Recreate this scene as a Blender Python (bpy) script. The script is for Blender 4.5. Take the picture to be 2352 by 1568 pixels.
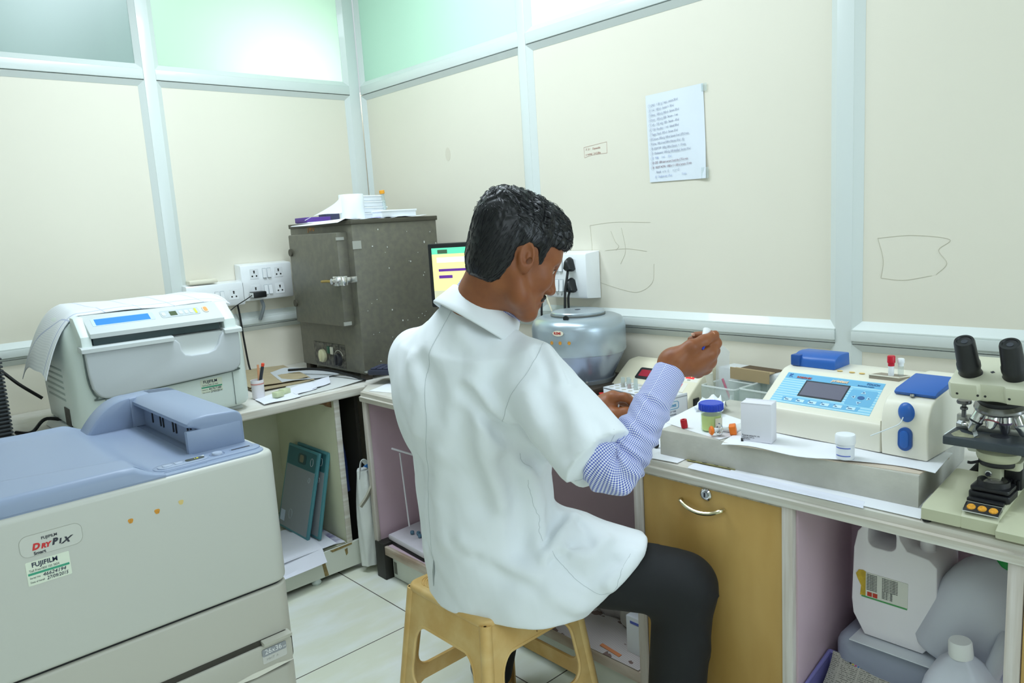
import bpy, bmesh, math, random
import numpy as np
from mathutils import Vector, Matrix, Euler

for _o in list(bpy.data.objects):
    bpy.data.objects.remove(_o)
SC = bpy.context.scene
COL = SC.collection
random.seed(7)
PI = math.pi

# ------------------------------------------------------------------ camera
_yaw, _pit, _rol = [math.radians(a) for a in (47.8236, -8.9419, -3.5098)]
_d = Vector((math.cos(_pit)*math.cos(_yaw), math.cos(_pit)*math.sin(_yaw), math.sin(_pit)))
_r = Vector((math.sin(_yaw), -math.cos(_yaw), 0)); _u = _r.cross(_d)
_R = _r*math.cos(_rol) + _u*math.sin(_rol); _U = -_r*math.sin(_rol) + _u*math.cos(_rol)
cam_data = bpy.data.cameras.new('camera'); cam = bpy.data.objects.new('camera', cam_data); COL.objects.link(cam)
cam_data.sensor_width = 36; cam_data.lens = 1733.4*36/2352; cam_data.clip_start = .02
_m = Matrix((( _R.x, _U.x, -_d.x, -2.1442), (_R.y, _U.y, -_d.y, -3.392), (_R.z, _U.z, -_d.z, 1.3736), (0, 0, 0, 1)))
cam.matrix_world = _m
SC.camera = cam

# ------------------------------------------------------------------ exposure, world
SC.view_settings.view_transform = 'Standard'; SC.view_settings.look = 'None'
SC.view_settings.gamma = 1; SC.view_settings.use_curve_mapping = False
SC.view_settings.exposure = 0.22
W_ = bpy.data.worlds.new('world'); SC.world = W_; W_.use_nodes = True
W_.node_tree.nodes['Background'].inputs[0].default_value = (.85, .95, 1, 1)
W_.node_tree.nodes['Background'].inputs[1].default_value = .6
SC.cycles.max_bounces = 8; SC.cycles.diffuse_bounces = 5; SC.cycles.transmission_bounces = 8; SC.cycles.transparent_max_bounces = 12
SC.cycles.caustics_reflective = False; SC.cycles.caustics_refractive = False
SC.cycles.use_denoising = True

def area(name, loc, target, sx, sy, power, color=(1, 1, 1), spread=PI):
    l = bpy.data.lights.new(name, 'AREA'); l.shape = 'RECTANGLE'; l.size = sx; l.size_y = sy; l.energy = power; l.color = color; l.spread = spread
    o = bpy.data.objects.new(name, l); COL.objects.link(o); o.location = loc
    v = (Vector(target) - Vector(loc)); o.rotation_euler = v.to_track_quat('-Z', 'Y').to_euler()
    return o
COOL = (.79, .90, 1.0)
# ceiling light panels of the room, then an added fill
area('ceiling_light_panel', (-.98, -1.90, 2.73), (-.98, -1.90, 0), .35, 1.3, 15.5, COOL)
area('ceiling_light_panel_corner', (-1.05, -1.0, 2.73), (-1.05, -1.0, 0), .8, .4, 18, COOL)
area('ceiling_fill_back', (-2.6, -3.9, 2.73), (-2.6, -3.9, 0), 1.6, .8, 17, COOL)  # added soft fill behind the camera, not a known fixture
# daylight from the open doorway on the right, beyond the frame
area('doorway_daylight', (-.85, -5.15, 1.35), (-1.1, -2.2, .9), 1.3, 1.9, 31, (.72, .87, 1.0))
# the rooms beyond the frosted clerestory panes
area('next_room_lamp', (-.34, .38, 2.1), (-.36, 0, 2.2), .42, .22, 5, (.95, 1, .96))
area('next_room_light', (-1.35, .8, 2.6), (-1.2, 0, 2.3), 1.6, .5, 10, (.90, 1, .97))
area('corridor_light', (.75, -1.25, 2.6), (0, -1.2, 2.4), .9, 1.2, 22, (.94, 1, .98))

# ------------------------------------------------------------------ materials
def lin(h):
    h = h.lstrip('#'); c = [int(h[i:i+2], 16)/255 for i in (0, 2, 4)]
    return tuple((x/12.92 if x <= .04045 else ((x+.055)/1.055)**2.4) for x in c) + (1,)
MATS = {}
def M(name, hexc, rough=.5, metal=0, noise=None, bump=None, coat=0, trans=0, ior=1.45, emis=0, spec=.5, sss=0, alpha=1, hex2=None, sheen=0):
    if name in MATS: return MATS[name]
    m = bpy.data.materials.new(name); m.use_nodes = True
    nt = m.node_tree; b = nt.nodes['Principled BSDF']
    c = lin(hexc)
    b.inputs['Base Color'].default_value = c; b.inputs['Roughness'].default_value = rough; b.inputs['Metallic'].default_value = metal
    b.inputs['Coat Weight'].default_value = coat; b.inputs['Transmission Weight'].default_value = trans; b.inputs['IOR'].default_value = ior
    b.inputs['Specular IOR Level'].default_value = spec; b.inputs['Alpha'].default_value = alpha
    b.inputs['Sheen Weight'].default_value = sheen
    if sss:
        b.inputs['Subsurface Weight'].default_value = sss; b.inputs['Subsurface Radius'].default_value = (.02, .008, .004)
    if emis:
        b.inputs['Emission Color'].default_value = c; b.inputs['Emission Strength'].default_value = emis
    if noise or bump:
        tc = nt.nodes.new('ShaderNodeTexCoord')
    if noise:
        n = nt.nodes.new('ShaderNodeTexNoise'); n.inputs['Scale'].default_value = noise[0]; n.inputs['Detail'].default_value = 5
        nt.links.new(tc.outputs['Object'], n.inputs['Vector'])
        if len(noise) > 2:
            mp = nt.nodes.new('ShaderNodeMapping'); mp.inputs['Scale'].default_value = noise[2]
            nt.links.new(tc.outputs['Object'], mp.inputs['Vector']); nt.links.new(mp.outputs[0], n.inputs['Vector'])
        r = nt.nodes.new('ShaderNodeValToRGB'); r.color_ramp.elements[0].position = .38; r.color_ramp.elements[1].position = .66
        c2 = lin(hex2) if hex2 else tuple(x*(1-noise[1]) for x in c[:3]) + (1,)
        r.color_ramp.elements[0].color = c2; r.color_ramp.elements[1].color = c
        nt.links.new(n.outputs[0], r.inputs[0]); nt.links.new(r.outputs[0], b.inputs['Base Color'])
    if bump:
        n2 = nt.nodes.new('ShaderNodeTexNoise'); n2.inputs['Scale'].default_value = bump[0]; n2.inputs['Detail'].default_value = 4
        nt.links.new(tc.outputs['Object'], n2.inputs['Vector'])
        bp = nt.nodes.new('ShaderNodeBump'); bp.inputs['Strength'].default_value = bump[1]; bp.inputs['Distance'].default_value = bump[2] if len(bump) > 2 else .002
        nt.links.new(n2.outputs[0], bp.inputs['Height']); nt.links.new(bp.outputs[0], b.inputs['Normal'])
    MATS[name] = m
    return m

def glass_mat(name, hexc, mixf=.88, rough=.05):
    """thin clear plastic or glass: mostly see-through with a gloss"""
    if name in MATS: return MATS[name]
    m = bpy.data.materials.new(name); m.use_nodes = True; nt = m.node_tree; nt.nodes.clear()
    o = nt.nodes.new('ShaderNodeOutputMaterial'); mx = nt.nodes.new('ShaderNodeMixShader'); t = nt.nodes.new('ShaderNodeBsdfTransparent'); g = nt.nodes.new('ShaderNodeBsdfPrincipled')
    t.inputs[0].default_value = lin(hexc); g.inputs['Base Color'].default_value = lin(hexc); g.inputs['Roughness'].default_value = rough
    mx.inputs[0].default_value = 1-mixf
    nt.links.new(t.outputs[0], mx.inputs[1]); nt.links.new(g.outputs[0], mx.inputs[2]); nt.links.new(mx.outputs[0], o.inputs[0])
    MATS[name] = m
    return m

def translucent_mat(name, hexc, gloss=.12, rough=.2, refl=.45):
    if name in MATS: return MATS[name]
    m = bpy.data.materials.new(name); m.use_nodes = True; nt = m.node_tree; nt.nodes.clear()
    o = nt.nodes.new('ShaderNodeOutputMaterial'); a = nt.nodes.new('ShaderNodeMixShader'); b = nt.nodes.new('ShaderNodeMixShader')
    t = nt.nodes.new('ShaderNodeBsdfTranslucent'); d = nt.nodes.new('ShaderNodeBsdfDiffuse'); g = nt.nodes.new('ShaderNodeBsdfGlossy')
    for n in (t, d): n.inputs[0].default_value = lin(hexc)
    g.inputs['Roughness'].default_value = rough
    a.inputs[0].default_value = refl; b.inputs[0].default_value = gloss
    nt.links.new(t.outputs[0], a.inputs[1]); nt.links.new(d.outputs[0], a.inputs[2]); nt.links.new(a.outputs[0], b.inputs[1]); nt.links.new(g.outputs[0], b.inputs[2]); nt.links.new(b.outputs[0], o.inputs[0])
    MATS[name] = m
    return m

def pattern_mat(name, build, rough=.5, spec=.5, metal=0):
    """build(nt) returns a colour socket"""
    if name in MATS: return MATS[name]
    m = bpy.data.materials.new(name); m.use_nodes = True; nt = m.node_tree; b = nt.nodes['Principled BSDF']
    b.inputs['Roughness'].default_value = rough; b.inputs['Specular IOR Level'].default_value = spec; b.inputs['Metallic'].default_value = metal
    nt.links.new(build(nt, b), b.inputs['Base Color'])
    MATS[name] = m
    return m
def nmath(nt, op, a, b=None, c=None):
    n = nt.nodes.new('ShaderNodeMath'); n.operation = op
    for i, v in enumerate((a, b, c)):
        if v is None: continue
        if isinstance(v, (int, float)): n.inputs[i].default_value = v
        else: nt.links.new(v, n.inputs[i])
    return n.outputs[0]
def nmix(nt, f, a, b):
    n = nt.nodes.new('ShaderNodeMix'); n.data_type = 'RGBA'
    for s, v in ((n.inputs['Factor'], f), (n.inputs[6], a), (n.inputs[7], b)):
        if isinstance(v, (int, float, tuple)): s.default_value = v
        else: nt.links.new(v, s)
    return n.outputs[2]
def nnoise(nt, vec, scale, detail=4, rough=.5):
    n = nt.nodes.new('ShaderNodeTexNoise'); n.inputs['Scale'].default_value = scale; n.inputs['Detail'].default_value = detail; n.inputs['Roughness'].default_value = rough
    if vec is not None: nt.links.new(vec, n.inputs['Vector'])
    return n.outputs[0]
def nramp(nt, f, p0, p1):
    n = nt.nodes.new('ShaderNodeMapRange'); n.inputs[1].default_value = p0; n.inputs[2].default_value = p1; nt.links.new(f, n.inputs[0]); return n.outputs[0]

# ------------------------------------------------------------------ geometry helpers
def nb(): return bmesh.new()
def merge(dst, src, mat=None):
    me = bpy.data.meshes.new('tmp'); src.to_mesh(me); src.free()
    if mat is not None: me.transform(mat)
    dst.from_mesh(me); bpy.data.meshes.remove(me); return dst
def box(bm, x0, x1, y0, y1, z0, z1, bev=0, seg=2, mat=None):
    b = bmesh.new(); bmesh.ops.create_cube(b, size=1)
    bmesh.ops.scale(b, vec=(abs(x1-x0), abs(y1-y0), abs(z1-z0)), verts=b.verts)
    bmesh.ops.translate(b, vec=((x0+x1)/2, (y0+y1)/2, (z0+z1)/2), verts=b.verts)
    if bev: bmesh.ops.bevel(b, geom=list(b.edges), offset=bev, segments=seg, profile=.5, affect='EDGES')
    return merge(bm, b, mat)
def prism(bm, pts, axis, a0, a1, bev=0, seg=2, mat=None):
    f = {'x': lambda p, a: (a, p[0], p[1]), 'y': lambda p, a: (p[0], a, p[1]), 'z': lambda p, a: (p[0], p[1], a)}[axis]
    b = bmesh.new(); lo = [b.verts.new(f(p, a0)) for p in pts]; hi = [b.verts.new(f(p, a1)) for p in pts]; n = len(pts)
    b.faces.new(lo); b.faces.new(hi[::-1])
    for i in range(n): b.faces.new((lo[i], hi[i], hi[(i+1) % n], lo[(i+1) % n]))
    bmesh.ops.recalc_face_normals(b, faces=b.faces)
    if bev:
        es = [e for e in b.edges if (e.verts[0] in lo) == (e.verts[1] in lo)]
        bmesh.ops.bevel(b, geom=es, offset=bev, segments=seg, profile=.5, affect='EDGES', clamp_overlap=True)
    return merge(bm, b, mat)
def rrect(x0, x1, y0, y1, r, n=5):
    o = []
    for cx, cy, a in ((x1-r, y0+r, -PI/2), (x1-r, y1-r, 0), (x0+r, y1-r, PI/2), (x0+r, y0+r, PI)):
        for i in range(n+1):
            t = a+PI/2*i/n; o.append((cx+r*math.cos(t), cy+r*math.sin(t)))
    return o
def ell(cx, cy, rx, ry, n=28): return [(cx+rx*math.cos(2*PI*i/n), cy+ry*math.sin(2*PI*i/n)) for i in range(n)]
def lathe(bm, prof, c=(0, 0, 0), n=40, axis=(0, 0, 1), sx=1, sy=1):
    b = bmesh.new(); rings = []
    for r, z in prof:
        if r < 1e-6: rings.append([b.verts.new((0, 0, z))])
        else: rings.append([b.verts.new((r*sx*math.cos(2*PI*i/n), r*sy*math.sin(2*PI*i/n), z)) for i in range(n)])
    for p, q in zip(rings, rings[1:]):
        if len(p) == 1 and len(q) == 1: continue
        for i in range(n):
            j = (i+1) % n
            if len(p) == 1: b.faces.new((p[0], q[j], q[i]))
            elif len(q) == 1: b.faces.new((p[i], p[j], q[0]))
            else: b.faces.new((p[i], p[j], q[j], q[i]))
    bmesh.ops.recalc_face_normals(b, faces=b.faces)
    R = Vector(axis).to_track_quat('Z', 'Y').to_matrix().to_4x4()
    return merge(bm, b, Matrix.Translation(Vector(c)) @ R)
def cyl(bm, c, r, h, axis=(0, 0, 1), n=28, bev=0, r2=None):
    r2 = r if r2 is None else r2
    p = [(0, 0), (r-bev, 0), (r, bev), (r2, h-bev), (r2-bev, h), (0, h)] if bev else [(0, 0), (r, 0), (r2, h), (0, h)]
    return lathe(bm, p, c, n, axis)
def catmull(pts, per=8):
    P = [Vector(p) for p in pts]
    if len(P) < 3: return P
    Q = [P[0]*2-P[1]] + P + [P[-1]*2-P[-2]]; o = []
    for i in range(1, len(Q)-2):
        for k in range(per):
            t = k/per; a, b, c, d = Q[i-1], Q[i], Q[i+1], Q[i+2]
            o.append(.5*((2*b)+(c-a)*t+(2*a-5*b+4*c-d)*t*t+(3*b-a-3*c+d)*t**3))
    o.append(P[-1]); return o
def tube(bm, pts, r, n=8, smooth=True, per=8, sec=None):
    P = catmull(pts, per) if smooth else [Vector(p) for p in pts]
    b = bmesh.new(); rings = []
    nrm = None
    for i, p in enumerate(P):
        t = (P[min(i+1, len(P)-1)]-P[max(i-1, 0)]).normalized()
        if nrm is None: nrm = t.orthogonal().normalized()
        nrm = (nrm - t*nrm.dot(t)).normalized(); bn = t.cross(nrm)
        rr = r(i/(len(P)-1)) if callable(r) else r
        if sec: rings.append([b.verts.new(p+nrm*s[0]+bn*s[1]) for s in sec])
        else: rings.append([b.verts.new(p+(nrm*math.cos(2*PI*k/n)+bn*math.sin(2*PI*k/n))*rr) for k in range(n)])
    n = len(rings[0])
    for p, q in zip(rings, rings[1:]):
        for k in range(n): b.faces.new((p[k], p[(k+1) % n], q[(k+1) % n], q[k]))
    b.faces.new(rings[0][::-1]); b.faces.new(rings[-1])
    bmesh.ops.recalc_face_normals(b, faces=b.faces)
    return merge(bm, b)
def loft(bm, rings, cap=True, closed=True):
    b = bmesh.new(); V = [[b.verts.new(p) for p in r] for r in rings]; n = len(V[0])
    for p, q in zip(V, V[1:]):
        for k in range(n if closed else n-1): b.faces.new((p[k], p[(k+1) % n], q[(k+1) % n], q[k]))
    if cap: b.faces.new(V[0][::-1]); b.faces.new(V[-1])
    bmesh.ops.recalc_face_normals(b, faces=b.faces)
    return merge(bm, b)
def sheet(bm, fn, nx, ny, th=.0008):
    """fn(u,v) -> point; a sheet with a little thickness"""
    b = bmesh.new(); G = [[Vector(fn(i/nx, j/ny)) for i in range(nx+1)] for j in range(ny+1)]
    def nrm(i, j):
        a = G[j][min(i+1, nx)]-G[j][max(i-1, 0)]; c = G[min(j+1, ny)][i]-G[max(j-1, 0)][i]
        n = a.cross(c); return n.normalized() if n.length > 1e-12 else Vector((0, 0, 1))
    T = [[b.verts.new(G[j][i]) for i in range(nx+1)] for j in range(ny+1)]
    Bt = [[b.verts.new(G[j][i]-nrm(i, j)*th) for i in range(nx+1)] for j in range(ny+1)]
    for j in range(ny):
        for i in range(nx):
            b.faces.new((T[j][i], T[j][i+1], T[j+1][i+1], T[j+1][i])); b.faces.new((Bt[j][i], Bt[j+1][i], Bt[j+1][i+1], Bt[j][i+1]))
    for i in range(nx):
        b.faces.new((T[0][i], Bt[0][i], Bt[0][i+1], T[0][i+1])); b.faces.new((T[ny][i], T[ny][i+1], Bt[ny][i+1], Bt[ny][i]))
    for j in range(ny):
        b.faces.new((T[j][0], T[j+1][0], Bt[j+1][0], Bt[j][0])); b.faces.new((T[j][nx], Bt[j][nx], Bt[j+1][nx], T[j+1][nx]))
    bmesh.ops.recalc_face_normals(b, faces=b.faces)
    return merge(bm, b)
def bilerp(c, u, v):
    a = Vector(c[0]).lerp(Vector(c[1]), u); b = Vector(c[3]).lerp(Vector(c[2]), u); return a.lerp(b, v)

# ------------------------------------------------------------------ scene graph helpers
def thing(name, label, cat, loc=(0, 0, 0), rz=0, group=None, rot=None):
    o = bpy.data.objects.new(name, None); o.empty_display_size = .05; COL.objects.link(o)
    o.location = loc; o.rotation_euler = rot if rot else (0, 0, math.radians(rz))
    o['label'] = label; o['category'] = cat
    if group: o['group'] = group
    return o
def mesh_of(bm, name, mat, smooth=35):
    me = bpy.data.meshes.new(name); bm.to_mesh(me); bm.free()
    for m in (mat if isinstance(mat, (list, tuple)) else [mat]): me.materials.append(m)
    if smooth:
        for p in me.polygons: p.use_smooth = True
        me.set_sharp_from_angle(angle=math.radians(smooth))
    return me
def LM(o):
    m = Matrix.LocRotScale(Vector(o.location), Euler(o.rotation_euler), Vector(o.scale))
    return LM(o.parent) @ m if o.parent else m
def part(name, bm, mat, parent=None, smooth=35, world=False, label=None):
    """one mesh object; world=True: the shape was drawn in world coordinates"""
    me = mesh_of(bm, name, mat, smooth)
    o = bpy.data.objects.new(name, me); COL.objects.link(o)
    if parent:
        o.parent = parent
        if world: me.transform(LM(parent).inverted())
    if label: o['label'] = label
    return o
def solo(name, bm, mat, label, cat, group=None, smooth=35, loc=None):
    """a thing that is one mesh, drawn in world coordinates; its origin is moved to its base"""
    me = mesh_of(bm, name, mat, smooth)
    co = np.empty(len(me.vertices)*3); me.vertices.foreach_get('co', co); co = co.reshape(-1, 3)
    c = Vector(loc) if loc else Vector(((co[:, 0].min()+co[:, 0].max())/2, (co[:, 1].min()+co[:, 1].max())/2, co[:, 2].min()))
    me.transform(Matrix.Translation(-c))
    o = bpy.data.objects.new(name, me); COL.objects.link(o); o.location = c
    o['label'] = label; o['category'] = cat
    if group: o['group'] = group
    return o
def struct(name, bm, mat, smooth=35, parent=None):
    o = part(name, bm, mat, parent, smooth)
    if not parent: o['kind'] = 'structure'
    return o
def text(body, size, loc, rot, mat, parent, name='lettering', align='LEFT', ext=.0003, shear=0, sx=1, world=False, bold=0, space=1):
    cu = bpy.data.curves.new('tmp_text', 'FONT'); cu.body = body; cu.size = size; cu.align_x = align; cu.align_y = 'BOTTOM_BASELINE' if False else 'BOTTOM'
    cu.extrude = ext; cu.shear = shear; cu.offset = bold; cu.space_character = space; cu.resolution_u = 3
    o = bpy.data.objects.new('tmp_text', cu); COL.objects.link(o)
    dg = bpy.context.evaluated_depsgraph_get(); dg.update()
    me = bpy.data.meshes.new_from_object(o.evaluated_get(dg))
    bpy.data.objects.remove(o); bpy.data.curves.remove(cu)
    me.transform(Matrix.Translation(Vector(loc)) @ Euler([math.radians(a) for a in rot]).to_matrix().to_4x4() @ Matrix.Diagonal((sx, 1, 1, 1)))
    if world: me.transform(LM(parent).inverted())
    me.materials.clear(); me.materials.append(mat); me.name = name
    t = bpy.data.objects.new(name, me); COL.objects.link(t); t.parent = parent
    return t
def dup(root, loc=None, label=None, rot=None):
    r = root.copy(); COL.objects.link(r)
    if loc is not None: r.location = loc
    if rot is not None: r.rotation_euler = rot
    if label: r['label'] = label
    for ch in list(root.children):
        c = ch.copy(); COL.objects.link(c); c.parent = r
        for g in list(ch.children):
            q = g.copy(); COL.objects.link(q); q.parent = c
    return r

# ------------------------------------------------------------------ common materials
white_alu = M('white_powder_coat', '#d6ddda', .32, bump=(9, .05), coat=.15)
beige = M('beige_laminate', '#e5e0d0', .42, noise=(1.6, .02), spec=.4)
white_pl = M('white_plastic', '#ebeeef', .35)
offwhite_pl = M('cream_plastic', '#ece7d4', .38, noise=(3, .04))
black_pl = M('black_plastic', '#17191b', .38)
black_rub = M('black_rubber', '#121314', .6)
chrome = M('chrome', '#d8d8d8', .16, 1)
steel = M('brushed_steel', '#a9acae', .35, 1)
paper = M('white_paper', '#eceef3', .75)
paper2 = M('cool_white_paper', '#e4e6f1', .8)
ink = M('dark_ink', '#2a2c38', .7)
red = M('red_plastic', '#c3142c', .35)
clear = glass_mat('clear_plastic', '#f2f6f5', .80, .08)

# ================================================================== the room
def WP(w, u, z, dep): return (u, dep, z) if w == 'L' else (dep, -u, z)
def wbox(bm, w, u0, u1, z0, z1, d0, d1, bev=0):
    if w == 'L': box(bm, u0, u1, d0, d1, z0, z1, bev)
    else: box(bm, d0, d1, -u1, -u0, z0, z1, bev)
def beads(bm, w, u0, u1, z0, z1, wd=.022, d0=.002, d1=.019):
    """mitred glazing bead round a panel"""
    O = [(u0, z0), (u1, z0), (u1, z1), (u0, z1)]; I = [(u0+wd, z0+wd), (u1-wd, z0+wd), (u1-wd, z1-wd), (u0+wd, z1-wd)]
    b = bmesh.new()
    o = [b.verts.new(WP(w, p[0], p[1], d0)) for p in O]; o2 = [b.verts.new(WP(w, p[0], p[1], d0+.006)) for p in O]
    i1 = [b.verts.new(WP(w, p[0], p[1], d1)) for p in I]; i2 = [b.verts.new(WP(w, p[0], p[1], d1+.004)) for p in I]; ob = [b.verts.new(WP(w, p[0], p[1], d1+.004)) for p in O]
    seq = [o, i1, i2, ob, o]
    for A, B in zip(seq, seq[1:]):
        for k in range(4): b.faces.new((A[k], A[(k+1) % 4], B[(k+1) % 4], B[k]))
    bmesh.ops.delete(b, geom=[v for v in b.verts if not v.link_faces], context='VERTS')
    bmesh.ops.recalc_face_normals(b, faces=b.faces); merge(bm, b)

def floor_col(nt, b):
    g = nt.nodes.new('ShaderNodeNewGeometry'); s = nt.nodes.new('ShaderNodeSeparateXYZ'); nt.links.new(g.outputs['Position'], s.inputs[0])
    def line(c, off):
        f = nmath(nt, 'FRACT', nmath(nt, 'DIVIDE', nmath(nt, 'ADD', c, off), .6))
        return nmath(nt, 'LESS_THAN', nmath(nt, 'ABSOLUTE', nmath(nt, 'SUBTRACT', f, .5)), .0035)
    l = nmath(nt, 'MAXIMUM', line(s.outputs[0], .752+.3+6), line(s.outputs[1], 1.275+.3+6))
    mp = nt.nodes.new('ShaderNodeMapping'); mp.inputs['Scale'].default_value = (2.2, 6, 1); mp.inputs['Rotation'].default_value = (0, 0, .6); nt.links.new(g.outputs['Position'], mp.inputs['Vector'])
    n = nramp(nt, nnoise(nt, mp.outputs[0], 1.6, 5), .42, .66)
    c = nmix(nt, n, lin('#dfe2d0'), lin('#e8ecE6'))
    return nmix(nt, l, c, lin('#57524c'))
tile = pattern_mat('cream_marble_tile', floor_col, .22, .4)
bm = nb(); box(bm, -4.2, .1, -5.2, .1, -.05, 0); struct('floor', bm, tile)
ceil_m = M('ceiling_white', '#eceeea', .8)
bm = nb(); box(bm, -4.2, .1, -5.2, .1, 2.75, 2.8); struct('ceiling', bm, ceil_m)
ML = [(-4.2, -4.15), (-3.1, -3.05), (-2.06, -2.012), (-1.029, -.98), (-.058, 0)]       # uprights of the left wall
MR = [(0, .004), (1.163, 1.205), (2.421, 2.469), (3.66, 3.705), (5.15, 5.2)]      # uprights of the right wall
bm = nb(); wbox(bm, 'L', -4.2, 0, 0, 2.07, .02, .05); wbox(bm, 'L', -4.2, 0, 2.64, 2.75, .02, .05); wl = struct('wall_left', bm, beige)
bm = nb(); wbox(bm, 'R', -.05, 5.2, 0, 2.07, .02, .05); wbox(bm, 'R', -.05, 5.2, 2.64, 2.75, .02, .05); wr = struct('wall_right', bm, beige)
wall_w = M('painted_wall', '#e2e3dc', .7)
bm = nb(); box(bm, -4.25, -4.2, -5.2, .05, 0, 2.75); struct('wall_far', bm, wall_w)
bm = nb(); box(bm, -4.25, .05, -5.25, -5.2, 0, 2.75); struct('wall_back', bm, wall_w)
tn = 0
def trim(bm):
    global tn
    tn += 1
    return struct('trim_%d' % tn, bm, white_alu)
for w, U in (('L', ML), ('R', MR)):
    lo, hi = U[0][0], U[-1][1]
    for a, c in U:
        bm = nb()
        if not (w == 'R' and c < .01): wbox(bm, w, a, c, 0, 2.75, 0, .03, .002); trim(bm)
        else: bm.free()
    for a, c in zip(U, U[1:]):
        u0, u1 = a[1], c[0]
        bm = nb(); wbox(bm, w, u0, u1, 2.05, 2.091, .001, .03, .0015); trim(bm)
        bm = nb(); wbox(bm, w, u0, u1, .981, 1.009, -.006, .03, .0015); wbox(bm, w, u0, u1, 1.009, 1.014, -.004, .03, .001); wbox(bm, w, u0, u1, .972, .981, .004, .03); trim(bm)
        bm = nb(); wbox(bm, w, u0, u1, 2.62, 2.66, .001, .03, .0015); trim(bm)
        bm = nb(); beads(bm, w, u0, u1, 1.014, 2.046); beads(bm, w, u0, u1, .05, .970); beads(bm, w, u0, u1, 2.091, 2.62); trim(bm)
def pane_mat(name, c, gl=.07): return translucent_mat(name, c, gl, .30, .35)
pm = [pane_mat('frosted_glass_grey', '#bccfca'), pane_mat('frosted_glass_pale', '#e0f2e4'), pane_mat('frosted_glass_green', '#d6efe2'), pane_mat('frosted_glass_white', '#ecf7f2')]
panes = [('L', -2.012, -1.029, pm[0]), ('L', -.98, -.058, pm[1]), ('R', .004, 1.163, pm[2]), ('R', 1.205, 2.421, pm[3]), ('R', 2.469, 3.66, pm[3]), ('R', 3.705, 5.15, pm[3]), ('L', -3.05, -2.06, pm[0]), ('L', -4.15, -3.1, pm[0])]
for i, (w, a, b, m) in enumerate(panes):
    bm = nb(); wbox(bm, w, a, b, 2.08, 2.63, .021, .026); struct('window_%d' % (i+1), bm, m)
# the rooms beyond the panes: plain white walls behind the frosted glass
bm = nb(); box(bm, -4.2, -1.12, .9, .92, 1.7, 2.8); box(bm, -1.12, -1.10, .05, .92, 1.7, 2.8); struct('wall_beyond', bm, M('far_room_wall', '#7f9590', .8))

# pencil scribbles and a pen-drawn note straight on the panels of the right wall
pencil = M('pencil_grey', '#c2bdab', .8); penred = M('faded_red_pen', '#c09c90', .8)
def scribble(name, lines, mat, r=.0006):
    bm = nb()
    for l in lines: tube(bm, [(.0195, y, z) for y, z in l], r, 4)
    return part(name, bm, mat, wr)
scribble('pencil_mark', [[(-1.48, 1.345), (-1.6, 1.352), (-1.76, 1.345)], [(-1.48, 1.345), (-1.485, 1.27), (-1.483, 1.22)], [(-1.58, 1.32), (-1.6, 1.28), (-1.615, 1.265), (-1.60, 1.25)],
    [(-1.55, 1.25), (-1.65, 1.255), (-1.74, 1.245)], [(-1.63, 1.33), (-1.645, 1.25), (-1.62, 1.2)], [(-1.52, 1.13), (-1.63, 1.105), (-1.70, 1.10), (-1.76, 1.135), (-1.77, 1.2)]], pencil)
scribble('pencil_mark', [[(-2.53, 1.27), (-2.62, 1.275), (-2.71, 1.262), (-2.685, 1.235), (-2.705, 1.20), (-2.68, 1.17)], [(-2.53, 1.27), (-2.545, 1.21), (-2.54, 1.16)], [(-2.54, 1.16), (-2.60, 1.155), (-2.67, 1.168)]], pencil)
scribble('pen_box', [[(-1.466, 1.632), (-1.52, 1.636), (-1.577, 1.64)], [(-1.577, 1.64), (-1.577, 1.601)], [(-1.577, 1.601), (-1.50, 1.60), (-1.468, 1.594)], [(-1.468, 1.594), (-1.466, 1.632)]], penred, .0005)
text('X. 2.1    Dayanidhi', .0105, (.0195, -1.474, 1.618), (90, 0, -90), penred, wr, 'pen_writing', shear=.2, sx=.9)
text('x. normal   2-4-5.00m', .0105, (.0195, -1.474, 1.600), (90, 0, -90), penred, wr, 'pen_writing', shear=.2, sx=.78)
smudge = M('wall_smudge', '#dad3c2', .6)
bm = nb(); prism(bm, ell(-.652, 1.693, .018, .03, 20), 'x', .0192, .0199); part('smudge', bm, smudge, wr)

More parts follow.
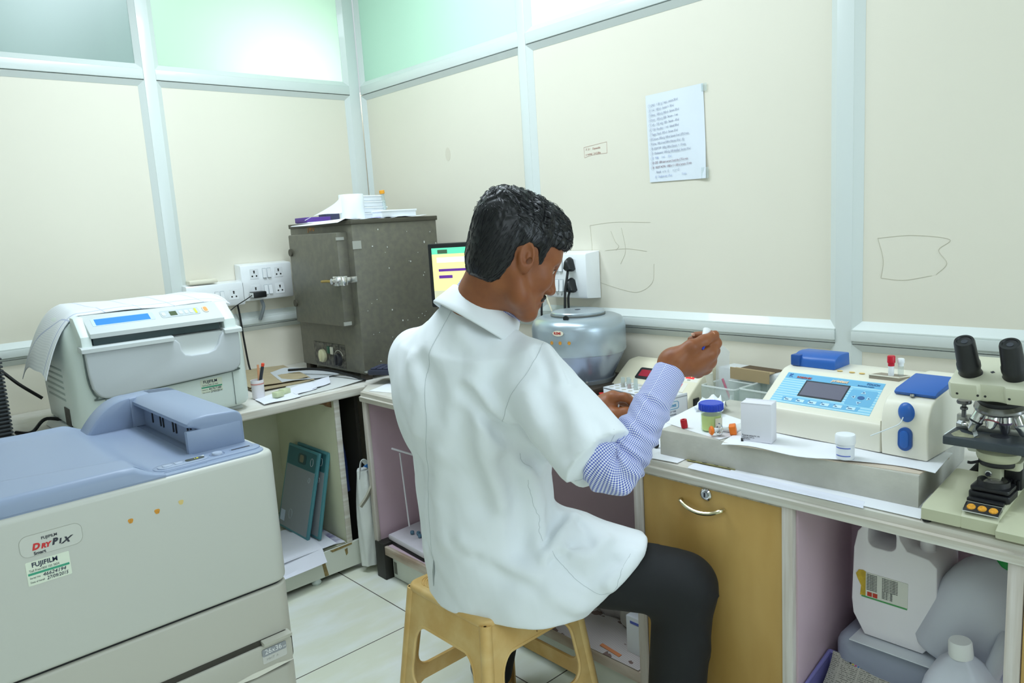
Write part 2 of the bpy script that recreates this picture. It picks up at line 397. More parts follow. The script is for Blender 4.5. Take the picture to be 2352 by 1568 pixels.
# ---- handwritten sheet taped to the right wall
nt_ = thing('handwritten_note', 'white sheet of handwritten numbered lines taped to the beige wall', 'paper', (.018, -1.875, 1.477), -90)
C4 = [(-.109, 0, .004), (.118, 0, .0), (.110, 0, .297), (-.117, 0, .293)]
def nsheet(u, v):
    p = bilerp(C4, u, v); p.y = -.0016-.006*max(0, u-.82)*(1-v)*6*max(0, .35-v)/.35-.0012*math.sin(u*9)*math.sin(v*7); return p
bm = nb(); sheet(bm, nsheet, 14, 18, .0004); part('sheet', bm, M('note_paper', '#dfe6ee', .8), nt_)
hand = M('ballpoint_grey', '#979aad', .8); handr = M('ballpoint_brown', '#8f6f78', .8); handb = M('ballpoint_pale_blue', '#a9b3d4', .8)
LN = [('1  CMU   1 (0.1 g 1 test - serum 50 ul', hand), ('2   T.G   500 ul - Serum =  50 ul', hand), ('3  Diret   500 ul g 500 ul - Serum 50 ul', hand), ('4  Liver   500 ul g 500 - Serum - 1 mt', hand), ('5   alb  - 500  w/g  500 - Serum - 10 ul', hand),
      ('6   TLR  Bio-after - 1 ml - blood 50 ul', hand), ('7  Sugar Need  500 ul - Serum 10 ul', hand), ('8  Calcium 500 ul g 500 ul Serum 5 ml  (37) 2 min', hand), ('9  Urea  500 ul and 500 ul Serum 10 ul   (5)', hand), ('10  SGOT/PT  500 g 500 ul Serum  =  10 mts', hand),
      ('11  Cholesterol  500 ul g 500 distilled  Serum 10 ul', hand), ('12   T.BIL     1 ml      10 ul', handb), ('13  CSD  500 start serum 5 and the CTS is min', handr), ('14   SGOT ACPA : 1000 ul  5  500 ul serum 15 min', handr), ('        Result   x / y  : 5        z / y = 5', hand), ('     S (   Sodium out  10 ul                   5 min', handb)]
for i, (s, m) in enumerate(LN):
    v = .855-i*.0545; u0 = .05
    p = bilerp(C4, u0, v)
    text(s, .0105, (p.x+.002, -.0042, p.z), (90, -1.0-.9*max(0, 9-i)*.35, 0), m, nt_, 'handwriting', shear=.25, sx=.72, ext=.0001)
bm = nb()
for i in range(14):
    p = bilerp(C4, .05, .855-i*.0545)
    prism(bm, ell(p.x+.0045, p.z+.005, .0062, .0066, 16), 'y', -.0038, -.0040)
b2 = nb()
for i in range(14):
    p = bilerp(C4, .05, .855-i*.0545); tube(b2, [(p.x+.0045+.0062*math.cos(t), -.0042, p.z+.005+.0066*math.sin(t)) for t in [k*2*PI/14 for k in range(15)]], .0002, 4, False)
bm.free(); part('pen_ring', b2, hand, nt_)
bm = nb(); box(bm, .1, .126, -.0055, -.0045, .0, .035); part('tape', bm, clear, nt_)
b3 = nb(); box(b3, .104, .124, -.0032, -.0026, .272, .296); part('tape', b3, clear, nt_)

# ---- switchboards
sw_m = M('switch_white', '#eef1f3', .3, coat=.2); sw_gap = M('switch_gap', '#b9c0c4', .5); hole = M('socket_hole', '#23211f', .6)
def socket(parent, x, z, y, s=1, name='socket'):
    bm = nb(); prism(bm, rrect(x-.021*s, x+.021*s, z-.023*s, z+.023*s, .003), 'y', y-.0012, y+.001)
    p = part(name, bm, sw_m, parent)
    bm = nb()
    prism(bm, ell(x, z+.012*s, .0042*s, .0036*s, 14), 'y', y-.0018, y); prism(bm, ell(x, z+.0055*s, .0036*s, .0032*s, 14), 'y', y-.0018, y)
    for dx in (-.010, .010):
        prism(bm, ell(x+dx*s, z-.010*s, .0038*s, .0038*s, 14), 'y', y-.0018, y)
    part('socket_holes', bm, hole, p)
def rocker(parent, x, z, y, s=1):
    bm = nb(); prism(bm, rrect(x-.0095*s, x+.0095*s, z-.023*s, z+.023*s, .002), 'y', y-.0015, y+.001); p = part('switch', bm, sw_gap, parent)
    bm = nb(); h = .0205*s; prism(bm, [(y-.0015, z-h), (y-.0075, z-h), (y-.003, z+h), (y-.0015, z+h)], 'x', x-.0082*s, x+.0082*s, .0006, 1); part('rocker', bm, sw_m, p)
def board(name, label, loc, rz, w, h, d):
    t = thing(name, label, 'switchboard', loc, rz)
    bm = nb(); prism(bm, [(-d+.004, .006), (-d, .012), (-d, h-.012), (-d+.004, h-.006), (-.001, h), (-.001, 0)], 'x', -w/2, w/2, .003, 2)
    part('housing', bm, sw_m, t)
    return t
t = board('switchboard', 'square white switchboard with four sockets beside the grey oven', (-.615, .018, 1.087), 0, .246, .174, .066)
for zz in (.126, .050):
    socket(t, -.061, zz, -.066); rocker(t, -.012, zz, -.066); rocker(t, .010, zz, -.066); socket(t, .057, zz, -.066)
t = board('switchboard', 'low white switchboard with a thin box lying on top, above the film reader', (-.858, .018, 1.075), 0, .255, .115, .066)
rocker(t, .002, .053, -.066); rocker(t, .025, .053, -.066); socket(t, .078, .056, -.066); socket(t, -.058, .053, -.066)
bm = nb(); box(bm, -.968, -.845, -.05, .0, 1.191, 1.208, .004); solo('modem', bm, offwhite_pl, 'thin cream box lying on top of the low switchboard', 'modem')
t = board('switchboard', 'white switchboard with black plugs above the silver centrifuge', (.018, -1.40, 1.073), -90, .245, .178, .08)
for zz in (.128, .052):
    rocker(t, -.027, zz, -.08, 1.05); rocker(t, -.004, zz, -.08, 1.05); socket(t, .052, zz, -.08, 1.05); socket(t, -.085, zz, -.08)
mk = M('marker_ink', '#3a4048', .7)
text('JK   JK', .011, (-.03, -.081, .158), (90, 0, 0), mk, t, 'pen_writing', shear=.3); text('1     5', .011, (-.03, -.081, .012), (90, 0, 0), mk, t, 'pen_writing', shear=.3)

def plug(label, loc, rz, s=1, group='black plugs'):
    t = thing('power_plug', label, 'plug', loc, rz)
    bm = nb()
    pr = [(-.019, -.017), (-.010, .018), (0, .025), (.010, .018), (.019, -.017), (.010, -.024), (-.010, -.024)]
    rings = []
    for y, k in ((0, .95), (-.010, 1), (-.022, .86), (-.030, .6), (-.033, .2)):
        rings.append([(p[0]*k*s, y*s, p[1]*k*s - (1-k)*.006) for p in [q for a, b in zip(pr, pr[1:]+pr[:1]) for q in (a, ((a[0]+b[0])/2, (a[1]+b[1])/2))]])
    loft(bm, rings); part('plug_body', bm, black_pl, t, 50)
    return t
p = plug('upper black plug in the switchboard above the centrifuge', (-.0635, -1.452, 1.206), -90, 1.1)
bm = nb(); tube(bm, [(0, -.02, -.02), (.002, -.03, -.05), (.004, -.045, -.10), (.006, -.055, -.2)], .0048); part('cord', bm, black_rub, p)
p = plug('lower black plug in the switchboard above the centrifuge', (-.0635, -1.456, 1.128), -90, 1.15)
bm = nb(); tube(bm, [(0, -.02, -.02), (.0, -.03, -.05), (.002, -.03, -.12), (.0, -.02, -.2)], .0045); part('cord', bm, black_rub, p)
p = plug('black plug near the man\'s nose in the switchboard', (-.0635, -1.318, 1.133), -90, 1.1)
bm = nb(); tube(bm, [(0, -.02, -.02), (.001, -.03, -.05), (.008, -.045, -.10), (.012, -.05, -.19)], .0042); part('cord', bm, black_rub, p)
bm = nb(); tube(bm, [(-.10, -1.335, 1.115), (-.105, -1.36, 1.07), (-.11, -1.39, 1.02), (-.09, -1.40, .98)], .003)
solo('white_cord', bm, M('white_cord', '#dcd6bd', .5), 'thin cream cord hanging between the plugs and the centrifuge', 'cord')
p = plug('black plug half hidden behind the film reader in the low switchboard', (-.916, -.0495, 1.126), 0, 1.0)
t = thing('power_adapter', 'small black power adapter plugged into the square switchboard', 'adapter', (-.680, -.0495, 1.120), 0)
bm = nb(); box(bm, -.030, .032, -.05, 0, -.014, .014, .005, 3); part('adapter_body', bm, black_pl, t)
bm = nb(); box(bm, -.0315, -.029, -.045, -.008, -.010, .010); part('adapter_label', bm, white_pl, t)
bm = nb(); tube(bm, [(-.03, -.03, 0), (-.07, -.05, -.015), (-.13, -.08, -.035), (-.18, -.10, -.06)], .0022); part('cord', bm, black_rub, t)
bm = nb(); tube(bm, [(-.755, -.012, 1.088), (-.752, -.02, 1.02), (-.748, -.022, .92), (-.742, -.03, .80), (-.74, -.05, .763)], .0045)
solo('wall_cable', bm, black_rub, 'black cable running down the wall between the two switchboards', 'cable')
bm = nb(); tube(bm, [(-.642, -.02, 1.088), (-.642, -.035, 1.06), (-.65, -.03, 1.03), (-.655, -.012, 1.0)], .008, sec=None)
solo('conduit', bm, M('grey_conduit', '#8e969c', .5), 'short grey conduit from the square switchboard into the wall rail', 'conduit')

# ================================================================== the left side
wood_w = M('worn_white_laminate', '#dcdad4', .5, noise=(14, .1), hex2='#d0ccc2')
edge_w = M('worn_edge_band', '#d8d6ce', .5, noise=(16, .3, (.25, .25, 5)), hex2='#c3bcb0')
cab_in = M('pale_green_cabinet_board', '#cdcfb4', .55, noise=(5, .08))
cab_kick = M('kick_board_white', '#d9ddd2', .5, noise=(4, .06))
tape_b = M('brown_tape_stain', '#a08b58', .6, noise=(60, .4))
# worktop
t = thing('worktop', 'worn white worktop carrying the film reader and the grey oven', 'counter', (-1.4, -.38, .73))
bm = nb(); box(bm, -2.3, -.10, -.755, .018, .728, .759, .004); part('board', bm, wood_w, t, world=True)
bm = nb(); prism(bm, rrect(-.772, -.752, .726, .760, .006), 'x', -2.3, -.585); part('edge_band', bm, edge_w, t, world=True)
# open cabinet underneath
t = thing('open_cabinet', 'open cabinet under the worktop with two teal cassettes inside', 'cabinet', (-1.4, -.4, 0))
bm = nb(); box(bm, -.715, -.695, -.74, -.02, .02, .726, .001); part('side_panel', bm, cab_in, t, world=True)
bm = nb(); box(bm, -2.3, -.715, -.20, -.185, .13, .726); part('back_panel', bm, cab_in, t, world=True)
bm = nb(); box(bm, -2.3, -.715, -.74, -.20, .105, .124); part('shelf', bm, cab_in, t, world=True)
bm = nb(); box(bm, -2.3, -.57, -.748, -.735, .022, .124); part('kick_board', bm, cab_kick, t, world=True)
bm = nb(); box(bm, -.717, -.693, -.745, -.738, .10, .726, .002); part('edge_strip', bm, edge_w, t, world=True)
bm = nb(); prism(bm, [(-.848, .118), (-.832, .124), (-.822, .06), (-.815, .024), (-.832, .024), (-.838, .07)], 'y', -.7492, -.748)
prism(bm, [(-.735, .105), (-.722, .108), (-.722, .085), (-.730, .078)], 'y', -.7492, -.748); prism(bm, [(-.80, .122), (-.70, .124), (-.70, .116), (-.79, .112)], 'y', -.7492, -.748); part('tape', bm, tape_b, t, world=True)
bm = nb(); prism(bm, [(-.745, .725), (-.716, .725), (-.716, .69), (-.73, .695), (-.745, .708), (-.77, .714)], 'y', -.722, -.70); part('chipped_patch', bm, M('bare_chipboard', '#8b6a48', .8, noise=(80, .4)), t, world=True)
bm = nb(); lathe(bm, [(0, 0), (.016, 0), (.02, .01), (.014, .022), (0, .022)], (-.865, -.735, 0)); part('caster', bm, M('pale_caster', '#c8d3cf', .4), t, world=True)
# dark gap side, far panel
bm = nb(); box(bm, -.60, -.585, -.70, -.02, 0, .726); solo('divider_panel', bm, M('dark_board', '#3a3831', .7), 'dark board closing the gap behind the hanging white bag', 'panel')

# papers on the shelf
def shelf_paper(name, label, c4, z, mat, droop=0, th=.0012, group=None, wav=.003, lt=None):
    def f(u, v):
        p = bilerp([(*c, z) for c in c4], u, v); p.z += wav*(math.sin(u*5+v*3+z*90)+1)*.5
        if droop:
            e = max(0, (-.735-p.y)); p.z -= min(e*1.2+e*e*8, droop)
        return p
    bm = nb(); sheet(bm, f, 14, 14, th); return solo(name, bm, mat, label, 'paper', group)
shelf_paper('newspaper', 'folded newspaper lying at the back of the cabinet shelf', [(-1.2, -.72), (-.73, -.70), (-.72, -.30), (-1.2, -.28)], .127, M('newsprint', '#cfcfc8', .85, noise=(60, .25)))
shelf_paper('magazine', 'violet edged magazine sticking out by the side panel on the shelf', [(-.86, -.69), (-.722, -.735), (-.718, -.52), (-.86, -.48)], .132, M('violet_print', '#5a4f92', .5, noise=(14, .3), hex2='#e4e4ee'), th=.004, wav=0)
shelf_paper('paper_sheet', 'white sheet lying flat under the teal cassettes', [(-1.05, -.75), (-.76, -.735), (-.74, -.45), (-1.05, -.40)], .1375, paper2)
shelf_paper('paper_sheet', 'top white sheet drooping over the front edge of the cabinet shelf', [(-1.15, -.80), (-.83, -.775), (-.80, -.50), (-1.15, -.50)], .143, paper2, droop=.05)
# two cassettes leaning on the side panel
teal = M('teal_cassette_frame', '#4f8a93', .4); teal_d = M('teal_dark_band', '#35666d', .4); cass_g = M('cassette_grey', '#8f969c', .45, noise=(4, .06))
def cassette(label, bx, by, z0, tilt):
    t = thing('xray_cassette', label, 'cassette', (bx, by, z0), 0, 'teal cassettes in the open cabinet', rot=(0, math.radians(tilt), 0))
    w, h, d = .268, .358, .013
    bm = nb(); box(bm, 0, d, 0, w, 0, h, .004, 2); part('frame', bm, teal, t)
    bm = nb(); prism(bm, rrect(.012, w-.012, .010, h*.76, .004), 'x', -.0012, .001); part('plate', bm, cass_g, t)
    bm = nb(); prism(bm, rrect(.012, w-.012, h*.765, h-.010, .004), 'x', -.0012, .001); p = part('top_band', bm, teal_d, t)
    bm = nb(); prism(bm, rrect(.095, .165, h*.81, h*.93, .014), 'x', -.0024, .001); part('grip', bm, M('cassette_grip', '#2c4d52', .4), p)
    bm = nb(); prism(bm, rrect(.115, .148, h*.83, h*.915, .008), 'x', -.0032, .001); part('grip_recess', bm, M('grip_beige', '#7b7a68', .5), p)
    cg = M('cassette_mark', '#aab4b8', .4)
    bm = nb()
    for cy, cz, r0 in ((.045, h*.87, .016), (.048, h*.66, .010), (.165, h*.20, .020)):
        tube(bm, [(-.0022, cy+r0*math.cos(a)*.7, cz+r0*math.sin(a)) for a in [k*2*PI/20 for k in range(21)]], .0011, 5, False)
    part('embossed_ring', bm, cg, t)
    bm = nb(); box(bm, -.0018, .0, w-.055, w-.018, .03, .075); part('sticker', bm, M('sticker_pale_blue', '#b9c7dd', .5), t)
    return t
c1 = cassette('front teal framed cassette with grey face leaning in the cabinet', -.838, -.635, .145, 15)
c2 = cassette('rear teal cassette behind the other one in the cabinet', -.803, -.668, .145, 13)

# white carrier bag in the gap
bag_m = M('white_poly_bag', '#dfe3e0', .35, noise=(9, .06), bump=(16, .5, .01))
t = thing('carrier_bag', 'white plastic carrier bag standing in the gap between the cabinets', 'bag', (-.645, -.71, 0.0))
rings = []
for k in range(13):
    v = k/12; z = .03+.40*v
    hw = .040+.014*math.sin(v*PI)*1.0-.008*v; hd = .055+.03*math.sin(v*PI)
    rings.append([(-.645+.010*math.sin(v*2.5)+(hw+.004*math.sin(a*5+v*4))*math.cos(a), -.797+(hd*.5+.004*math.sin(a*7-v*5))*math.sin(a), z) for a in [i*2*PI/28 for i in range(28)]])
bm = nb(); loft(bm, rings); part('bag_body', bm, bag_m, t, 60, world=True)
bm = nb(); tube(bm, [(-.675, -.815, .40), (-.66, -.815, .47), (-.635, -.815, .455), (-.612, -.815, .40)], .007, sec=[(-.012, -.001), (.012, -.001), (.012, .001), (-.012, .001)]); part('handle', bm, bag_m, t, world=True)
bm = nb(); prism(bm, [(-.665, .455), (-.61, .47), (-.607, .44), (-.64, .44)], 'y', -.838, -.835); part('print', bm, M('blue_print', '#2f6fb5', .4), t, world=True, label='blue printed patch')
bm = nb(); prism(bm, [(-.632, .375), (-.615, .40), (-.612, .36), (-.628, .355)], 'y', -.838, -.835); part('print', bm, M('red_print', '#b8302c', .4), t, world=True, label='red printed patch')
bm = nb(); tube(bm, [(-.70, -.845, .30), (-.672, -.85, .33), (-.64, -.853, .375), (-.61, -.853, .395)], .012, sec=[(-.016, -.004), (.016, -.004), (.016, .004), (-.016, .004)]); solo('strap', bm, M('grey_strap', '#a7a596', .6), 'grey strap lying across the white carrier bag', 'strap')
bm = nb(); rings = []
for k in range(9):
    v = k/8; z = .30+.24*v; rings.append([(-.645+(.036-.01*v*v+.003*math.sin(a*4+k))*math.cos(a), -.60+(.05-.02*v)*math.sin(a), z) for a in [i*2*PI/20 for i in range(20)]])
loft(bm, rings); solo('bag', bm, M('blue_bag', '#3c4f8e', .5, bump=(20, .4, .006)), 'crumpled blue bag behind the white carrier bag', 'bag', smooth=60)
bm = nb(); rings = []
for k in range(9):
    v = k/8; z = .0+.62*v-.0; rings.append([(-.645+(.03+.006*math.sin(a*3+k))*math.cos(a), -.48+(.07-.02*v)*math.sin(a), z) for a in [i*2*PI/18 for i in range(18)]])
loft(bm, rings); solo('sack', bm, M('dark_sack', '#2b2b2e', .7, bump=(20, .5, .01)), 'dark bundle deep in the gap behind the bags', 'bag', smooth=60)

# ------------------------------------------------------------------ film reader on the worktop
rd_w = M('reader_white', '#dde8e4', .34, noise=(2, .02)); rd_g = M('reader_grey', '#c3c9cd', .38); rd_l = M('reader_light_grey', '#d0d6d6', .34); rd_dark = M('slot_dark', '#39494b', .4)
t = thing('film_reader', 'pale green-white desktop film reader with grey front and paper slot', 'medical scanner', (-1.32, -.5, .762))
prof = [(-.742, .782), (-.752, .80), (-.752, .90), (-.748, 1.0), (-.738, 1.06), (-.712, 1.105), (-.675, 1.142), (-.60, 1.166), (-.47, 1.178), (-.35, 1.168), (-.28, 1.125), (-.235, 1.03), (-.232, .90), (-.262, .782)]
def psm(P, n=5):
    c = catmull([(a, b, 0) for a, b in P], n); return [(p.x, p.y) for p in c]
PR = psm(prof)
cy0, cz0 = -.49, .93
rings = []
for x, ins in ((-1.603, .085), (-1.597, .05), (-1.588, .030), (-1.572, .014), (-1.552, .004), (-1.525, 0), (-1.115, 0), (-1.085, .004), (-1.062, .014), (-1.045, .032), (-1.036, .052), (-1.032, .085)):
    k = 1-ins/.26
    rings.append([(x, cy0+(y-cy0)*k, max(.765+(0 if ins < .02 else .012), cz0+(z-cz0)*(k*.5+.5 if z < cz0 else k))) for y, z in PR])
bm = nb(); loft(bm, rings); part('body', bm, rd_w, t, 40, world=True)
# side vents
bm = nb()
for i in range(6):
    z = .985-.02*i; box(bm, -1.6045, -1.598, -.60, -.36, z-.0035, z+.0035, .001)
part('vent', bm, M('reader_vent_shadow', '#aebbb6', .5), t, world=True)
bm = nb(); box(bm, -1.6055, -1.6, -.63, -.565, .80, .86); part('rating_plate', bm, M('rating_plate_dark', '#4b4a44', .5, noise=(40, .5)), t, world=True)
bm = nb(); prism(bm, [(-1.62, .762), (-1.56, .762), (-1.565, .79), (-1.60, .79)], 'y', -.72, -.30, .004); part('foot', bm, rd_l, t, world=True)
bm = nb(); box(bm, -1.14, -1.06, -.70, -.30, .759, .772, .003); part('foot', bm, rd_l, t, world=True)
# grey front tray with finger scoop
fr = [(-1.566, 1.062)] + [(-1.564, .98), (-1.558, .935)] + [(-1.553+.04*(1-math.cos(a)), .935-.037*math.sin(a)) for a in [k*PI/2/5 for k in range(1, 6)]]
fr += [(-1.118+.04*math.sin(a), .898+.017+.037*(1-math.cos(a))) for a in [k*PI/2/5 for k in range(0, 6)]] + [(-1.074, 1.0), (-1.074, 1.060)]
sc = [(-1.128, 1.060), (-1.140, 1.045), (-1.150, 1.018), (-1.165, 1.002), (-1.19, .995), (-1.245, .995), (-1.265, 1.0), (-1.275, 1.015), (-1.278, 1.04), (-1.290, 1.053), (-1.30, 1.058)]
bm = nb(); prism(bm, fr + sc, 'y', -.775, -.744, .006, 3); fp = part('front_tray', bm, rd_g, t, 40, world=True)
bm = nb(); tube(bm, [(-1.567, -.7535, 1.055), (-1.566, -.7545, .98), (-1.560, -.755, .935), (-1.545, -.755, .905), (-1.515, -.755, .896), (-1.118, -.755, .912), (-1.088, -.755, .924), (-1.075, -.755, .95), (-1.072, -.754, 1.055)], .0028, 6); part('tray_gap', bm, M('reader_seam', '#6e7a78', .6), t, world=True)
bm = nb(); sheet(bm, lambda u, v: (-1.305+.18*u, -.7720+.018*math.sin(PI*u)**.5*math.sin(PI*min(.5, v)), .990+.072*v), 16, 12, .002); part('scoop', bm, rd_l, fp, 60, world=True)
bm = nb(); prism(bm, [(-.786, 1.052), (-.786, 1.064), (-.776, 1.069), (-.735, 1.072), (-.735, 1.052)], 'x', -1.578, -1.298, .003); prism(bm, [(-.786, 1.052), (-.786, 1.064), (-.776, 1.069), (-.735, 1.072), (-.735, 1.052)], 'x', -1.128, -1.065, .003); prism(bm, [(-.748, 1.052), (-.748, 1.064), (-.735, 1.068)], 'x', -1.30, -1.125); part('tray_lip', bm, rd_l, t, world=True)
# slot and console
bm = nb(); box(bm, -1.536, -1.135, -.762, -.70, 1.070, 1.098, .001); part('slot', bm, rd_dark, t, world=True)
bm = nb(); prism(bm, [(-.774, 1.094), (-.774, 1.108), (-.70, 1.156), (-.66, 1.160), (-.66, 1.094)], 'x', -1.545, -1.118, .004); con = part('console', bm, rd_l, t, world=True)
for xs in (-1.565, -1.1): pass
bm = nb(); prism(bm, [(-.770, 1.066), (-.765, 1.10), (-.70, 1.158), (-.66, 1.16), (-.66, 1.066)], 'x', -1.572, -1.540, .006); part('cheek', bm, rd_w, t, world=True)
bm = nb(); prism(bm, [(-.770, 1.066), (-.765, 1.10), (-.70, 1.158), (-.66, 1.16), (-.66, 1.066)], 'x', -1.122, -1.078, .008); part('cheek', bm, rd_w, t, world=True)
def csl(x, s, h=0):   # point on the sloped console face; s 0..1 up the slope
    n = Vector((0, -.544, .839)); p = Vector((x, -.774+.074*s, 1.108+.048*s)); return p+n*h
def cplate(x0, x1, s0, s1, h, mat, nm, r=0):
    bm = nb(); A = csl(0, 0); Vv = (csl(0, 1)-csl(0, 0)); L_ = Vv.length; Vv.normalize(); N = Vector((0, -.544, .839))
    pts = rrect(x0, x1, s0*L_, s1*L_, r, 4) if r else [(x0, s0*L_), (x1, s0*L_), (x1, s1*L_), (x0, s1*L_)]
    prism(bm, pts, 'z', -.001, h, 0, 1, Matrix(((1, Vv.x, N.x, A.x), (0, Vv.y, N.y, A.y), (0, Vv.z, N.z, A.z), (0, 0, 0, 1)))); return part(nm, bm, mat, con, world=True)
cplate(-1.525, -1.335, .42, .86, .0008, M('clear_film', '#c9dbe6', .25), 'film_strip', .004)
cplate(-1.515, -1.350, .46, .82, .0012, M('blue_label', '#2f86d8', .4), 'blue_label')
cplate(-1.315, -1.185, .42, .85, .0012, M('button_strip', '#bfc7ca', .35), 'button_strip', .008)
cplate(-1.285, -1.262, .50, .76, .0018, M('lcd_green', '#4c5a3c', .3), 'display')
for bx in (-1.305, -1.248, -1.230, -1.213): cplate(bx-.006, bx+.006, .52, .74, .0024, M('button_grey', '#d5dadb', .35), 'button', .004)
cplate(-1.202, -1.195, .48, .78, .0022, M('button_yellow', '#d6d443', .4), 'button')
cplate(-1.174, -1.154, .46, .86, .0022, M('button_ring', '#d8cdbf', .35), 'power_button_ring', .009); cplate(-1.170, -1.158, .52, .78, .003, M('button_orange', '#e8a05c', .4), 'power_button', .005)
sm = M('seam_line', '#7d8785', .6)
bm = nb(); box(bm, -1.523, -1.5215, -.7545, -.75, .79, .893); box(bm, -1.107, -1.1055, -.7545, -.75, .79, .908); part('seam', bm, sm, t, world=True)
# service stickers
stk_w = M('sticker_cream', '#dde4d2', .5); stk_g = M('sticker_green', '#3d9c7c', .5); navy = M('navy_ink', '#1c2340', .6); greyink = M('grey_ink', '#7c837c', .7)
def sticker(parent, x, z, y, w, h, serial, date):
    bm = nb(); prism(bm, rrect(x, x+w, z, z+h, .002), 'y', y-.0006, y+.001); s = part('sticker', bm, stk_w, parent, world=True)
    bm = nb(); box(bm, x+.002, x+w-.002, y-.0010, y, z+h*.43, z+h*.52); part('green_band', bm, stk_g, s, world=True)
    r = (90, 0, 0); yy = y-.0009
    text('FUJIFILM', h*.27, (x+w*.13, yy, z+h*.70), r, navy, s, world=True, bold=.0002, sx=.95)
    text('Toll Free1800 103 3654', h*.135, (x+w*.06, yy, z+h*.54), r, greyink, s, world=True, sx=.82)
    text('Serial No', h*.10, (x+w*.05, yy, z+h*.26), r, greyink, s, world=True); text(serial, h*.21, (x+w*.34, yy, z+h*.22), r, navy, s, 'handwriting', world=True, shear=.25)
    text('Date of Install', h*.10, (x+w*.05, yy, z+h*.08), r, greyink, s, world=True, sx=.9); text(date, h*.20, (x+w*.42, yy, z+h*.03), r, navy, s, 'handwriting', world=True, shear=.25, sx=.85)
sticker(t, -1.222, .846, -.7522, .076, .052, '46767188', '27/03/2014')
# cloth over the top
def cloth(u, v):
    x = -1.700+.655*u; y = -.665+.40*v
    z = 1.171+.016*math.sin(PI*min(1, max(0, v)))
    if x < -1.545:
        e = (-1.545-x); z -= 6.5*e*e+.22*e; x += e*.24
        z -= .02*v*e*5; y += -.02*math.sin(v*9)*e*3
    if x > -1.12: z -= (x+1.12)**2*2.5
    if v < .12: z -= .010*(1-v/.12)
    if v > .75: z -= (v-.75)**2*.55
    return (x, y+.012*math.sin(u*7)*(1-v), z+.002*math.sin(u*17+v*6)+.003*math.sin(v*13+u*4))
def cloth_col(nt, b):
    tc = nt.nodes.new('ShaderNodeTexCoord'); s = nt.nodes.new('ShaderNodeSeparateXYZ'); nt.links.new(tc.outputs['Object'], s.inputs[0])
    def ln(c, per, w, off=0): return nmath(nt, 'LESS_THAN', nmath(nt, 'ABSOLUTE', nmath(nt, 'SUBTRACT', nmath(nt, 'FRACT', nmath(nt, 'ADD', nmath(nt, 'DIVIDE', c, per), off)), .5)), w)
    blue = nmath(nt, 'MAXIMUM', ln(nmath(nt, 'ADD', s.outputs[0], nmath(nt, 'MULTIPLY', s.outputs[1], .25)), .105, .02), ln(s.outputs[1], .33, .008))
    w = nmath(nt, 'MULTIPLY', ln(s.outputs[0], .0036, .25), .4)
    c = nmix(nt, w, lin('#e6e9ec'), lin('#cfd3d9'))
    return nmix(nt, nmath(nt, 'MULTIPLY', blue, .55), c, lin('#8f9cc4'))
bm = nb(); sheet(bm, cloth, 46, 24, .0022); solo('dust_cloth', bm, pattern_mat('checked_cloth', cloth_col, .9), 'white checked dust cloth draped over the top of the film reader', 'cloth', smooth=70)

# ------------------------------------------------------------------ things on the left worktop
def sheetq(name, label, c4, z, mat, cat='paper', th=.0008, lift=None, group=None, nx=12, wav=.001):
    def f(u, v):
        p = bilerp([(*c, z) for c in c4], u, v); p.z += wav*(1+math.sin(u*6+v*4+z*50))
        if lift: p.z += lift(u, v)
        return p
    bm = nb(); sheet(bm, f, nx, nx, th); return solo(name, bm, mat, label, cat, group)
sheetq('newspaper', 'broad white paper spread under the front of the grey oven', [(-.93, -.735), (-.545, -.70), (-.50, -.66), (-.62, -.20)], .761, M('plain_newsprint', '#d3d5d3', .8, noise=(3, .08)), lift=lambda u, v: .012*max(0, u-.6)*max(0, .7-v)*2.5)
sheetq('folded_paper', 'grey folded paper curling up against the foot of the oven', [(-.78, -.44), (-.545, -.50), (-.535, -.25), (-.72, -.20)], .768, M('grey_folded_paper', '#bfc3c6', .8), lift=lambda u, v: .05*max(0, v-.35)*max(0, .6-abs(u-.3)), wav=.003)
brown = M('brown_envelope', '#a8997a', .75, noise=(30, .08))
sheetq('envelope', 'lower brown envelope beside the pen pot', [(-.925, -.50), (-.655, -.485), (-.60, -.12), (-.88, -.10)], .765, brown, 'envelope', .002, wav=.002)
sheetq('envelope', 'topmost brown envelope lying askew beside the pen pot', [(-.92, -.44), (-.66, -.44), (-.58, -.04), (-.87, -.02)], .772, M('brown_envelope_top', '#b0a181', .75, noise=(30, .08)), 'envelope', .002, wav=.003)
def slip(c4, z, label, seed):
    o = sheetq('receipt', label, c4, z, paper2, 'paper', .0006, lift=lambda u, v: .012*max(0, v-.5)*u, wav=.0015)
    return o
slip([(-.76, -.665), (-.655, -.62), (-.60, -.51), (-.70, -.54)], .7665, 'printed receipt slip nearest the oven corner', 1)
slip([(-.85, -.70), (-.74, -.665), (-.70, -.55), (-.82, -.56)], .7655, 'printed receipt slip between the glass cubes and the oven', 2)
slip([(-1.0, -.745), (-.85, -.74), (-.82, -.60), (-.98, -.62)], .764, 'printed receipt slip under the two glass cubes', 3)
for (x0, y0, a) in ((-.73, -.645, 22), (-.82, -.675, 16)):
    pass
cubem = glass_mat('cloudy_plastic', '#e6edcf', .45, .2)
def cube_block(label, x, y, a):
    t = thing('reagent_box', label, 'box', (x, y, .7675), a, 'small clear boxes on the worktop')
    bm = nb(); box(bm, -.018, .018, -.015, .015, 0, .021, .003); part('clear_case', bm, cubem, t)
    bm = nb(); box(bm, -.013, .013, -.011, .011, .003, .015, .002); part('filling', bm, M('pale_yellow', '#d9dca0', .5, noise=(60, .4), hex2='#e9ece0'), t)
cube_block('small clear plastic box with pale filling, nearer the pen pot', -.910, -.675, 15); cube_block('small clear plastic box with pale filling, nearer the oven', -.868, -.645, 15)
t = thing('pen_pot', 'small white cup holding a red tipped marker beside the film reader', 'cup', (-.955, -.60, .762))
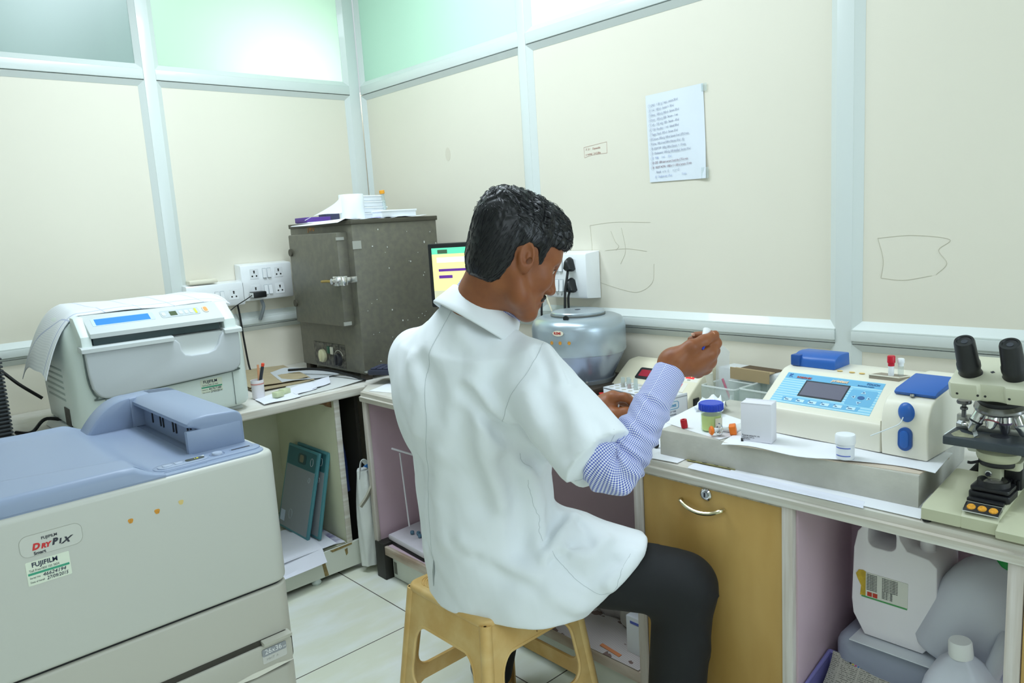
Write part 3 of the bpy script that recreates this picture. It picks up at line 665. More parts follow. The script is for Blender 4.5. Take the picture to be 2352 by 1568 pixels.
bm = nb(); lathe(bm, [(0, 0), (.021, 0), (.023, .004), (.0245, .072), (.0225, .072), (.021, .006), (0, .006)]); part('cup_body', bm, M('pot_white', '#e6e2e6', .35), t)
bm = nb(); lathe(bm, [(.0235, .055), (.0251, .055), (.0252, .060), (.0238, .060)]); part('stripe', bm, M('pot_red', '#c98f88', .4), t)
t = thing('marker_pen', 'dark marker with red tip standing in the white pen pot', 'pen', (-.958, -.603, .772), 0, rot=(.1, .22, 0))
bm = nb(); cyl(bm, (0, 0, 0), .0062, .115, bev=.001); part('barrel', bm, M('marker_dark', '#2a2f36', .4), t)
bm = nb(); cyl(bm, (0, 0, .115), .0062, .014, bev=.002); part('tip', bm, M('marker_red', '#e0492b', .4), t)
bm = nb(); lathe(bm, [(0, 0), (.004, 0), (.0045, .12), (0, .12)], (-.948, -.596, .77), 10, (.1, .12, 1)); solo('pen', bm, M('pen_orange', '#d89a72', .4), 'thin pale pen in the white pen pot', 'pen')
# black cable across the papers
bm = nb(); tube(bm, [(-.68, -.30, .792), (-.62, -.40, .797), (-.575, -.50, .790), (-.553, -.60, .779), (-.545, -.71, .768)], .0055); solo('cable', bm, black_rub, 'black cord crossing the papers in front of the oven', 'cord')
# black ribbed unit at the left edge, loose cables
t = thing('ribbed_case', 'black ribbed case at the end of the worktop behind the printer', 'device', (-1.86, -.42, .76))
bm = nb(); box(bm, -1.98, -1.752, -.50, -.25, .76, 1.05, .006); part('case', bm, black_pl, t, world=True)
bm = nb()
for i in range(22):
    z = .768+.0128*i; box(bm, -1.975, -1.746, -.506, -.25, z, z+.0065, .0015)
part('rib', bm, M('rib_grey', '#33383c', .35), t, world=True)
bm = nb(); tube(bm, [(-1.80, -.16, 1.02), (-1.72, -.15, .97), (-1.66, -.17, .90), (-1.60, -.20, .84)], .006); solo('cable', bm, black_rub, 'black cable sloping down behind the film reader', 'cable')
bm = nb(); tube(bm, [(-1.72, -.36, .765), (-1.69, -.46, .775), (-1.63, -.40, .80), (-1.56, -.48, .775), (-1.65, -.56, .77), (-1.70, -.50, .775)], .006); solo('cable', bm, black_rub, 'coiled black cable beside the ribbed case', 'cable')

# ------------------------------------------------------------------ grey oven
ov = M('hammered_grey_paint', '#6f6d5f', .42, .15, noise=(40, .2), bump=(160, .25, .0008), spec=.5, hex2='#66645a')
ovd = M('oven_edge_dark', '#4d4a3e', .5, .1)
t = thing('incubator_oven', 'large olive-grey metal laboratory oven standing in the room corner', 'oven', (-.314, -.41, .765))
bm = nb(); box(bm, -.528, -.10, -.685, -.15, .785, 1.412, .004); part('housing', bm, ov, t, world=True)
bm = nb(); box(bm, -.533, -.095, -.690, -.145, 1.405, 1.424, .003); part('top_panel', bm, ovd, t, world=True)
for x, y in ((-.505, -.66), (-.13, -.66), (-.505, -.18), (-.13, -.18)):
    bm = nb(); box(bm, x-.018, x+.018, y-.018, y+.018, .760, .787, .002); part('foot', bm, M('oven_foot', '#3a332a', .7), t, world=True)
bm = nb(); box(bm, -.578, -.526, -.645, -.222, .990, 1.377, .006); door = part('door', bm, ov, t, world=True)
tp = M('silver_tape', '#a3a49c', .4)
bm = nb(); box(bm, -.579, -.545, -.647, -.640, 1.345, 1.357); part('tape', bm, tp, door, world=True)
bm = nb(); box(bm, -.579, -.545, -.647, -.640, .995, 1.010); part('tape', bm, tp, door, world=True)
bm = nb(); box(bm, -.53, -.52, -.6865, -.684, 1.305, 1.338); box(bm, -.52, -.49, -.6865, -.684, 1.305, 1.338); part('tape', bm, tp, t, world=True)
bm = nb(); cyl(bm, (-.578, -.238, 1.30), .016, .006, (-1, 0, 0)); part('hinge_disc', bm, ovd, door, world=True)
bm = nb(); cyl(bm, (-.578, -.236, 1.075), .016, .006, (-1, 0, 0)); part('hinge_disc', bm, ovd, door, world=True)
bm = nb(); box(bm, -.590, -.576, -.640, -.605, 1.16, 1.20, .002); tube(bm, [(-.592, -.622, 1.182), (-.604, -.640, 1.184), (-.606, -.672, 1.190)], .010, 10); box(bm, -.60, -.575, -.700, -.665, 1.163, 1.203, .004); cyl(bm, (-.588, -.622, 1.18), .012, .018, (-1, 0, 0)); latch = part('latch', bm, chrome, door, world=True)
bm = nb(); tube(bm, [(-.598, -.605, 1.180), (-.60, -.57, 1.180), (-.60, -.53, 1.178)], .0055, 8); part('latch_lever', bm, M('brass_old', '#a68e4e', .4, .6), latch, world=True)
bm = nb(); box(bm, -.600, -.526, -.690, -.683, 1.172, 1.196, .001); part('latch_catch', bm, chrome, t, world=True)
bm = nb(); box(bm, -.5305, -.527, -.541, -.270, .795, .898, .001); pan = part('control_plate', bm, M('worn_nameplate', '#6b675c', .45, noise=(55, .5), hex2='#2c2a26'), t, world=True)
def knob(y, z, r, mat, nm):
    bm = nb(); lathe(bm, [(0, .0), (r, 0), (r*.95, .012), (r*.75, .016), (0, .016)], (-.5305, y, z), 24, (-1, 0, 0)); box(bm, -.553, -.542, y-.0035, y+.0035, z-r*.8, z+r*.8, .001); part(nm, bm, mat, pan, world=True)
knob(-.352, .838, .030, M('knob_cream', '#c9c5a2', .45), 'knob'); knob(-.487, .832, .028, M('knob_black', '#26262a', .4), 'knob')
bm = nb(); box(bm, -.538, -.530, -.415, -.395, .852, .885, .003); part('switch', bm, M('switch_green', '#2f5b46', .4), pan, world=True)
bm = nb(); box(bm, -.538, -.530, -.445, -.423, .850, .884, .003); part('switch', bm, M('switch_cream', '#c9c6b6', .4), pan, world=True)
bm = nb(); tube(bm, [(-.531, -.487+.040*math.cos(a), .832+.040*math.sin(a)) for a in [PI*.15+k*PI*.7/12 for k in range(13)]], .0018, 5, False); part('dial_scale', bm, M('scale_white', '#b5b3a8', .5), pan, world=True)
text('1 2 3 4 5 6 7 8', .010, (-.5308, -.30, .884), (90, 0, -90), M('plate_lettering', '#a5a294', .5), pan, world=True)
og = M('orange_paint', '#c8873a', .5)
text('J W U', .023, (-.5285, -.318, 1.385), (90, 0, -90), og, t, 'lettering', world=True, sx=1.0, bold=.0012)
bm = nb(); rr = random.Random(5)
for i in range(46):
    x, z, s = rr.uniform(-.51, -.11), rr.uniform(.80, 1.39)*1, rr.choice([.0012, .0015, .002, .0032])
    prism(bm, ell(x, z, s, s*rr.uniform(.7, 1.8), 7), 'y', -.6858, -.685)
for i in range(12):
    x = rr.uniform(-.525, -.43); prism(bm, ell(x, .792+rr.uniform(0, .012), rr.uniform(.003, .009), .002, 8), 'y', -.6858, -.685)
part('paint_speck', bm, M('paint_speck_white', '#c9ccc6', .6), t, world=True)
# things on top of the oven
zt = 1.4245
sheetq('paper_sheet', 'crumpled white sheet covering the top of the oven', [(-.575, -.66), (-.16, -.70), (-.12, -.25), (-.54, -.18)], zt+.001, paper, lift=lambda u, v: (-.012*max(0, .08-u)/.08) + .003*math.sin(u*20), wav=.0015)
bm = nb(); box(bm, -.52, -.40, -.30, -.19, zt+.004, zt+.026, .002); solo('test_kit_box', bm, M('violet_card', '#5b3a92', .5), 'flat violet box at the far edge of the oven top', 'box')
bm = nb(); box(bm, -.40, -.33, -.26, -.19, zt+.004, zt+.046, .002); solo('carton', bm, M('navy_card', '#3d3f5c', .5), 'small dark blue carton behind the tissue roll on the oven', 'box')
roll_m = M('tissue_white', '#eef3f6', .85)
t = thing('tissue_roll', 'white tissue roll standing on the oven with its end hanging loose', 'tissue', (-.445, -.565, zt+.003))
bm = nb(); lathe(bm, [(.012, 0), (.050, 0), (.0515, .003), (.0515, .100), (.05, .103), (.012, .103), (.011, .10), (.011, .003), (.012, 0)], n=48); part('roll', bm, roll_m, t)
bm = nb(); sheet(bm, lambda u, v: (-.050-.135*u+.0*v, -.005+.07*u+.03*math.sin(u*3), (.098-.098*u**.55)*(.25+.75*v)+.014*math.sin(u*3)*(1-v)+.005), 16, 6, .0012); part('loose_end', bm, roll_m, t, 60)
def tray(label, x, y, z, w, d, h, a=0):
    t = thing('foam_tray', label, 'tray', (x, y, z), a, 'white trays on the oven')
    bm = nb(); box(bm, -w/2, w/2, -d/2, d/2, 0, h, .004); part('tray_body', bm, M('foam_white', '#e9eef2', .6), t)
    bm = nb(); box(bm, -w/2-.003, w/2+.003, -d/2-.003, d/2+.003, h*.75, h, .002); part('rim', bm, M('foam_rim', '#eef2f5', .6), t)
for i, l in enumerate(('bottom white tray of the stack behind the tissue roll', 'middle white tray of the stack behind the tissue roll', 'third white tray of the stack behind the tissue roll', 'topmost white tray of the stack behind the tissue roll')):
    tray(l, -.335+(-.006*i), -.50, zt+.004+.0245*i, .155-.008*i, .12, .0235)
tray('flat white tray at the front edge of the oven top', -.285, -.640, zt+.003, .175, .075, .030)
t = thing('sample_tube', 'clear tube with yellow cap standing on the oven among white trays', 'test tube', (-.278, -.56, zt+.030), rot=(.0, -.10, 0))
bm = nb(); lathe(bm, [(0, 0), (.006, .001), (.0085, .006), (.0085, .078), (.0075, .078), (.0075, .008), (0, .006)], n=20); part('glass', bm, clear, t)
bm = nb(); cyl(bm, (0, 0, .076), .0115, .016, bev=.002); part('cap', bm, M('cap_yellow', '#eea32c', .4), t)
bm = nb(); cyl(bm, (0, 0, .008), .0072, .03, n=16); part('sample', bm, M('tube_label_white', '#e9edf0', .5), t)
bm = nb(); box(bm, -.40, -.36, -.665, -.63, zt+.003, zt+.006, .001); solo('sachet', bm, M('lilac_sachet', '#b7b4e6', .5), 'lilac sachet lying flat at the front of the oven top', 'sachet')

# ------------------------------------------------------------------ monitor behind the man
t = thing('monitor', 'black framed monitor with yellow screen behind the seated man', 'monitor', (-.26, -1.12, .76), -55)
W2, Hm = .37, .25
bm = nb(); box(bm, -W2/2, W2/2, 0, .03, .30, .30+Hm, .006); part('housing', bm, black_pl, t)
def screen_col(nt, b):
    b.inputs['Emission Strength'].default_value = .75
    tc = nt.nodes.new('ShaderNodeTexCoord'); s = nt.nodes.new('ShaderNodeSeparateXYZ'); nt.links.new(tc.outputs['Object'], s.inputs[0])
    top = nmath(nt, 'GREATER_THAN', s.outputs[2], .508); bot = nmath(nt, 'LESS_THAN', s.outputs[2], .365)
    c = nmix(nt, top, lin('#d8d98c'), lin('#58c79b')); c = nmix(nt, bot, c, lin('#b4b49a'))
    nt.links.new(c, b.inputs['Emission Color']); return c
bm = nb(); box(bm, -W2/2+.016, W2/2-.016, -.0012, .001, .318, .30+Hm-.018); scr = part('screen', bm, pattern_mat('screen_yellow', screen_col, .3), t)
bm = nb(); box(bm, -.15, -.02, -.0016, -.001, .475, .495); part('text_field', bm, M('field_white', '#eef2ea', .4, emis=.5), scr)
bm = nb(); box(bm, -.145, -.01, -.0016, -.001, .440, .450); box(bm, -.145, -.09, -.0016, -.001, .413, .425); part('text_field', bm, M('field_violet', '#5b2a8a', .4, emis=.5), scr)
bm = nb(); box(bm, -.145, -.105, -.0016, -.001, .510, .525); part('tab', bm, M('tab_dark', '#4d6a4f', .4), scr)
bm = nb(); box(bm, -.03, .03, .005, .03, .01, .32, .004); box(bm, -.10, .10, -.05, .10, 0, .012, .004); part('stand', bm, black_pl, t)
t = thing('keyboard', 'dark keyboard edge showing beside the man\'s back on the counter', 'keyboard', (-.42, -.92, .80), -60)
bm = nb(); box(bm, -.20, .16, -.06, .06, .0, .022, .006); part('case', bm, M('keyboard_navy', '#2e3140', .5), t)
bm = nb()
for i in range(12):
    for j in range(4): box(bm, -.19+i*.028, -.167+i*.028, -.05+j*.025, -.03+j*.025, .022, .028, .002)
part('key', bm, M('key_navy', '#3a3e52', .5), t)
bm = nb(); box(bm, -.50, -.33, -1.00, -.85, .7605, .80, .004); solo('stack_box', bm, M('dark_box', '#3a3a3c', .6), 'dark box under the keyboard beside the oven', 'box')

# ================================================================== the film printer in the foreground
pr_w = M('printer_body_cream', '#c4c5bd', .36, noise=(1.5, .02), bump=(400, .06, .0004)); pr_l = M('printer_lower_cream', '#b9b7ac', .36, bump=(400, .06, .0004)); pr_b = M('printer_blue_grey', '#8a98b1', .38, bump=(500, .08, .0004)); pr_bd = M('printer_blue_grey_dark', '#7f8ca5', .36)
pr_seam = M('printer_seam', '#1e1e20', .7)
t = thing('film_printer', 'large cream medical film printer with blue-grey top tray, standing on the floor', 'printer', (-1.76, -1.5, 0))
X0, X1, Y0, Y1 = -2.09, -1.442, -1.805, -1.19
def slab(z0, z1, r, ins=0, mat=pr_w, name='body', top=.012):
    pl = rrect(X0+ins, X1-ins, Y0+ins, Y1-ins, r, 8); b = nb(); prism(b, pl, 'z', z0, z1, top, 4); return part(name, b, mat, t, 40, world=True)
body = slab(.592, .902, .035)
slab(.05, .596, .03, .010, pr_seam, 'inner_frame', .002)
# middle band, curved upper edge like the seam in the front
mid = slab(.395, .588, .036, .001, pr_l, 'lower_cover', .006)
slab(.045, .388, .036, .002, pr_l, 'tray_cabinet', .006)
bm = nb(); box(bm, X0+.05, X1-.05, Y0+.05, Y1-.05, 0, .05); part('plinth', bm, black_pl, t, world=True)
# film drawer front in the lower cover
gap = M('drawer_gap', '#39362f', .7)
bm = nb(); prism(bm, rrect(-1.98, -1.456, .398, .476, .018), 'y', -1.8062, -1.80); part('drawer_gap', bm, gap, t, world=True)
bm = nb(); prism(bm, rrect(-1.977, -1.459, .401, .463, .012), 'y', -1.811, -1.80, .002); dr = part('drawer', bm, pr_l, t, world=True)
bm = nb(); prism(bm, [(-1.812, .461), (-1.824, .466), (-1.826, .4735), (-1.80, .4755)], 'x', -1.53, -1.462, .002); part('drawer_latch', bm, pr_l, dr, world=True)
bm = nb(); prism(bm, rrect(-1.532, -1.474, .419, .454, .004), 'y', -1.8118, -1.81); lab = part('size_label', bm, M('label_silver', '#c6c5c0', .4), dr, world=True)
bm = nb(); prism(bm, rrect(-1.532, -1.474, .436, .454, .004), 'y', -1.8122, -1.81); part('label_band', bm, M('label_grey', '#92959a', .4), lab, world=True)
text('26x36', .0165, (-1.526, -1.8124, .4375), (90, 0, 0), M('label_white_ink', '#e6e6e6', .5), lab, world=True); text('cm', .007, (-1.483, -1.8124, .4395), (90, 0, 0), M('label_white_ink', '#e6e6e6', .5), lab, world=True)
text('14x17  A', .008, (-1.524, -1.8121, .424), (90, 0, 0), M('label_faint_ink', '#b1b0ac', .5), lab, world=True)
bm = nb(); prism(bm, [(-1.62, .402), (-1.56, .409), (-1.50, .409), (-1.46, .402), (-1.55, .397)], 'y', -1.8135, -1.805); part('drawer_grip', bm, M('grip_light', '#dcd9cd', .35), dr, world=True)
# badge and sticker
bm = nb(); bx = rrect(-1.947, -1.844, .820, .861, .014, 6)
tube(bm, [(p[0], -1.8052, p[1]) for p in bx + bx[:1]], .0004, 4, False); bd = part('badge_outline', bm, M('badge_line', '#a6a79c', .5), body, world=True)
bm = nb(); prism(bm, rrect(-1.9465, -1.8445, .8205, .8605, .0135, 6), 'y', -1.8054, -1.80); bd = part('badge', bm, M('badge_silver', '#c9cac2', .3), t, world=True)
fuji = M('badge_ink', '#33353f', .5); dry = M('badge_red', '#c93636', .5)
text('FUJIFILM', .0072, (-1.9115, -1.8057, .8465), (90, 0, 0), fuji, bd, world=True, bold=.0001)
text('D', .0158, (-1.928, -1.8057, .829), (90, 0, 0), dry, bd, world=True, shear=.25, bold=.0009)
text('RY', .0118, (-1.9135, -1.8057, .829), (90, 0, 0), dry, bd, world=True, shear=.25, bold=.0008)
text('P', .0158, (-1.8955, -1.8057, .829), (90, 0, 0), fuji, bd, world=True, shear=.25, bold=.0009)
text('I', .0118, (-1.884, -1.8057, .829), (90, 0, 0), fuji, bd, world=True, shear=.25, bold=.0008)
text('X', .0150, (-1.880, -1.8057, .8265), (90, 0, 0), fuji, bd, world=True, shear=.5, bold=.0006, sx=1.2)
text('Smart', .0082, (-1.9265, -1.8057, .8205), (90, 0, 0), fuji, bd, world=True, bold=.0002)
sticker(t, -1.9425, .766, -1.8052, .0715, .0455, '46624194', '27/09/2015')
og2 = M('turmeric_dot', '#dd9a3a', .7, noise=(180, .3)); og3 = M('faded_dot', '#d5bd7c', .7)
for x, z, s, m in ((-1.758, .834, .0058, og2), (-1.707, .838, .0062, og2), (-1.659, .843, .0060, og3)):
    bm = nb(); prism(bm, [(x+s*math.cos(a)*(.8+.15*math.sin(3*a)), z+s*math.sin(a)*(1+.2*math.cos(2*a))) for a in [k*2*PI/18 for k in range(18)]], 'y', -1.8056, -1.80); part('orange_dot', bm, m, body, world=True)
# blue-grey top
TX0, TX1, TY0, TY1 = X0+.004, -1.458, -1.797, -1.20
bm = nb(); prism(bm, rrect(TX0, TX1, TY0, TY1, .03, 6), 'z', .898, .9055, .003, 2); tp_ = part('top_cover', bm, pr_b, t, world=True)
# raised output tray: front lip, sloping bed and a low back edge
def ty(u, v):
    x = TX0+.004+u*(-1.588-TX0-.004); y = TY0+.016+v*(TY1-TY0-.018)
    d = y-TY0
    right = min(1, max(0, (-1.685-x)/.055)); right = right*right*(3-2*right)
    a = min(1, max(0, (d-(.15-.11*max(0, (x+2.05)/.46)))/.06)); a = a*a*(3-2*a)
    z = .9065+(.029+.004*d/.15)*right*(1-a) + (.0130*right+.001)*a
    z += .012*a*max(0, 1-(x-TX0)/.25)*.6
    if v > .94: z += .006*(v-.94)/.06*right
    return (x, y, z)
b = nb(); sheet(b, ty, 70, 60, .004); part('output_tray', b, pr_b, t, 60, world=True)
rings = []
for k in range(15):
    x = TX0+.002+k/14*(-1.680-TX0); right = min(1, max(0, (-1.685-x)/.055)); right = right*right*(3-2*right); h = .0012+.029*right
    rings.append([(x, TY0-.001, .9045), (x, TY0+.0005, .9055+h*.55), (x, TY0+.005, .9055+h*.9), (x, TY0+.012, .9060+h), (x, TY0+.022, .9060+h), (x, TY0+.022, .9045)])
bm = nb(); loft(bm, rings); part('tray_lip', bm, pr_b, t, 50, world=True)
# hood with film exit slots
bm = nb()
hp = [(-1.463, .903), (-1.463, .962)] + [(-1.463-.022*(1-math.cos(a)), .962+.022*math.sin(a)) for a in [k*PI/2/5 for k in range(1, 6)]] + [(-1.545, .987), (-1.578, .984), (-1.590, .974), (-1.590, .966), (-1.575, .962), (-1.566, .957), (-1.566, .903)]
prism(bm, hp, 'y', -1.690, -1.235, .012, 4); hood = part('film_exit_hood', bm, pr_b, t, 40, world=True)
bm = nb(); box(bm, -1.594, -1.470, -1.692, -1.676, .903, .958, .003); part('hood_front', bm, pr_b, hood, 40, world=True)
bm = nb(); prism(bm, hp[:8]+[(-1.60, .985), (-1.60, .903)], 'y', -1.30, -1.225, .01, 3); part('hood_cheek', bm, pr_b, hood, 40, world=True)
bm = nb(); box(bm, -1.5675, -1.56, -1.672, -1.305, .908, .958); part('exit_opening', bm, pr_bd, hood, world=True)
bm = nb()
for y in (-1.375, -1.435, -1.455, -1.525, -1.545, -1.625, -1.645): prism(bm, rrect(y-.0032, y+.0032, .925, .957, .003), 'x', -1.5695, -1.56)
part('exit_slot', bm, M('slot_black', '#15161a', .6), hood, world=True)
wing = [(-1.595, .903)] + [(-1.595-.115*u, .903+.082*(1-u**2.2)) for u in [k/14 for k in range(15)]]
bm = nb(); prism(bm, wing, 'y', -1.30, -1.225, .006, 2); part('hood_wing', bm, pr_b, hood, 40, world=True)
# control strip
bm = nb(); prism(bm, [(x, y) for x, y in rrect(-1.688, -1.458, -1.775, -1.722, .024, 8)], 'z', .902, .9085, .0025); cs = part('control_strip', bm, pr_b, t, world=True)
bm = nb(); prism(bm, rrect(-1.680, -1.575, -1.766, -1.733, .015, 8), 'z', .903, .9105, .0015); cp = part('control_panel', bm, M('panel_blue_grey', '#98a4b9', .35), cs, world=True)
bm = nb(); prism(bm, rrect(-1.622, -1.582, -1.757, -1.741, .007, 6), 'z', .905, .9115); part('display', bm, M('lcd_olive', '#4c4f44', .25), cp, world=True)
text('1.0', .008, (-1.604, -1.753, .9117), (0, 0, 0), M('lcd_yellow', '#c8c63c', .4, emis=.6), cp, 'display_digits', world=True)
bm = nb(); prism(bm, rrect(-1.645, -1.628, -1.757, -1.742, .003), 'z', .905, .912, .0006); prism(bm, rrect(-1.670, -1.649, -1.757, -1.742, .007), 'z', .905, .912, .0006); part('button', bm, M('button_blue_grey', '#a9b4c8', .3), cp, world=True)
bm = nb(); lathe(bm, [(0, .006), (.010, .006), (.0115, .004), (.0118, .0)], (-1.553, -1.748, .907)); part('power_button', bm, M('button_blue_grey', '#a9b4c8', .3), cs, world=True)
bm = nb(); tube(bm, [(-1.553+.0155*math.cos(a), -1.748+.0155*math.sin(a), .9085) for a in [k*2*PI/24 for k in range(25)]], .0012, 5, False); part('button_ring', bm, pr_bd, cs, world=True)
bm = nb(); prism(bm, rrect(-1.525, -1.470, -1.752, -1.738, .006), 'z', .905, .9087); part('card_slot_surround', bm, pr_bd, cs, world=True)
bm = nb(); box(bm, -1.520, -1.478, -1.748, -1.7435, .905, .9092); part('card_slot', bm, M('slot_black', '#15161a', .6), cs, world=True)
bm = nb(); box(bm, -1.583, -1.577, -1.7345, -1.7315, .905, .9095); part('status_lamp', bm, M('lamp_white_lens', '#eaf3df', .3, emis=.5), cs, world=True)

# ================================================================== the right counter
pink = M('pink_cabinet_board', '#cdb3bf', .5, noise=(4, .06)); pinkw = M('pink_white_edge', '#d2ccc6', .5, noise=(22, .3, (4, 4, .2)), hex2='#bfb6ac')
yel = M('yellow_wood_laminate', '#c4a160', .45, noise=(5, .14, (1, 1, .35)), hex2='#b08a48')
yt = -3.5
t = thing('worktop', 'long white worktop along the right wall carrying the laboratory instruments', 'counter', (-.33, -2.1, .73))
bm = nb(); prism(bm, [(-.648, -.85), (-.56, -.757), (.018, -.757), (.018, yt), (-.648, yt)], 'z', .728, .760, .002); part('board', bm, wood_w, t, world=True)
bm = nb()
prism(bm, [(-.662, .722), (-.664, .740), (-.656, .742), (-.656, .757), (-.646, .761), (-.646, .722)], 'y', -.85, yt, .001); part('edge_band', bm, edge_w, t, world=True)
# cabinets
t = thing('open_cabinet', 'open pink cabinet bay behind the seated man\'s stool', 'cabinet', (-.35, -1.5, 0))
bm = nb(); box(bm, -.645, -.05, -.876, -.857, .118, .727); part('side_panel', bm, pink, t, world=True)
bm = nb(); box(bm, -.655, -.640, -.880, -.853, .118, .727, .002); part('edge_strip', bm, pinkw, t, world=True)
bm = nb(); box(bm, -.20, -.185, -2.2, -.876, .14, .727); part('back_panel', bm, pink, t, world=True)
bm = nb(); box(bm, -.645, -.20, -2.2, -.876, .118, .138); part('shelf', bm, pink, t, world=True)
bm = nb(); box(bm, -.655, -.640, -2.2, -.88, .105, .140, .002); part('shelf_edge', bm, M('wood_strip_worn', '#a08b78', .6, noise=(20, .4, (1, .2, 1)), hex2='#cfc5b8'), t, world=True)
bm = nb(); box(bm, -.625, -.61, -2.2, -.93, .005, .118); part('kick_board', bm, cab_kick, t, world=True)
bm = nb(); box(bm, -.626, -.6255, -.955, -.935, .02, .07); part('tape', bm, M('grey_tape', '#77786f', .5), t, world=True)
bm = nb(); box(bm, -.66, -.605, -.925, -.862, .0, .150, .002); part('leg', bm, M('black_wood', '#24231f', .5), t, world=True)
bm = nb(); box(bm, -.660, -.64, -2.218, -2.190, .0, .727, .002); part('post', bm, pinkw, t, world=True)
# drawer unit with yellow door
t = thing('cupboard', 'cupboard with a yellow wood door, lock and curved handle', 'cabinet', (-.35, -2.41, 0))
bm = nb(); box(bm, -.655, -.640, -2.606, -2.220, .03, .722, .0015); door = part('door', bm, yel, t, world=True)
bm = nb(); box(bm, -.638, -.10, -2.606, -2.220, .02, .726); part('carcass', bm, pink, t, world=True)
bm = nb(); box(bm, -.6562, -.64, -2.606, -2.220, .716, .722); part('chipped_edge', bm, M('pale_chipped_edge', '#c9c0ae', .7, noise=(90, .4)), door, world=True)
bm = nb(); lathe(bm, [(0, 0), (.0155, 0), (.0155, .003), (.012, .006), (.0115, .004), (0, .004)], (-.655, -2.408, .702), 28, (-1, 0, 0)); lk = part('lock', bm, chrome, door, world=True)
bm = nb(); lathe(bm, [(0, 0), (.0085, 0), (.0085, .004), (0, .004)], (-.6585, -2.408, .702), 22, (-1, 0, 0)); part('lock_core', bm, steel, lk, world=True)
bm = nb(); box(bm, -.664, -.6620, -2.4095, -2.4065, .697, .708); part('keyhole', bm, ink, lk, world=True)
bm = nb(); tube(bm, [(-.655, -2.338, .674), (-.667, -2.342, .674), (-.674, -2.37, .664), (-.676, -2.40, .660), (-.674, -2.43, .664), (-.668, -2.452, .673), (-.657, -2.458, .676)], lambda u: .0042+.0012*math.sin(u*PI), 10); part('handle', bm, M('brass_chrome', '#cfc9a8', .18, 1), door, world=True)
# right bay
t = thing('open_cabinet', 'open pink cabinet bay full of plastic cans beside the yellow door', 'cabinet', (-.45, -2.83, 0))
bm = nb(); box(bm, -.660, -.640, -2.628, -2.603, .0, .727, .002); part('post', bm, pinkw, t, world=True)
bm = nb(); box(bm, -.6405, -.25, -2.632, -2.612, .02, .727); part('side_panel', bm, pink, t, world=True)
bm = nb(); box(bm, -.265, -.25, -3.4, -2.632, .02, .727); part('back_panel', bm, pink, t, world=True)
bm = nb(); box(bm, -.645, -.265, -3.4, -2.632, .18, .20); part('shelf', bm, pink, t, world=True)
bm = nb(); box(bm, -.660, -.640, -3.060, -3.034, .0, .724, .002); part('post', bm, pinkw, t, world=True)
bm = nb(); box(bm, -.66, -.640, -3.5, -3.062, .03, .722); part('neighbour_door', bm, yel, t, world=True)
bm = nb(); box(bm, -.655, -.62, -2.2, -2.19, .0, .02)
bm.free()

# ---- papers on the counter
def cpaper(label, c4, z, mat=paper, droop=0, wav=.0006, name='paper_sheet', th=.0006, nx=12):
    def f(u, v):
        p = bilerp([(*c, z) for c in c4], u, v); p.z += wav*(1+math.sin(u*5+v*7+z*70))
        if droop: e = max(0, -.655-p.x); p.z -= min(e*2.0, droop)
        return p
    bm = nb(); sheet(bm, f, nx, nx, th); return solo(name, bm, mat, label, 'paper')
cpaper('large white sheet at the corner end of the right worktop', [(-.635, -.88), (-.50, -1.30), (-.25, -1.20), (-.45, -.80)], .7612)
cpaper('white sheet with printed rows under the raised hand, on the counter', [(-.50, -1.98), (-.60, -2.2), (-.30, -2.25), (-.28, -1.95)], .7612)
cpaper('white sheet on the counter edge left of the gold slide card', [(-.658, -2.19), (-.652, -2.325), (-.555, -2.317), (-.560, -2.10)], .7618, droop=.004)
cpaper('long white sheet lying in front of the grey slab', [(-.650, -2.46), (-.652, -2.885), (-.50, -2.875), (-.56, -2.44)], .7614)
cpaper('narrow white sheet along the counter edge between card and microscope', [(-.660, -2.36), (-.660, -2.78), (-.630, -2.77), (-.625, -2.36)], .7624, paper2, droop=.003)
cpaper('white sheets under the black plugs behind the near hand', [(-.36, -1.42), (-.46, -1.80), (-.22, -1.86), (-.12, -1.70)], .7612, paper2)
# gold slide card
t = thing('slide_card', 'gold test card printed with eight circles at the counter edge', 'card', (-.61, -2.39, .763))
def sc_pt(u, v): return bilerp([(-.622, -2.330, .7636), (-.615, -2.462, .7636), (-.557, -2.448, .7636), (-.566, -2.318, .7636)], u, v)
bm = nb(); sheet(bm, lambda u, v: sc_pt(u, v), 4, 3, .001); part('card', bm, M('gold_card', '#9b9663', .45, .2), t, world=True)
bm = nb(); bm2 = nb()
for i in range(4):
    for j in range(2):
        tube(bm, [tuple(sc_pt(.13+.245*i+.095*math.cos(a), .27+.46*j+.20*math.sin(a))+Vector((0, 0, .0006))) for a in [k*2*PI/22 for k in range(23)]], .0005, 4, False)
        if j and i < 3: tube(bm2, [tuple(sc_pt(.13+.245*i+.02*math.cos(a), .27+.46*j+.05*math.sin(a))+Vector((0, 0, .0007))) for a in [k*2*PI/10 for k in range(11)]], .0006, 4, False)
part('printed_ring', bm, ink, t, world=True); part('centre_mark', bm2, ink, t, world=True)
t = thing('marker_pen', 'white marker with black cap on the counter before the grey slab', 'pen', (-.555, -2.205, .769))
bm = nb(); cyl(bm, (-.535, -2.10, .7695), .0065, .105, (-.05, -.12, 0), 20, .002); part('barrel', bm, white_pl, t, world=True)
bm = nb(); cyl(bm, (-.5755, -2.197, .7695), .0068, .018, (-.05, -.12, 0), 20, .002); part('cap', bm, black_pl, t, world=True)
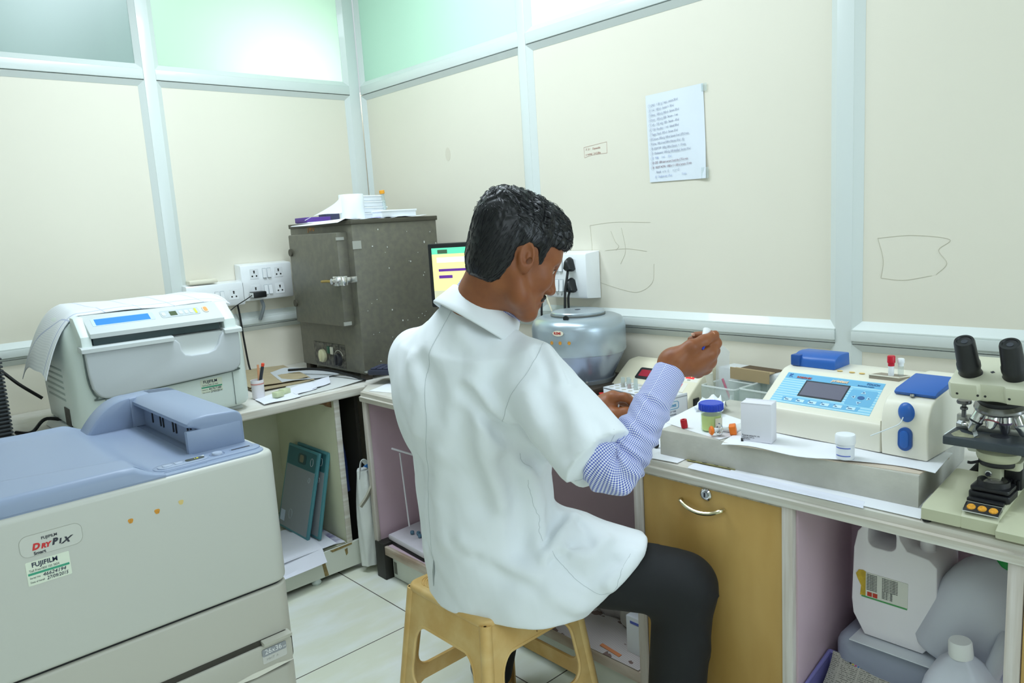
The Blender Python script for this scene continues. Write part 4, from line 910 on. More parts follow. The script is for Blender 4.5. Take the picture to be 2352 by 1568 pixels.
# stone slab
conc = M('grey_cement_slab', '#c4c2b8', .75, noise=(16, .12, (1, 1, 1)), bump=(60, .4, .002))
t = thing('slab', 'thick grey cement slab carrying the blood analyser', 'slab', (-.42, -2.55, .7605))
bm = nb(); prism(bm, [(-.618, -2.250), (-.598, -2.862), (-.235, -2.835), (-.25, -2.225)], 'z', .7605, .8285, .003); part('slab_body', bm, conc, t, world=True)
cpaper('white sheet at the near corner of the slab under the urine cup', [(-.560, -2.215), (-.612, -2.42), (-.46, -2.46), (-.36, -2.19)], .8292)
cpaper('newspaper sheets under the analyser, overhanging the slab front', [(-.628, -2.44), (-.588, -2.86), (-.45, -2.87), (-.47, -2.42)], .8292, M('newsprint_edge', '#cdbfae', .8), th=.003)
def slabp(u, v):
    p = bilerp([(-.640, -2.44, .8335), (-.575, -2.885, .8335), (-.43, -2.870, .8335), (-.46, -2.42, .8335)], u, v)
    p.x += .018*math.sin(u*9+.6)*(1-v)*(.4+.6*u); e = max(0, -.612+.0*u-p.x); p.z -= e*.25; p.z += .001*math.sin(u*14)
    return p
bm = nb(); sheet(bm, slabp, 22, 10, .0008); solo('paper_sheet', bm, paper, 'top white sheet with wavy edge under the analyser', 'paper')

# ------------------------------------------------------------------ blood analyser
an = M('analyser_cream', '#ece8d8', .34, noise=(3, .02)); anb = M('analyser_blue', '#2d63b4', .35); pnl = M('panel_sky', '#a9d8ea', .35)
t = thing('blood_analyser', 'cream bench analyser with blue panel and lids on the cement slab', 'analyser', (-.5, -2.49, .8355), -93)
L_ = psm([(0, 0), (0, .03), (.0, .056), (.008, .064), (.022, .067)], 4) + psm([(.03, .068), (.115, .123), (.14, .133), (.18, .136)], 4) + psm([(.225, .138), (.240, .130), (.242, .10)], 4) + [(.242, 0)]
bm = nb(); prism(bm, L_, 'x', -.042, .268, .006, 3); part('body', bm, an, t, 40)
R_ = psm([(0, 0), (-.002, .03), (-.002, .075), (.006, .100), (.02, .118), (.04, .126)], 5) + psm([(.12, .139), (.225, .141), (.240, .132), (.242, .10)], 4) + [(.242, 0)]
bm = nb(); prism(bm, R_, 'x', .266, .362, .010, 4); rb = part('sample_module', bm, an, t, 40)
bm = nb(); box(bm, .2645, .2668, -.0012, .02, .002, .07); part('seam', bm, M('seam_beige', '#b9b39f', .6), t)
# sloped panel coordinates
PA = Vector((0, .030, .068)); PV = Vector((0, .085, .055)); PVn = PV.normalized(); PN = Vector((0, -PVn.z, PVn.y)); PL = PV.length
def pmat(): return Matrix(((1, 0, 0, 0), (0, PVn.y, PN.y, PA.y), (0, PVn.z, PN.z, PA.z), (0, 0, 0, 1)))
def pplate(poly, h, mat, nm, par=t, h0=-.002):
    bm = nb(); prism(bm, poly, 'z', h0, h, 0, 1, pmat()); return part(nm, bm, mat, par)
def panel_col(nt, b):
    tc = nt.nodes.new('ShaderNodeTexCoord'); s = nt.nodes.new('ShaderNodeSeparateXYZ'); nt.links.new(tc.outputs['Object'], s.inputs[0])
    f = nmath(nt, 'FRACT', nmath(nt, 'DIVIDE', s.outputs[2], .0042)); l = nmath(nt, 'GREATER_THAN', f, .62)
    return nmix(nt, nmath(nt, 'MULTIPLY', l, .7), lin('#86c8e6'), lin('#c4e6f2'))
pan = pplate([(-.020, .0), (.226, .0), (.222, PL+.002), (-.018, PL+.002)], .0008, pattern_mat('striped_sky_panel', panel_col, .35), 'control_panel')
pb = M('panel_blue', '#6fb4dc', .35)
pplate([(-.018, PL-.018), (.222, PL-.018), (.222, PL), (-.018, PL)], .0011, pb, 'title_band', pan)
pplate([(.045-.035, .006), (.195, .006), (.198, .020), (.045-.038, .020)], .0011, pb, 'key_band', pan)
sc1 = pplate([(.040, .028), (.150, .028), (.150, .082), (.040, .082)], .0016, M('lcd_bezel', '#33383f', .3), 'screen_bezel', pan)
pplate([(.044, .032), (.147, .032), (.147, .078), (.044, .078)], .0020, M('lcd_grey', '#6f6d7e', .18), 'screen', sc1)
pplate(rrect(.157, .218, .024, .074, .004), .0011, pb, 'arrow_pad', pan)
kd = M('key_blue', '#86bfe0', .35); kl = M('key_pale', '#c4e4f0', .35); kin = M('key_ink', '#2e5f98', .5)
for i in range(6):
    x = .014+.031*i; pplate([(x, .0085), (x+.020, .0085), (x+.020, .0175), (x, .0175)], .0016, kl, 'key', pan)
    bm = nb(); prism(bm, [(x, .0175), (x+.004, .0175), (x, .0135)], 'z', .001, .0018, 0, 1, pmat()); part('key_corner', bm, kin, pan)
for dx, dy, pts in ((0, .017, [(-.006, -.004), (.006, -.004), (0, .005)]), (0, -.017, [(-.006, .004), (.006, .004), (0, -.005)]), (-.018, 0, [(.004, -.005), (.004, .005), (-.005, 0)]), (.018, 0, [(-.004, -.005), (-.004, .005), (.005, 0)])):
    pplate([(.1875+dx+a, .049+dy+c) for a, c in pts], .0018, kl, 'arrow_key', pan); pplate([(.1875+dx+a*.5, .049+dy+c*.5) for a, c in pts], .0022, kin, 'arrow_mark', pan)
pplate(ell(.1875, .049, .008, .0055), .0018, kin, 'enter_key', pan)
def ptext(s, size, x, y, mat, nm='lettering', **k):
    q = PA+PVn*y+PN*.0022; text(s, size, (x, q.y, q.z), (math.degrees(math.atan2(PVn.z, PVn.y)), 0, 0), mat, pan, nm, **k)
ptext('K', .014, -.010, PL-.016, M('logo_blue', '#3f6fb0', .4), bold=.0003)
ptext('ROBONIK', .0085, .012, PL-.017, M('logo_red', '#c0564a', .4), bold=.0002)
ptext('prietest', .0125, .100, PL-.016, M('logo_orange', '#f4d3b4', .4), shear=.3, bold=.0004)
ptext('TOUCH', .0085, .182, PL-.012, kin, shear=.2); ptext('Biochemistry Analyser', .0042, .165, PL-.0172, kin)
for i, s in enumerate(('Print', 'Exit', 'Blank', 'Del', 'On', 'Prime')): ptext(s, .0042, .0175+.031*i, .010, kin)
od = M('turmeric_mark', '#e9c67a', .7)
for x in (.098, .128, .152):
    bm = nb(); prism(bm, ell(x, .148, .007, .005, 12), 'z', .1350, .1360); part('yellow_mark', bm, od, t)
# printer lid, well, flap lid, ovals
bm = nb(); prism(bm, [(.150, .135), (.150, .148)] + [(.190-.040*math.cos(a), .148+.022*math.sin(a)) for a in [k*PI/2/6 for k in range(1, 7)]] + [(.222, .168), (.226, .135)], 'x', -.028, .085, .004, 2); pc = part('printer_lid', bm, anb, t)
bm = nb(); box(bm, -.031, -.006, .146, .19, .136, .164, .003); part('lid_latch', bm, M('analyser_blue_dark', '#24529a', .35), pc)
wm = M('well_beige', '#9a9081', .5)
bm = nb(); prism(bm, [(.178, .128), (.246, .128), (.256, .160), (.192, .160)], 'z', .130, .1398); part('tube_well', bm, wm, t)
bm = nb(); tube(bm, [(.178, .128, .1395), (.246, .128, .1395), (.256, .160, .1395), (.192, .160, .1395), (.178, .128, .1395)], .0016, 5, False); part('well_rim', bm, an, t)
bm = nb(); prism(bm, [(.034, .126), (.030, .132), (.040, .138), (.135, .153), (.140, .141), (.135, .138)], 'x', .277, .362, .003, 2); part('flap_lid', bm, anb, t)
bm = nb(); lathe(bm, [(0, .005), (.004, .005), (.0055, 0)], (.316, .030, .126), 14); part('lid_stud', bm, chrome, t)
bm = nb(); lathe(bm, [(0, .010), (.008, .009), (.014, .006), (.017, .0)], (.318, -.002, .098), 28, (0, -1, 0), 1, 1.25); ovp = part('aspiration_cover', bm, anb, t, 60)
bm = nb(); prism(bm, [(p[0], p[1]) for p in rrect(.304, .332, .016, .066, .0139, 10)], 'y', -.010, .0, .002, 2); ov2 = part('aspirate_key_surround', bm, M('analyser_blue_dark', '#24529a', .35), t)
bm = nb(); prism(bm, rrect(.309, .327, .022, .060, .0089, 10), 'y', -.0125, .0, .002, 2); part('aspirate_key', bm, anb, ov2)
bm = nb(); tube(bm, [(.317, -.014, .090), (.312, -.020, .076), (.290, -.030, .062), (.262, -.040, .046)], .0013, 6); part('aspiration_tube', bm, M('thin_tube_white', '#dfe6ea', .3), ovp)
# sample tubes standing in the well
def stube(label, x, y, capm, body, capr=.0085, caph=.022):
    t2 = thing('sample_tube', label, 'test tube', (x, y, .8355+.128), group='sample tubes in the analyser')
    bm = nb(); cyl(bm, (0, 0, 0), .0062, .036, bev=.001, n=18); part('glass', bm, body, t2)
    bm = nb(); lathe(bm, [(0, .034), (capr*.8, .034), (capr*.82, .040), (capr, .042), (capr, .034+caph), (capr*.85, .036+caph), (0, .036+caph)], n=20); part('cap', bm, capm, t2)
th_ = math.radians(-93)
def anw(x, y): return (-.5+x*math.cos(th_)-y*math.sin(th_), -2.49+x*math.sin(th_)+y*math.cos(th_))
stube('tube with a red cap standing in the analyser well', *anw(.222, .142), red, M('tube_label_white', '#e9edf0', .5))
stube('tube with a white cap standing in the analyser well', *anw(.240, .150), white_pl, clear, .0075, .016)

# ------------------------------------------------------------------ things on the slab
t = thing('specimen_cup', 'clear cup of yellow fluid with a blue lid on the slab', 'cup', (-.556, -2.362, .8305))
cx, cy = -.556, -2.362
bm = nb(); lathe(bm, [(0, 0), (.024, 0), (.0255, .002), (.0265, .058), (.0245, .058), (.0235, .003), (0, .003)], (cx, cy, .8305)); part('cup_body', bm, glass_mat('cup_plastic', '#f6faf6', .90, .1), t, world=True)
bm = nb(); lathe(bm, [(0, .0035), (.0230, .0035), (.0240, .041), (0, .041)], (cx, cy, .8305)); part('fluid', bm, M('yellow_fluid', '#e6f08c', .15), t, world=True)
bm = nb(); lathe(bm, [(0, .053), (.0285, .053), (.0292, .055), (.0292, .069), (.0275, .0715), (.024, .071), (.0235, .0705), (0, .0705)], (cx, cy, .8305), 48)
for k in range(24):
    a = k*2*PI/24; cyl(bm, (cx+.0288*math.cos(a), cy+.0288*math.sin(a), .8305+.054), .0018, .0155, n=6)
part('lid', bm, M('blue_lid', '#2747c4', .35), t, world=True)
bm = nb(); sheet(bm, lambda u, v: (cx+.0272*math.cos(-2.2+1.2*u)*(.97+.03*v), cy+.0272*math.sin(-2.2+1.2*u)*(.97+.03*v), .8305+.006+.030*v), 10, 4, .0003); part('label', bm, M('cup_label', '#eceede', .5), t, world=True)
t = thing('tube_cap', 'loose red tube cap lying on the white sheet near the urine cup', 'cap', (-.575, -2.296, .831))
bm = nb(); lathe(bm, [(.004, .010), (.004, .022), (.008, .022), (.0086, .018), (.0086, .004), (.0078, 0), (0, 0), (0, .010), (.004, .010)], (-.575, -2.296, .8305), 26, (-.10, .10, 1)); part('cap_body', bm, red, t, world=True)
org = M('orange_plastic', '#ef7a1c', .4)
t = thing('vial_opener', 'orange and white vial opener lying before the small white box', 'tool', (-.588, -2.415, .8305))
bm = nb(); cyl(bm, (-.598, -2.394, .8445), .0115, .008, (-.75, .55, .05), 26, .003); part('orange_knob', bm, org, t, world=True)
bm = nb(); cyl(bm, (-.585, -2.403, .8445), .0055, .014, (-.75, .55, .05), 18); part('stem', bm, white_pl, t, world=True)
bm = nb(); lathe(bm, [(.0085, 0), (.0145, 0), (.0155, .003), (.0145, .006), (.0085, .006), (.0085, 0)], (-.585, -2.405, .8460), 30, (-.8, .45, .1)); part('metal_ring', bm, chrome, t, world=True)
bm = nb(); prism(bm, rrect(-.014, .014, -.012, .012, .005), 'z', 0, .016, .002, 2, Matrix.Translation((-.567, -2.42, .8435)) @ Euler((1.4, .0, .5)).to_matrix().to_4x4()); part('orange_body', bm, org, t, world=True)
bm = nb(); prism(bm, [(-.556, -2.39), (-.470, -2.40), (-.462, -2.425), (-.548, -2.428)], 'z', .8315, .8385, .002); part('white_sleeve', bm, white_pl, t, world=True)
t = thing('carton', 'small plain white carton standing on the slab before the analyser', 'box', (-.575, -2.505, .8345), -78)
bm = nb(); box(bm, -.038, .033, -.020, .020, 0, .092, .001); box(bm, -.038, .033, .016, .020, .092, .0935); bx = part('carton_body', bm, M('carton_white', '#e4e3ea', .6), t)
bm = nb(); box(bm, -.037, .032, -.0205, .0205, .0915, .0925, .0003); part('flap', bm, M('carton_white', '#e4e3ea', .6), t)
bm = nb(); cyl(bm, (-.034, -.0202, .016), .0009, .0004, (0, -1, 0), 8); part('dot_mark', bm, ink, bx)
for i, s in enumerate(('ROBONIK (INDIA) PVT. LTD.', 'Printer paper roll 57 mm', 'www.robonik.in')): text(s, .0034 if i else .004, (-.034, -.0203, .0115-.0038*i), (90, 0, 0), M('faint_print', '#6d6a72', .7), bx, sx=.8)
bm = nb(); lathe(bm, [(0, 0), (.0028, .001), (.0032, .004), (.0022, .006), (.002, .010), (0, .011)], (-.606, -2.478, .831), 14, (.1, .3, 1)); solo('pipette_tip', bm, black_pl, 'tiny black tip on the sheet in front of the white carton', 'tip')
t = thing('jar', 'small white bottle with a blue printed label before the analyser', 'bottle', (-.590, -2.712, .8345))
bm = nb(); lathe(bm, [(0, 0), (.017, 0), (.0185, .002), (.0185, .030), (.017, .034), (0, .034)], (-.590, -2.712, .8345)); part('jar_body', bm, M('jar_white', '#e3e7ee', .4), t, world=True)
bm = nb(); lathe(bm, [(0, .033), (.0200, .033), (.0205, .035), (.0205, .050), (.019, .053), (0, .0535)], (-.590, -2.712, .8345), 40); part('cap', bm, M('jar_cap', '#f0f2f6', .35), t, world=True)
bm = nb()
for z in (.008, .025): sheet(bm, lambda u, v: (-.590+.0188*math.cos(PI-.75+1.75*u), -2.712+.0188*math.sin(PI-.75+1.75*u), .8345+z+.0022*v), 12, 1, .0002)
for a in (PI-.75+1.7,): pass
part('label_stripe', bm, M('label_blue', '#5b6cc4', .5), t, world=True)
bm = nb(); sheet(bm, lambda u, v: (-.56+.07*u, -2.20-.05*u+.02*v, .832), 3, 3, .0005); bm.free()

# ------------------------------------------------------------------ centrifuge
plk = M('plank_dark', '#4b4136', .6, noise=(12, .3, (1, .2, 1)))
bm = nb(); box(bm, -.33, -.03, -1.74, -1.44, .7605, .806, .002); solo('plank', bm, plk, 'dark wooden board under the silver centrifuge', 'board')
cen = M('centrifuge_silver', '#a9b6bf', .30, .55, bump=(300, .05, .0004)); cend = M('centrifuge_lower', '#98a2b4', .26, .6)
t = thing('centrifuge', 'round silver laboratory centrifuge with a lid, beside the seated man\'s face', 'centrifuge', (-.185, -1.585, .806))
bm = nb(); lathe(bm, [(0, .105), (.163, .105), (.166, .11), (.166, .190), (.163, .206), (.153, .222), (.135, .230), (.12, .232), (0, .232)], n=64); bb = part('drum', bm, cen, t, 50)
bm = nb(); lathe(bm, [(0, .004), (.118, .004), (.120, .012), (.121, .018), (.158, .098), (.160, .108), (0, .108)], n=64); part('base_cone', bm, cend, t, 40)
bm = nb(); lathe(bm, [(0, 0), (.124, 0), (.1245, .012), (.12, .014), (0, .014)], n=64); part('base_ring', bm, M('base_ring_grey', '#8b8f94', .35, .5), t)
bm = nb(); lathe(bm, [(0, .232), (.094, .232), (.095, .234), (.095, .244), (.092, .247), (0, .250)], n=64); lid = part('lid', bm, M('lid_silver', '#b4bfc6', .28, .5), t, 40)
bm = nb(); lathe(bm, [(.0955, .2325), (.097, .2335), (.097, .2375), (.0955, .2385)], n=64); part('lid_gasket', bm, M('gasket_grey', '#70746f', .6), lid)
bm = nb(); lathe(bm, [(0, .2508), (.010, .2505), (.0105, .249)], n=24); part('sight_hole', bm, ink, lid)
ca = math.radians(222)
bm = nb(); lathe(bm, [(0, 0), (.006, 0), (.007, .004), (.010, .014), (.009, .020), (0, .021)], (-.092-.01, -.045, .234), 18, (-.9, -.4, .1)); part('lid_catch', bm, black_pl, lid)
# badge, dots, screw placed round the drum
def on_drum(ang, z, r, nm, poly, mat, par, h=.0008):
    bm = nb(); R3 = Matrix.Rotation(ang, 4, 'Z') @ Matrix.Translation((r, 0, z)) @ Matrix(((0, 0, 1, 0), (1, 0, 0, 0), (0, 1, 0, 0), (0, 0, 0, 1)))
    prism(bm, poly, 'z', -.002, h, 0, 1, R3); return part(nm, bm, mat, par)
ang0 = math.radians(198)
bdg = on_drum(ang0, .190, .1662, 'badge', ell(0, 0, .020, .0095, 30), M('badge_cream', '#e8e2cf', .35), bb, .0014)
on_drum(ang0, .190, .1662, 'badge_rim', [p for p in ell(0, 0, .0215, .0105, 30)], chrome, bb, .0008)
rt = M('remi_red', '#b5302c', .4)
m4 = Matrix.Rotation(ang0, 4, 'Z') @ Matrix.Translation((.1662+.0018, 0, .190)) @ Matrix(((0, 0, 1, 0), (1, 0, 0, 0), (0, 1, 0, 0), (0, 0, 0, 1)))
cu = text('REMI', .0125, (-.0155, -.0062, 0), (0, 0, 0), rt, bb, bold=.0003); cu.data.transform(m4)
for i in range(3): on_drum(ang0+math.radians(-9+11*i), .157+.0*i, .1660, 'orange_dot', ell(0, 0, .0058, .0062, 16), M('turmeric_dot', '#dd9a3a', .7), bb, .0006)
on_drum(math.radians(232), .012, .1245, 'screw', ell(0, 0, .004, .004, 12), chrome, t, .002)
bm = nb(); lathe(bm, [(0, .018), (.012, .017), (.018, .010), (.020, 0)], (.137*math.cos(math.radians(193)), .137*math.sin(math.radians(193)), .045), 20, (math.cos(math.radians(193)), math.sin(math.radians(193)), -.2)); part('speed_knob', bm, black_pl, t)

# ------------------------------------------------------------------ colorimeter with red display
t = thing('colorimeter', 'cream desktop colorimeter with a red number display behind the test tube rack', 'colorimeter', (-.12, -1.90, .762), -90)
pf = psm([(-.085, .0), (-.088, .018), (-.082, .028), (-.06, .048), (.02, .102), (.045, .112), (.085, .114)], 4) + [(.095, .105), (.095, 0)]
bm = nb(); prism(bm, pf, 'x', -.175, .150, .006, 3); part('housing', bm, M('colorimeter_cream', '#e6e0c8', .36), t, 40)
CA = Vector((0, -.06, .048)); CV = Vector((0, .08, .054)); CVn = CV.normalized(); CN = Vector((0, -CVn.z, CVn.y))
def cmat(): return Matrix(((1, 0, 0, 0), (0, CVn.y, CN.y, CA.y), (0, CVn.z, CN.z, CA.z), (0, 0, 0, 1)))
def cpl(poly, h, mat, nm, par):
    bm = nb(); prism(bm, poly, 'z', -.002, h, 0, 1, cmat()); return part(nm, bm, mat, par)
lm = M('display_surround', '#e9e6da', .4); ledr = M('led_red', '#e0252c', .4, emis=.55); ledy = M('led_segment', '#ffe08a', .4, emis=1.3)
for (x0, y0) in ((.078, .045), (.050, -.002)):
    fr_ = cpl([(x0, y0), (x0+.066, y0), (x0+.066, y0+.040), (x0, y0+.040)], .0008, lm, 'display_label', t)
    d_ = cpl([(x0+.016, y0+.013), (x0+.048, y0+.013), (x0+.048, y0+.035), (x0+.016, y0+.035)], .0014, ledr, 'led_display', fr_)
    q = CA+CVn*(y0+.016)+CN*.0018; text('54' if x0 > .06 else '540', .019 if x0 > .06 else .016, (x0+(.020 if x0 > .06 else .017), q.y, q.z), (math.degrees(math.atan2(CVn.z, CVn.y)), 0, 0), ledy, fr_, 'display_digits', bold=.0005, shear=.1)
    q = CA+CVn*(y0+.003)+CN*.0012; text('OD' if x0 > .06 else 'nm', .008, (x0+.026, q.y, q.z), (math.degrees(math.atan2(CVn.z, CVn.y)), 0, 0), greyink, fr_)
b_ = cpl(rrect(-.095, -.035, .030, .080, .006), .004, black_pl, 'display_window', t); cpl(rrect(-.085, -.045, .040, .070, .003), .0048, M('window_red', '#a02034', .2), 'window_glass', b_)
bm = nb(); box(bm, .148, .154, -.055, -.025, .005, .028, .001); part('side_switch', bm, black_pl, t)

# ------------------------------------------------------------------ test tube rack and tubes
rk = M('rack_white', '#e6e9ee', .35)
rang = -99
ro = Vector((-.20, -1.808, .762))   # far corner at the photo's left end
t = thing('test_tube_rack', 'white plastic test tube rack with holes holding a few glass tubes', 'rack', ro, rang)
W3, D3, H3 = .272, .105, .062
bm = nb(); box(bm, 0, W3, -D3, 0, H3-.008, H3, .002); top = part('rack_top', bm, rk, t)
bm = nb(); box(bm, 0, W3, -D3, -D3+.004, .0, H3, .001); part('front_wall', bm, rk, t)
bm = nb(); box(bm, 0, W3, -.004, 0, 0, H3, .001); part('rear_wall', bm, rk, t)
bm = nb(); box(bm, 0, .004, -D3, 0, 0, H3, .001); part('end_wall', bm, rk, t)
bm = nb(); box(bm, W3-.004, W3, -D3, 0, 0, H3+.004, .001); ew = part('end_wall', bm, rk, t)
hm = M('rack_hole', '#b6b3a8', .6)
bm = nb()
for i in range(8):
    for j in range(4): prism(bm, ell(.022+.030*i, -.016-.024*j, .0078, .0078, 18), 'z', H3-.004, H3+.0004)
part('tube_hole', bm, hm, top)
lb = M('label_sky', '#4f9ac4', .5)
bm = nb(); pts = rrect(-.083, -.040, .026, .048, .006); tube(bm, [(W3+.0008, p[0], p[1]) for p in pts+pts[:1]], .0009, 5, False); part('logo_outline', bm, lb, ew)
text('ames', .017, (W3+.0006, -.079, .029), (90, 0, 90), lb, ew, bold=.0003, sx=.85)
text('TEST TUBE', .0075, (W3+.0006, -.082, .014), (90, 0, 90), M('rack_ink', '#8a8f98', .6), ew, sx=.85); text('ACCESSORIES', .0065, (W3+.0006, -.084, .005), (90, 0, 90), M('rack_ink', '#8a8f98', .6), ew, sx=.85)
rc, rs = math.cos(math.radians(rang)), math.sin(math.radians(rang))
def rw(x, y): return (ro.x+x*rc-y*rs, ro.y+x*rs+y*rc)
def rtube(label, x, y, h, fluid=None, fh=.012):
    X, Y = rw(x, y)
    q = thing('test_tube', label, 'test tube', (X, Y, .762+H3-.03), group='glass tubes in the rack')
    bm = nb(); lathe(bm, [(0, 0), (.0062, .002), (.0068, .006), (.0068, h), (.0060, h), (.0060, .007), (0, .004)], n=20); part('glass', bm, glass_mat('tube_glass', '#eef3f2', .72, .05), q)
    if fluid: bm = nb(); cyl(bm, (0, 0, .031), .0058, fh, n=18); part('fluid', bm, fluid, q)
rtube('glass tube with amber fluid at the far end of the rack', .052, -.064, .062, M('amber_fluid', '#b98d45', .2))
rtube('empty glass tube right behind the amber one in the rack', .052, -.040, .058)
rtube('glass tube with red fluid in the test tube rack', .082, -.064, .060, M('red_fluid', '#d8402a', .2))
rtube('taller empty glass tube nearer the blue sleeve in the rack', .112, -.064, .066)

# black connectors with red bits beside the rack
def blk(label, x, y, z, w, d, h, a):
    q = thing('connector_block', label, 'connector', (x, y, z), a)
    bm = nb(); box(bm, -w/2, w/2, -d/2, d/2, 0, h, .006, 3); part('body', bm, black_pl, q); return q
q = blk('long black connector block with red buttons beside the near hand', -.30, -1.80, .762, .15, .045, .026, 58)
for i in range(3):
    bm = nb(); box(bm, -.04+.04*i, -.02+.04*i, -.010, .008, .026, .031, .002); part('red_button', bm, M('bright_red', '#e2352f', .4), q)
q = blk('black adapter with one red tab between rack and centrifuge', -.125, -1.745, .762, .085, .06, .040, 30)
bm = nb(); box(bm, .01, .03, -.02, .005, .040, .045, .002); part('red_tab', bm, M('bright_red', '#e2352f', .4), q)
blk('black adapter behind the test tubes beside the colorimeter', -.055, -1.715, .762, .08, .045, .075, 40)
q = blk('short black plug block in front of the centrifuge base', -.215, -1.765, .762, .07, .05, .034, 20)
bm = nb(); tube(bm, [(-.13, -1.70, .80), (-.09, -1.72, .82), (-.11, -1.76, .805), (-.07, -1.74, .79)], .003); solo('cord', bm, M('white_cord', '#dcd6bd', .5), 'pale cord bundled on the black adapter behind the rack', 'cord')

# ------------------------------------------------------------------ cartons and clear boxes by the wall
t = thing('carton', 'white carton with an open brown flap by the wall', 'box', (-.06, -2.20, .762), -97)
bm = nb(); box(bm, -.115, .10, -.03, .045, .0, .118, .001); part('carton_body', bm, M('carton_white2', '#d9dbdb', .6), t)
def corr(nt, b):
    tc = nt.nodes.new('ShaderNodeTexCoord'); s = nt.nodes.new('ShaderNodeSeparateXYZ'); nt.links.new(tc.outputs['Object'], s.inputs[0])
    w = nmath(nt, 'SINE', nmath(nt, 'MULTIPLY', s.outputs[2], 1500)); return nmix(nt, nmath(nt, 'MULTIPLY_ADD', w, .25, .5), lin('#98825f'), lin('#b7a27d'))
cor = pattern_mat('corrugated_card', corr, .8)
bm = nb(); box(bm, -.055, .085, -.050, -.046, .092, .128); box(bm, -.055, .085, -.046, -.02, .120, .123); part('brown_flap', bm, cor, t)
bm = nb(); box(bm, -.05, .08, -.028, .04, .1185, .1195); part('dark_opening', bm, M('carton_inside', '#5d4c38', .8), t)
bm = nb(); box(bm, .10, .16, -.045, .02, .0, .105, .001); part('end_box', bm, M('carton_white2', '#d9dbdb', .6), t)
cbox = glass_mat('frosted_box_plastic', '#f2f6f4', .80, .15)
def clearbox(label, x, y, a, w, d, h):
    q = thing('clear_box', label, 'box', (x, y, .762), a, 'clear boxes beside the analyser')
    bm = nb(); b2 = nb()
    prism(b2, rrect(-w/2, w/2, -d/2, d/2, .008), 'z', 0, .003); merge(bm, b2)
    for s in ((-w/2, -w/2+.0025, -d/2, d/2), (w/2-.0025, w/2, -d/2, d/2), (-w/2, w/2, -d/2, -d/2+.0025), (-w/2, w/2, d/2-.0025, d/2)): box(bm, *s, .003, h)
    part('box_body', bm, cbox, q)
    bm = nb(); pts = rrect(-w/2, w/2, -d/2, d/2, .008); tube(bm, [(p[0], p[1], h) for p in pts+pts[:1]], .003, 6, False); part('rim', bm, glass_mat('rim_plastic', '#f4f7f6', .5, .2), q)
    return q
clearbox('clear plastic box holding pipettes beside the colorimeter', -.16, -2.165, -95, .12, .10, .085)
clearbox('clear plastic box between the pipette box and the analyser', -.155, -2.285, -95, .10, .11, .090)
bm = nb(); sheet(bm, lambda u, v: (-.15-.02*v, -2.115-.045*u-.02*v, .80+.16*v+.01*math.sin(u*4)), 6, 8, .0006); solo('plastic_bag', bm, glass_mat('thin_bag', '#f4f6f7', .72, .15), 'thin clear plastic sleeve standing in the pipette box', 'bag')
q = thing('pipette', 'pipette with a pink button leaning in the clear box', 'pipette', (-.185, -2.135, .775), rot=(-.10, -.12, 0))
bm = nb(); lathe(bm, [(0, 0), (.002, 0), (.006, .05), (.009, .06), (.011, .10), (.013, .112), (.009, .118), (.003, .12), (.003, .126), (0, .126)], n=18); part('pipette_body', bm, M('pipette_cream', '#d8d7c8', .4), q)
bm = nb(); cyl(bm, (0, 0, .126), .0055, .008, n=14, bev=.001); part('button', bm, M('pipette_pink', '#e04f9a', .4), q)
bm = nb(); lathe(bm, [(0, 0), (.003, 0), (.0035, .10), (0, .10)], (-.15, -2.18, .77), 10, (-.1, .35, 1)); solo('pen', bm, M('pink_pen', '#cf7a90', .4), 'pink pen lying inside the pipette box', 'pen')
bm = nb(); lathe(bm, [(0, 0), (.0155, 0), (.016, .03), (.006, .046), (.006, .05), (.0045, .062), (0, .063)], (-.205, -2.205, .766), 20); solo('dropper_bottle', bm, M('bottle_white', '#e9eaef', .35), 'small white dropper bottle inside the pipette box', 'bottle')
bm = nb(); lathe(bm, [(0, 0), (.015, 0), (.016, .004), (.016, .022), (0, .024)], (-.195, -2.135, .766), 20, (-.6, .3, .4)); solo('bottle_cap', bm, M('pink_cap', '#c25a78', .4), 'pink cap lying in the pipette box', 'cap')
def tiss(u, v): return (-.335-.10*u+.02*math.sin(v*5), -2.20-.085*v-.03*u, .832+.016*math.sin(u*7+v*3)**2+.012*math.sin(v*9-u*4)**2)
bm = nb(); sheet(bm, tiss, 16, 16, .0006); solo('tissue', bm, M('tissue_white', '#eef3f6', .85), 'crumpled clear wrapper lying behind the blue lidded cup', 'tissue', smooth=60)

# small things on the wall rail at the far right
bm = nb(); cyl(bm, (-.012, -2.985, 1.018), .008, .020, n=18, bev=.002); solo('tube_cap', bm, red, 'red cap standing on the wall rail behind the microscope', 'cap')
bm = nb(); lathe(bm, [(0, 0), (.006, .002), (.008, .008), (.006, .014), (0, .016)], (-.010, -2.994, 1.0385), 14); solo('bead', bm, M('bead_cream', '#b9b39d', .4), 'cream bead lying on the red cap on the rail', 'bead')
bm = nb(); box(bm, -.10, -.02, -3.16, -3.02, .762, 1.075, .004); solo('carton', bm, M('carton_white3', '#dfe4e8', .5), 'tall white carton at the frame edge behind the microscope', 'box')
bm = nb(); box(bm, -.20, -.11, -3.10, -2.98, .762, .93, .003); solo('carton', bm, M('carton_blue', '#8fb6d8', .5), 'blue topped carton behind the microscope arm', 'box')

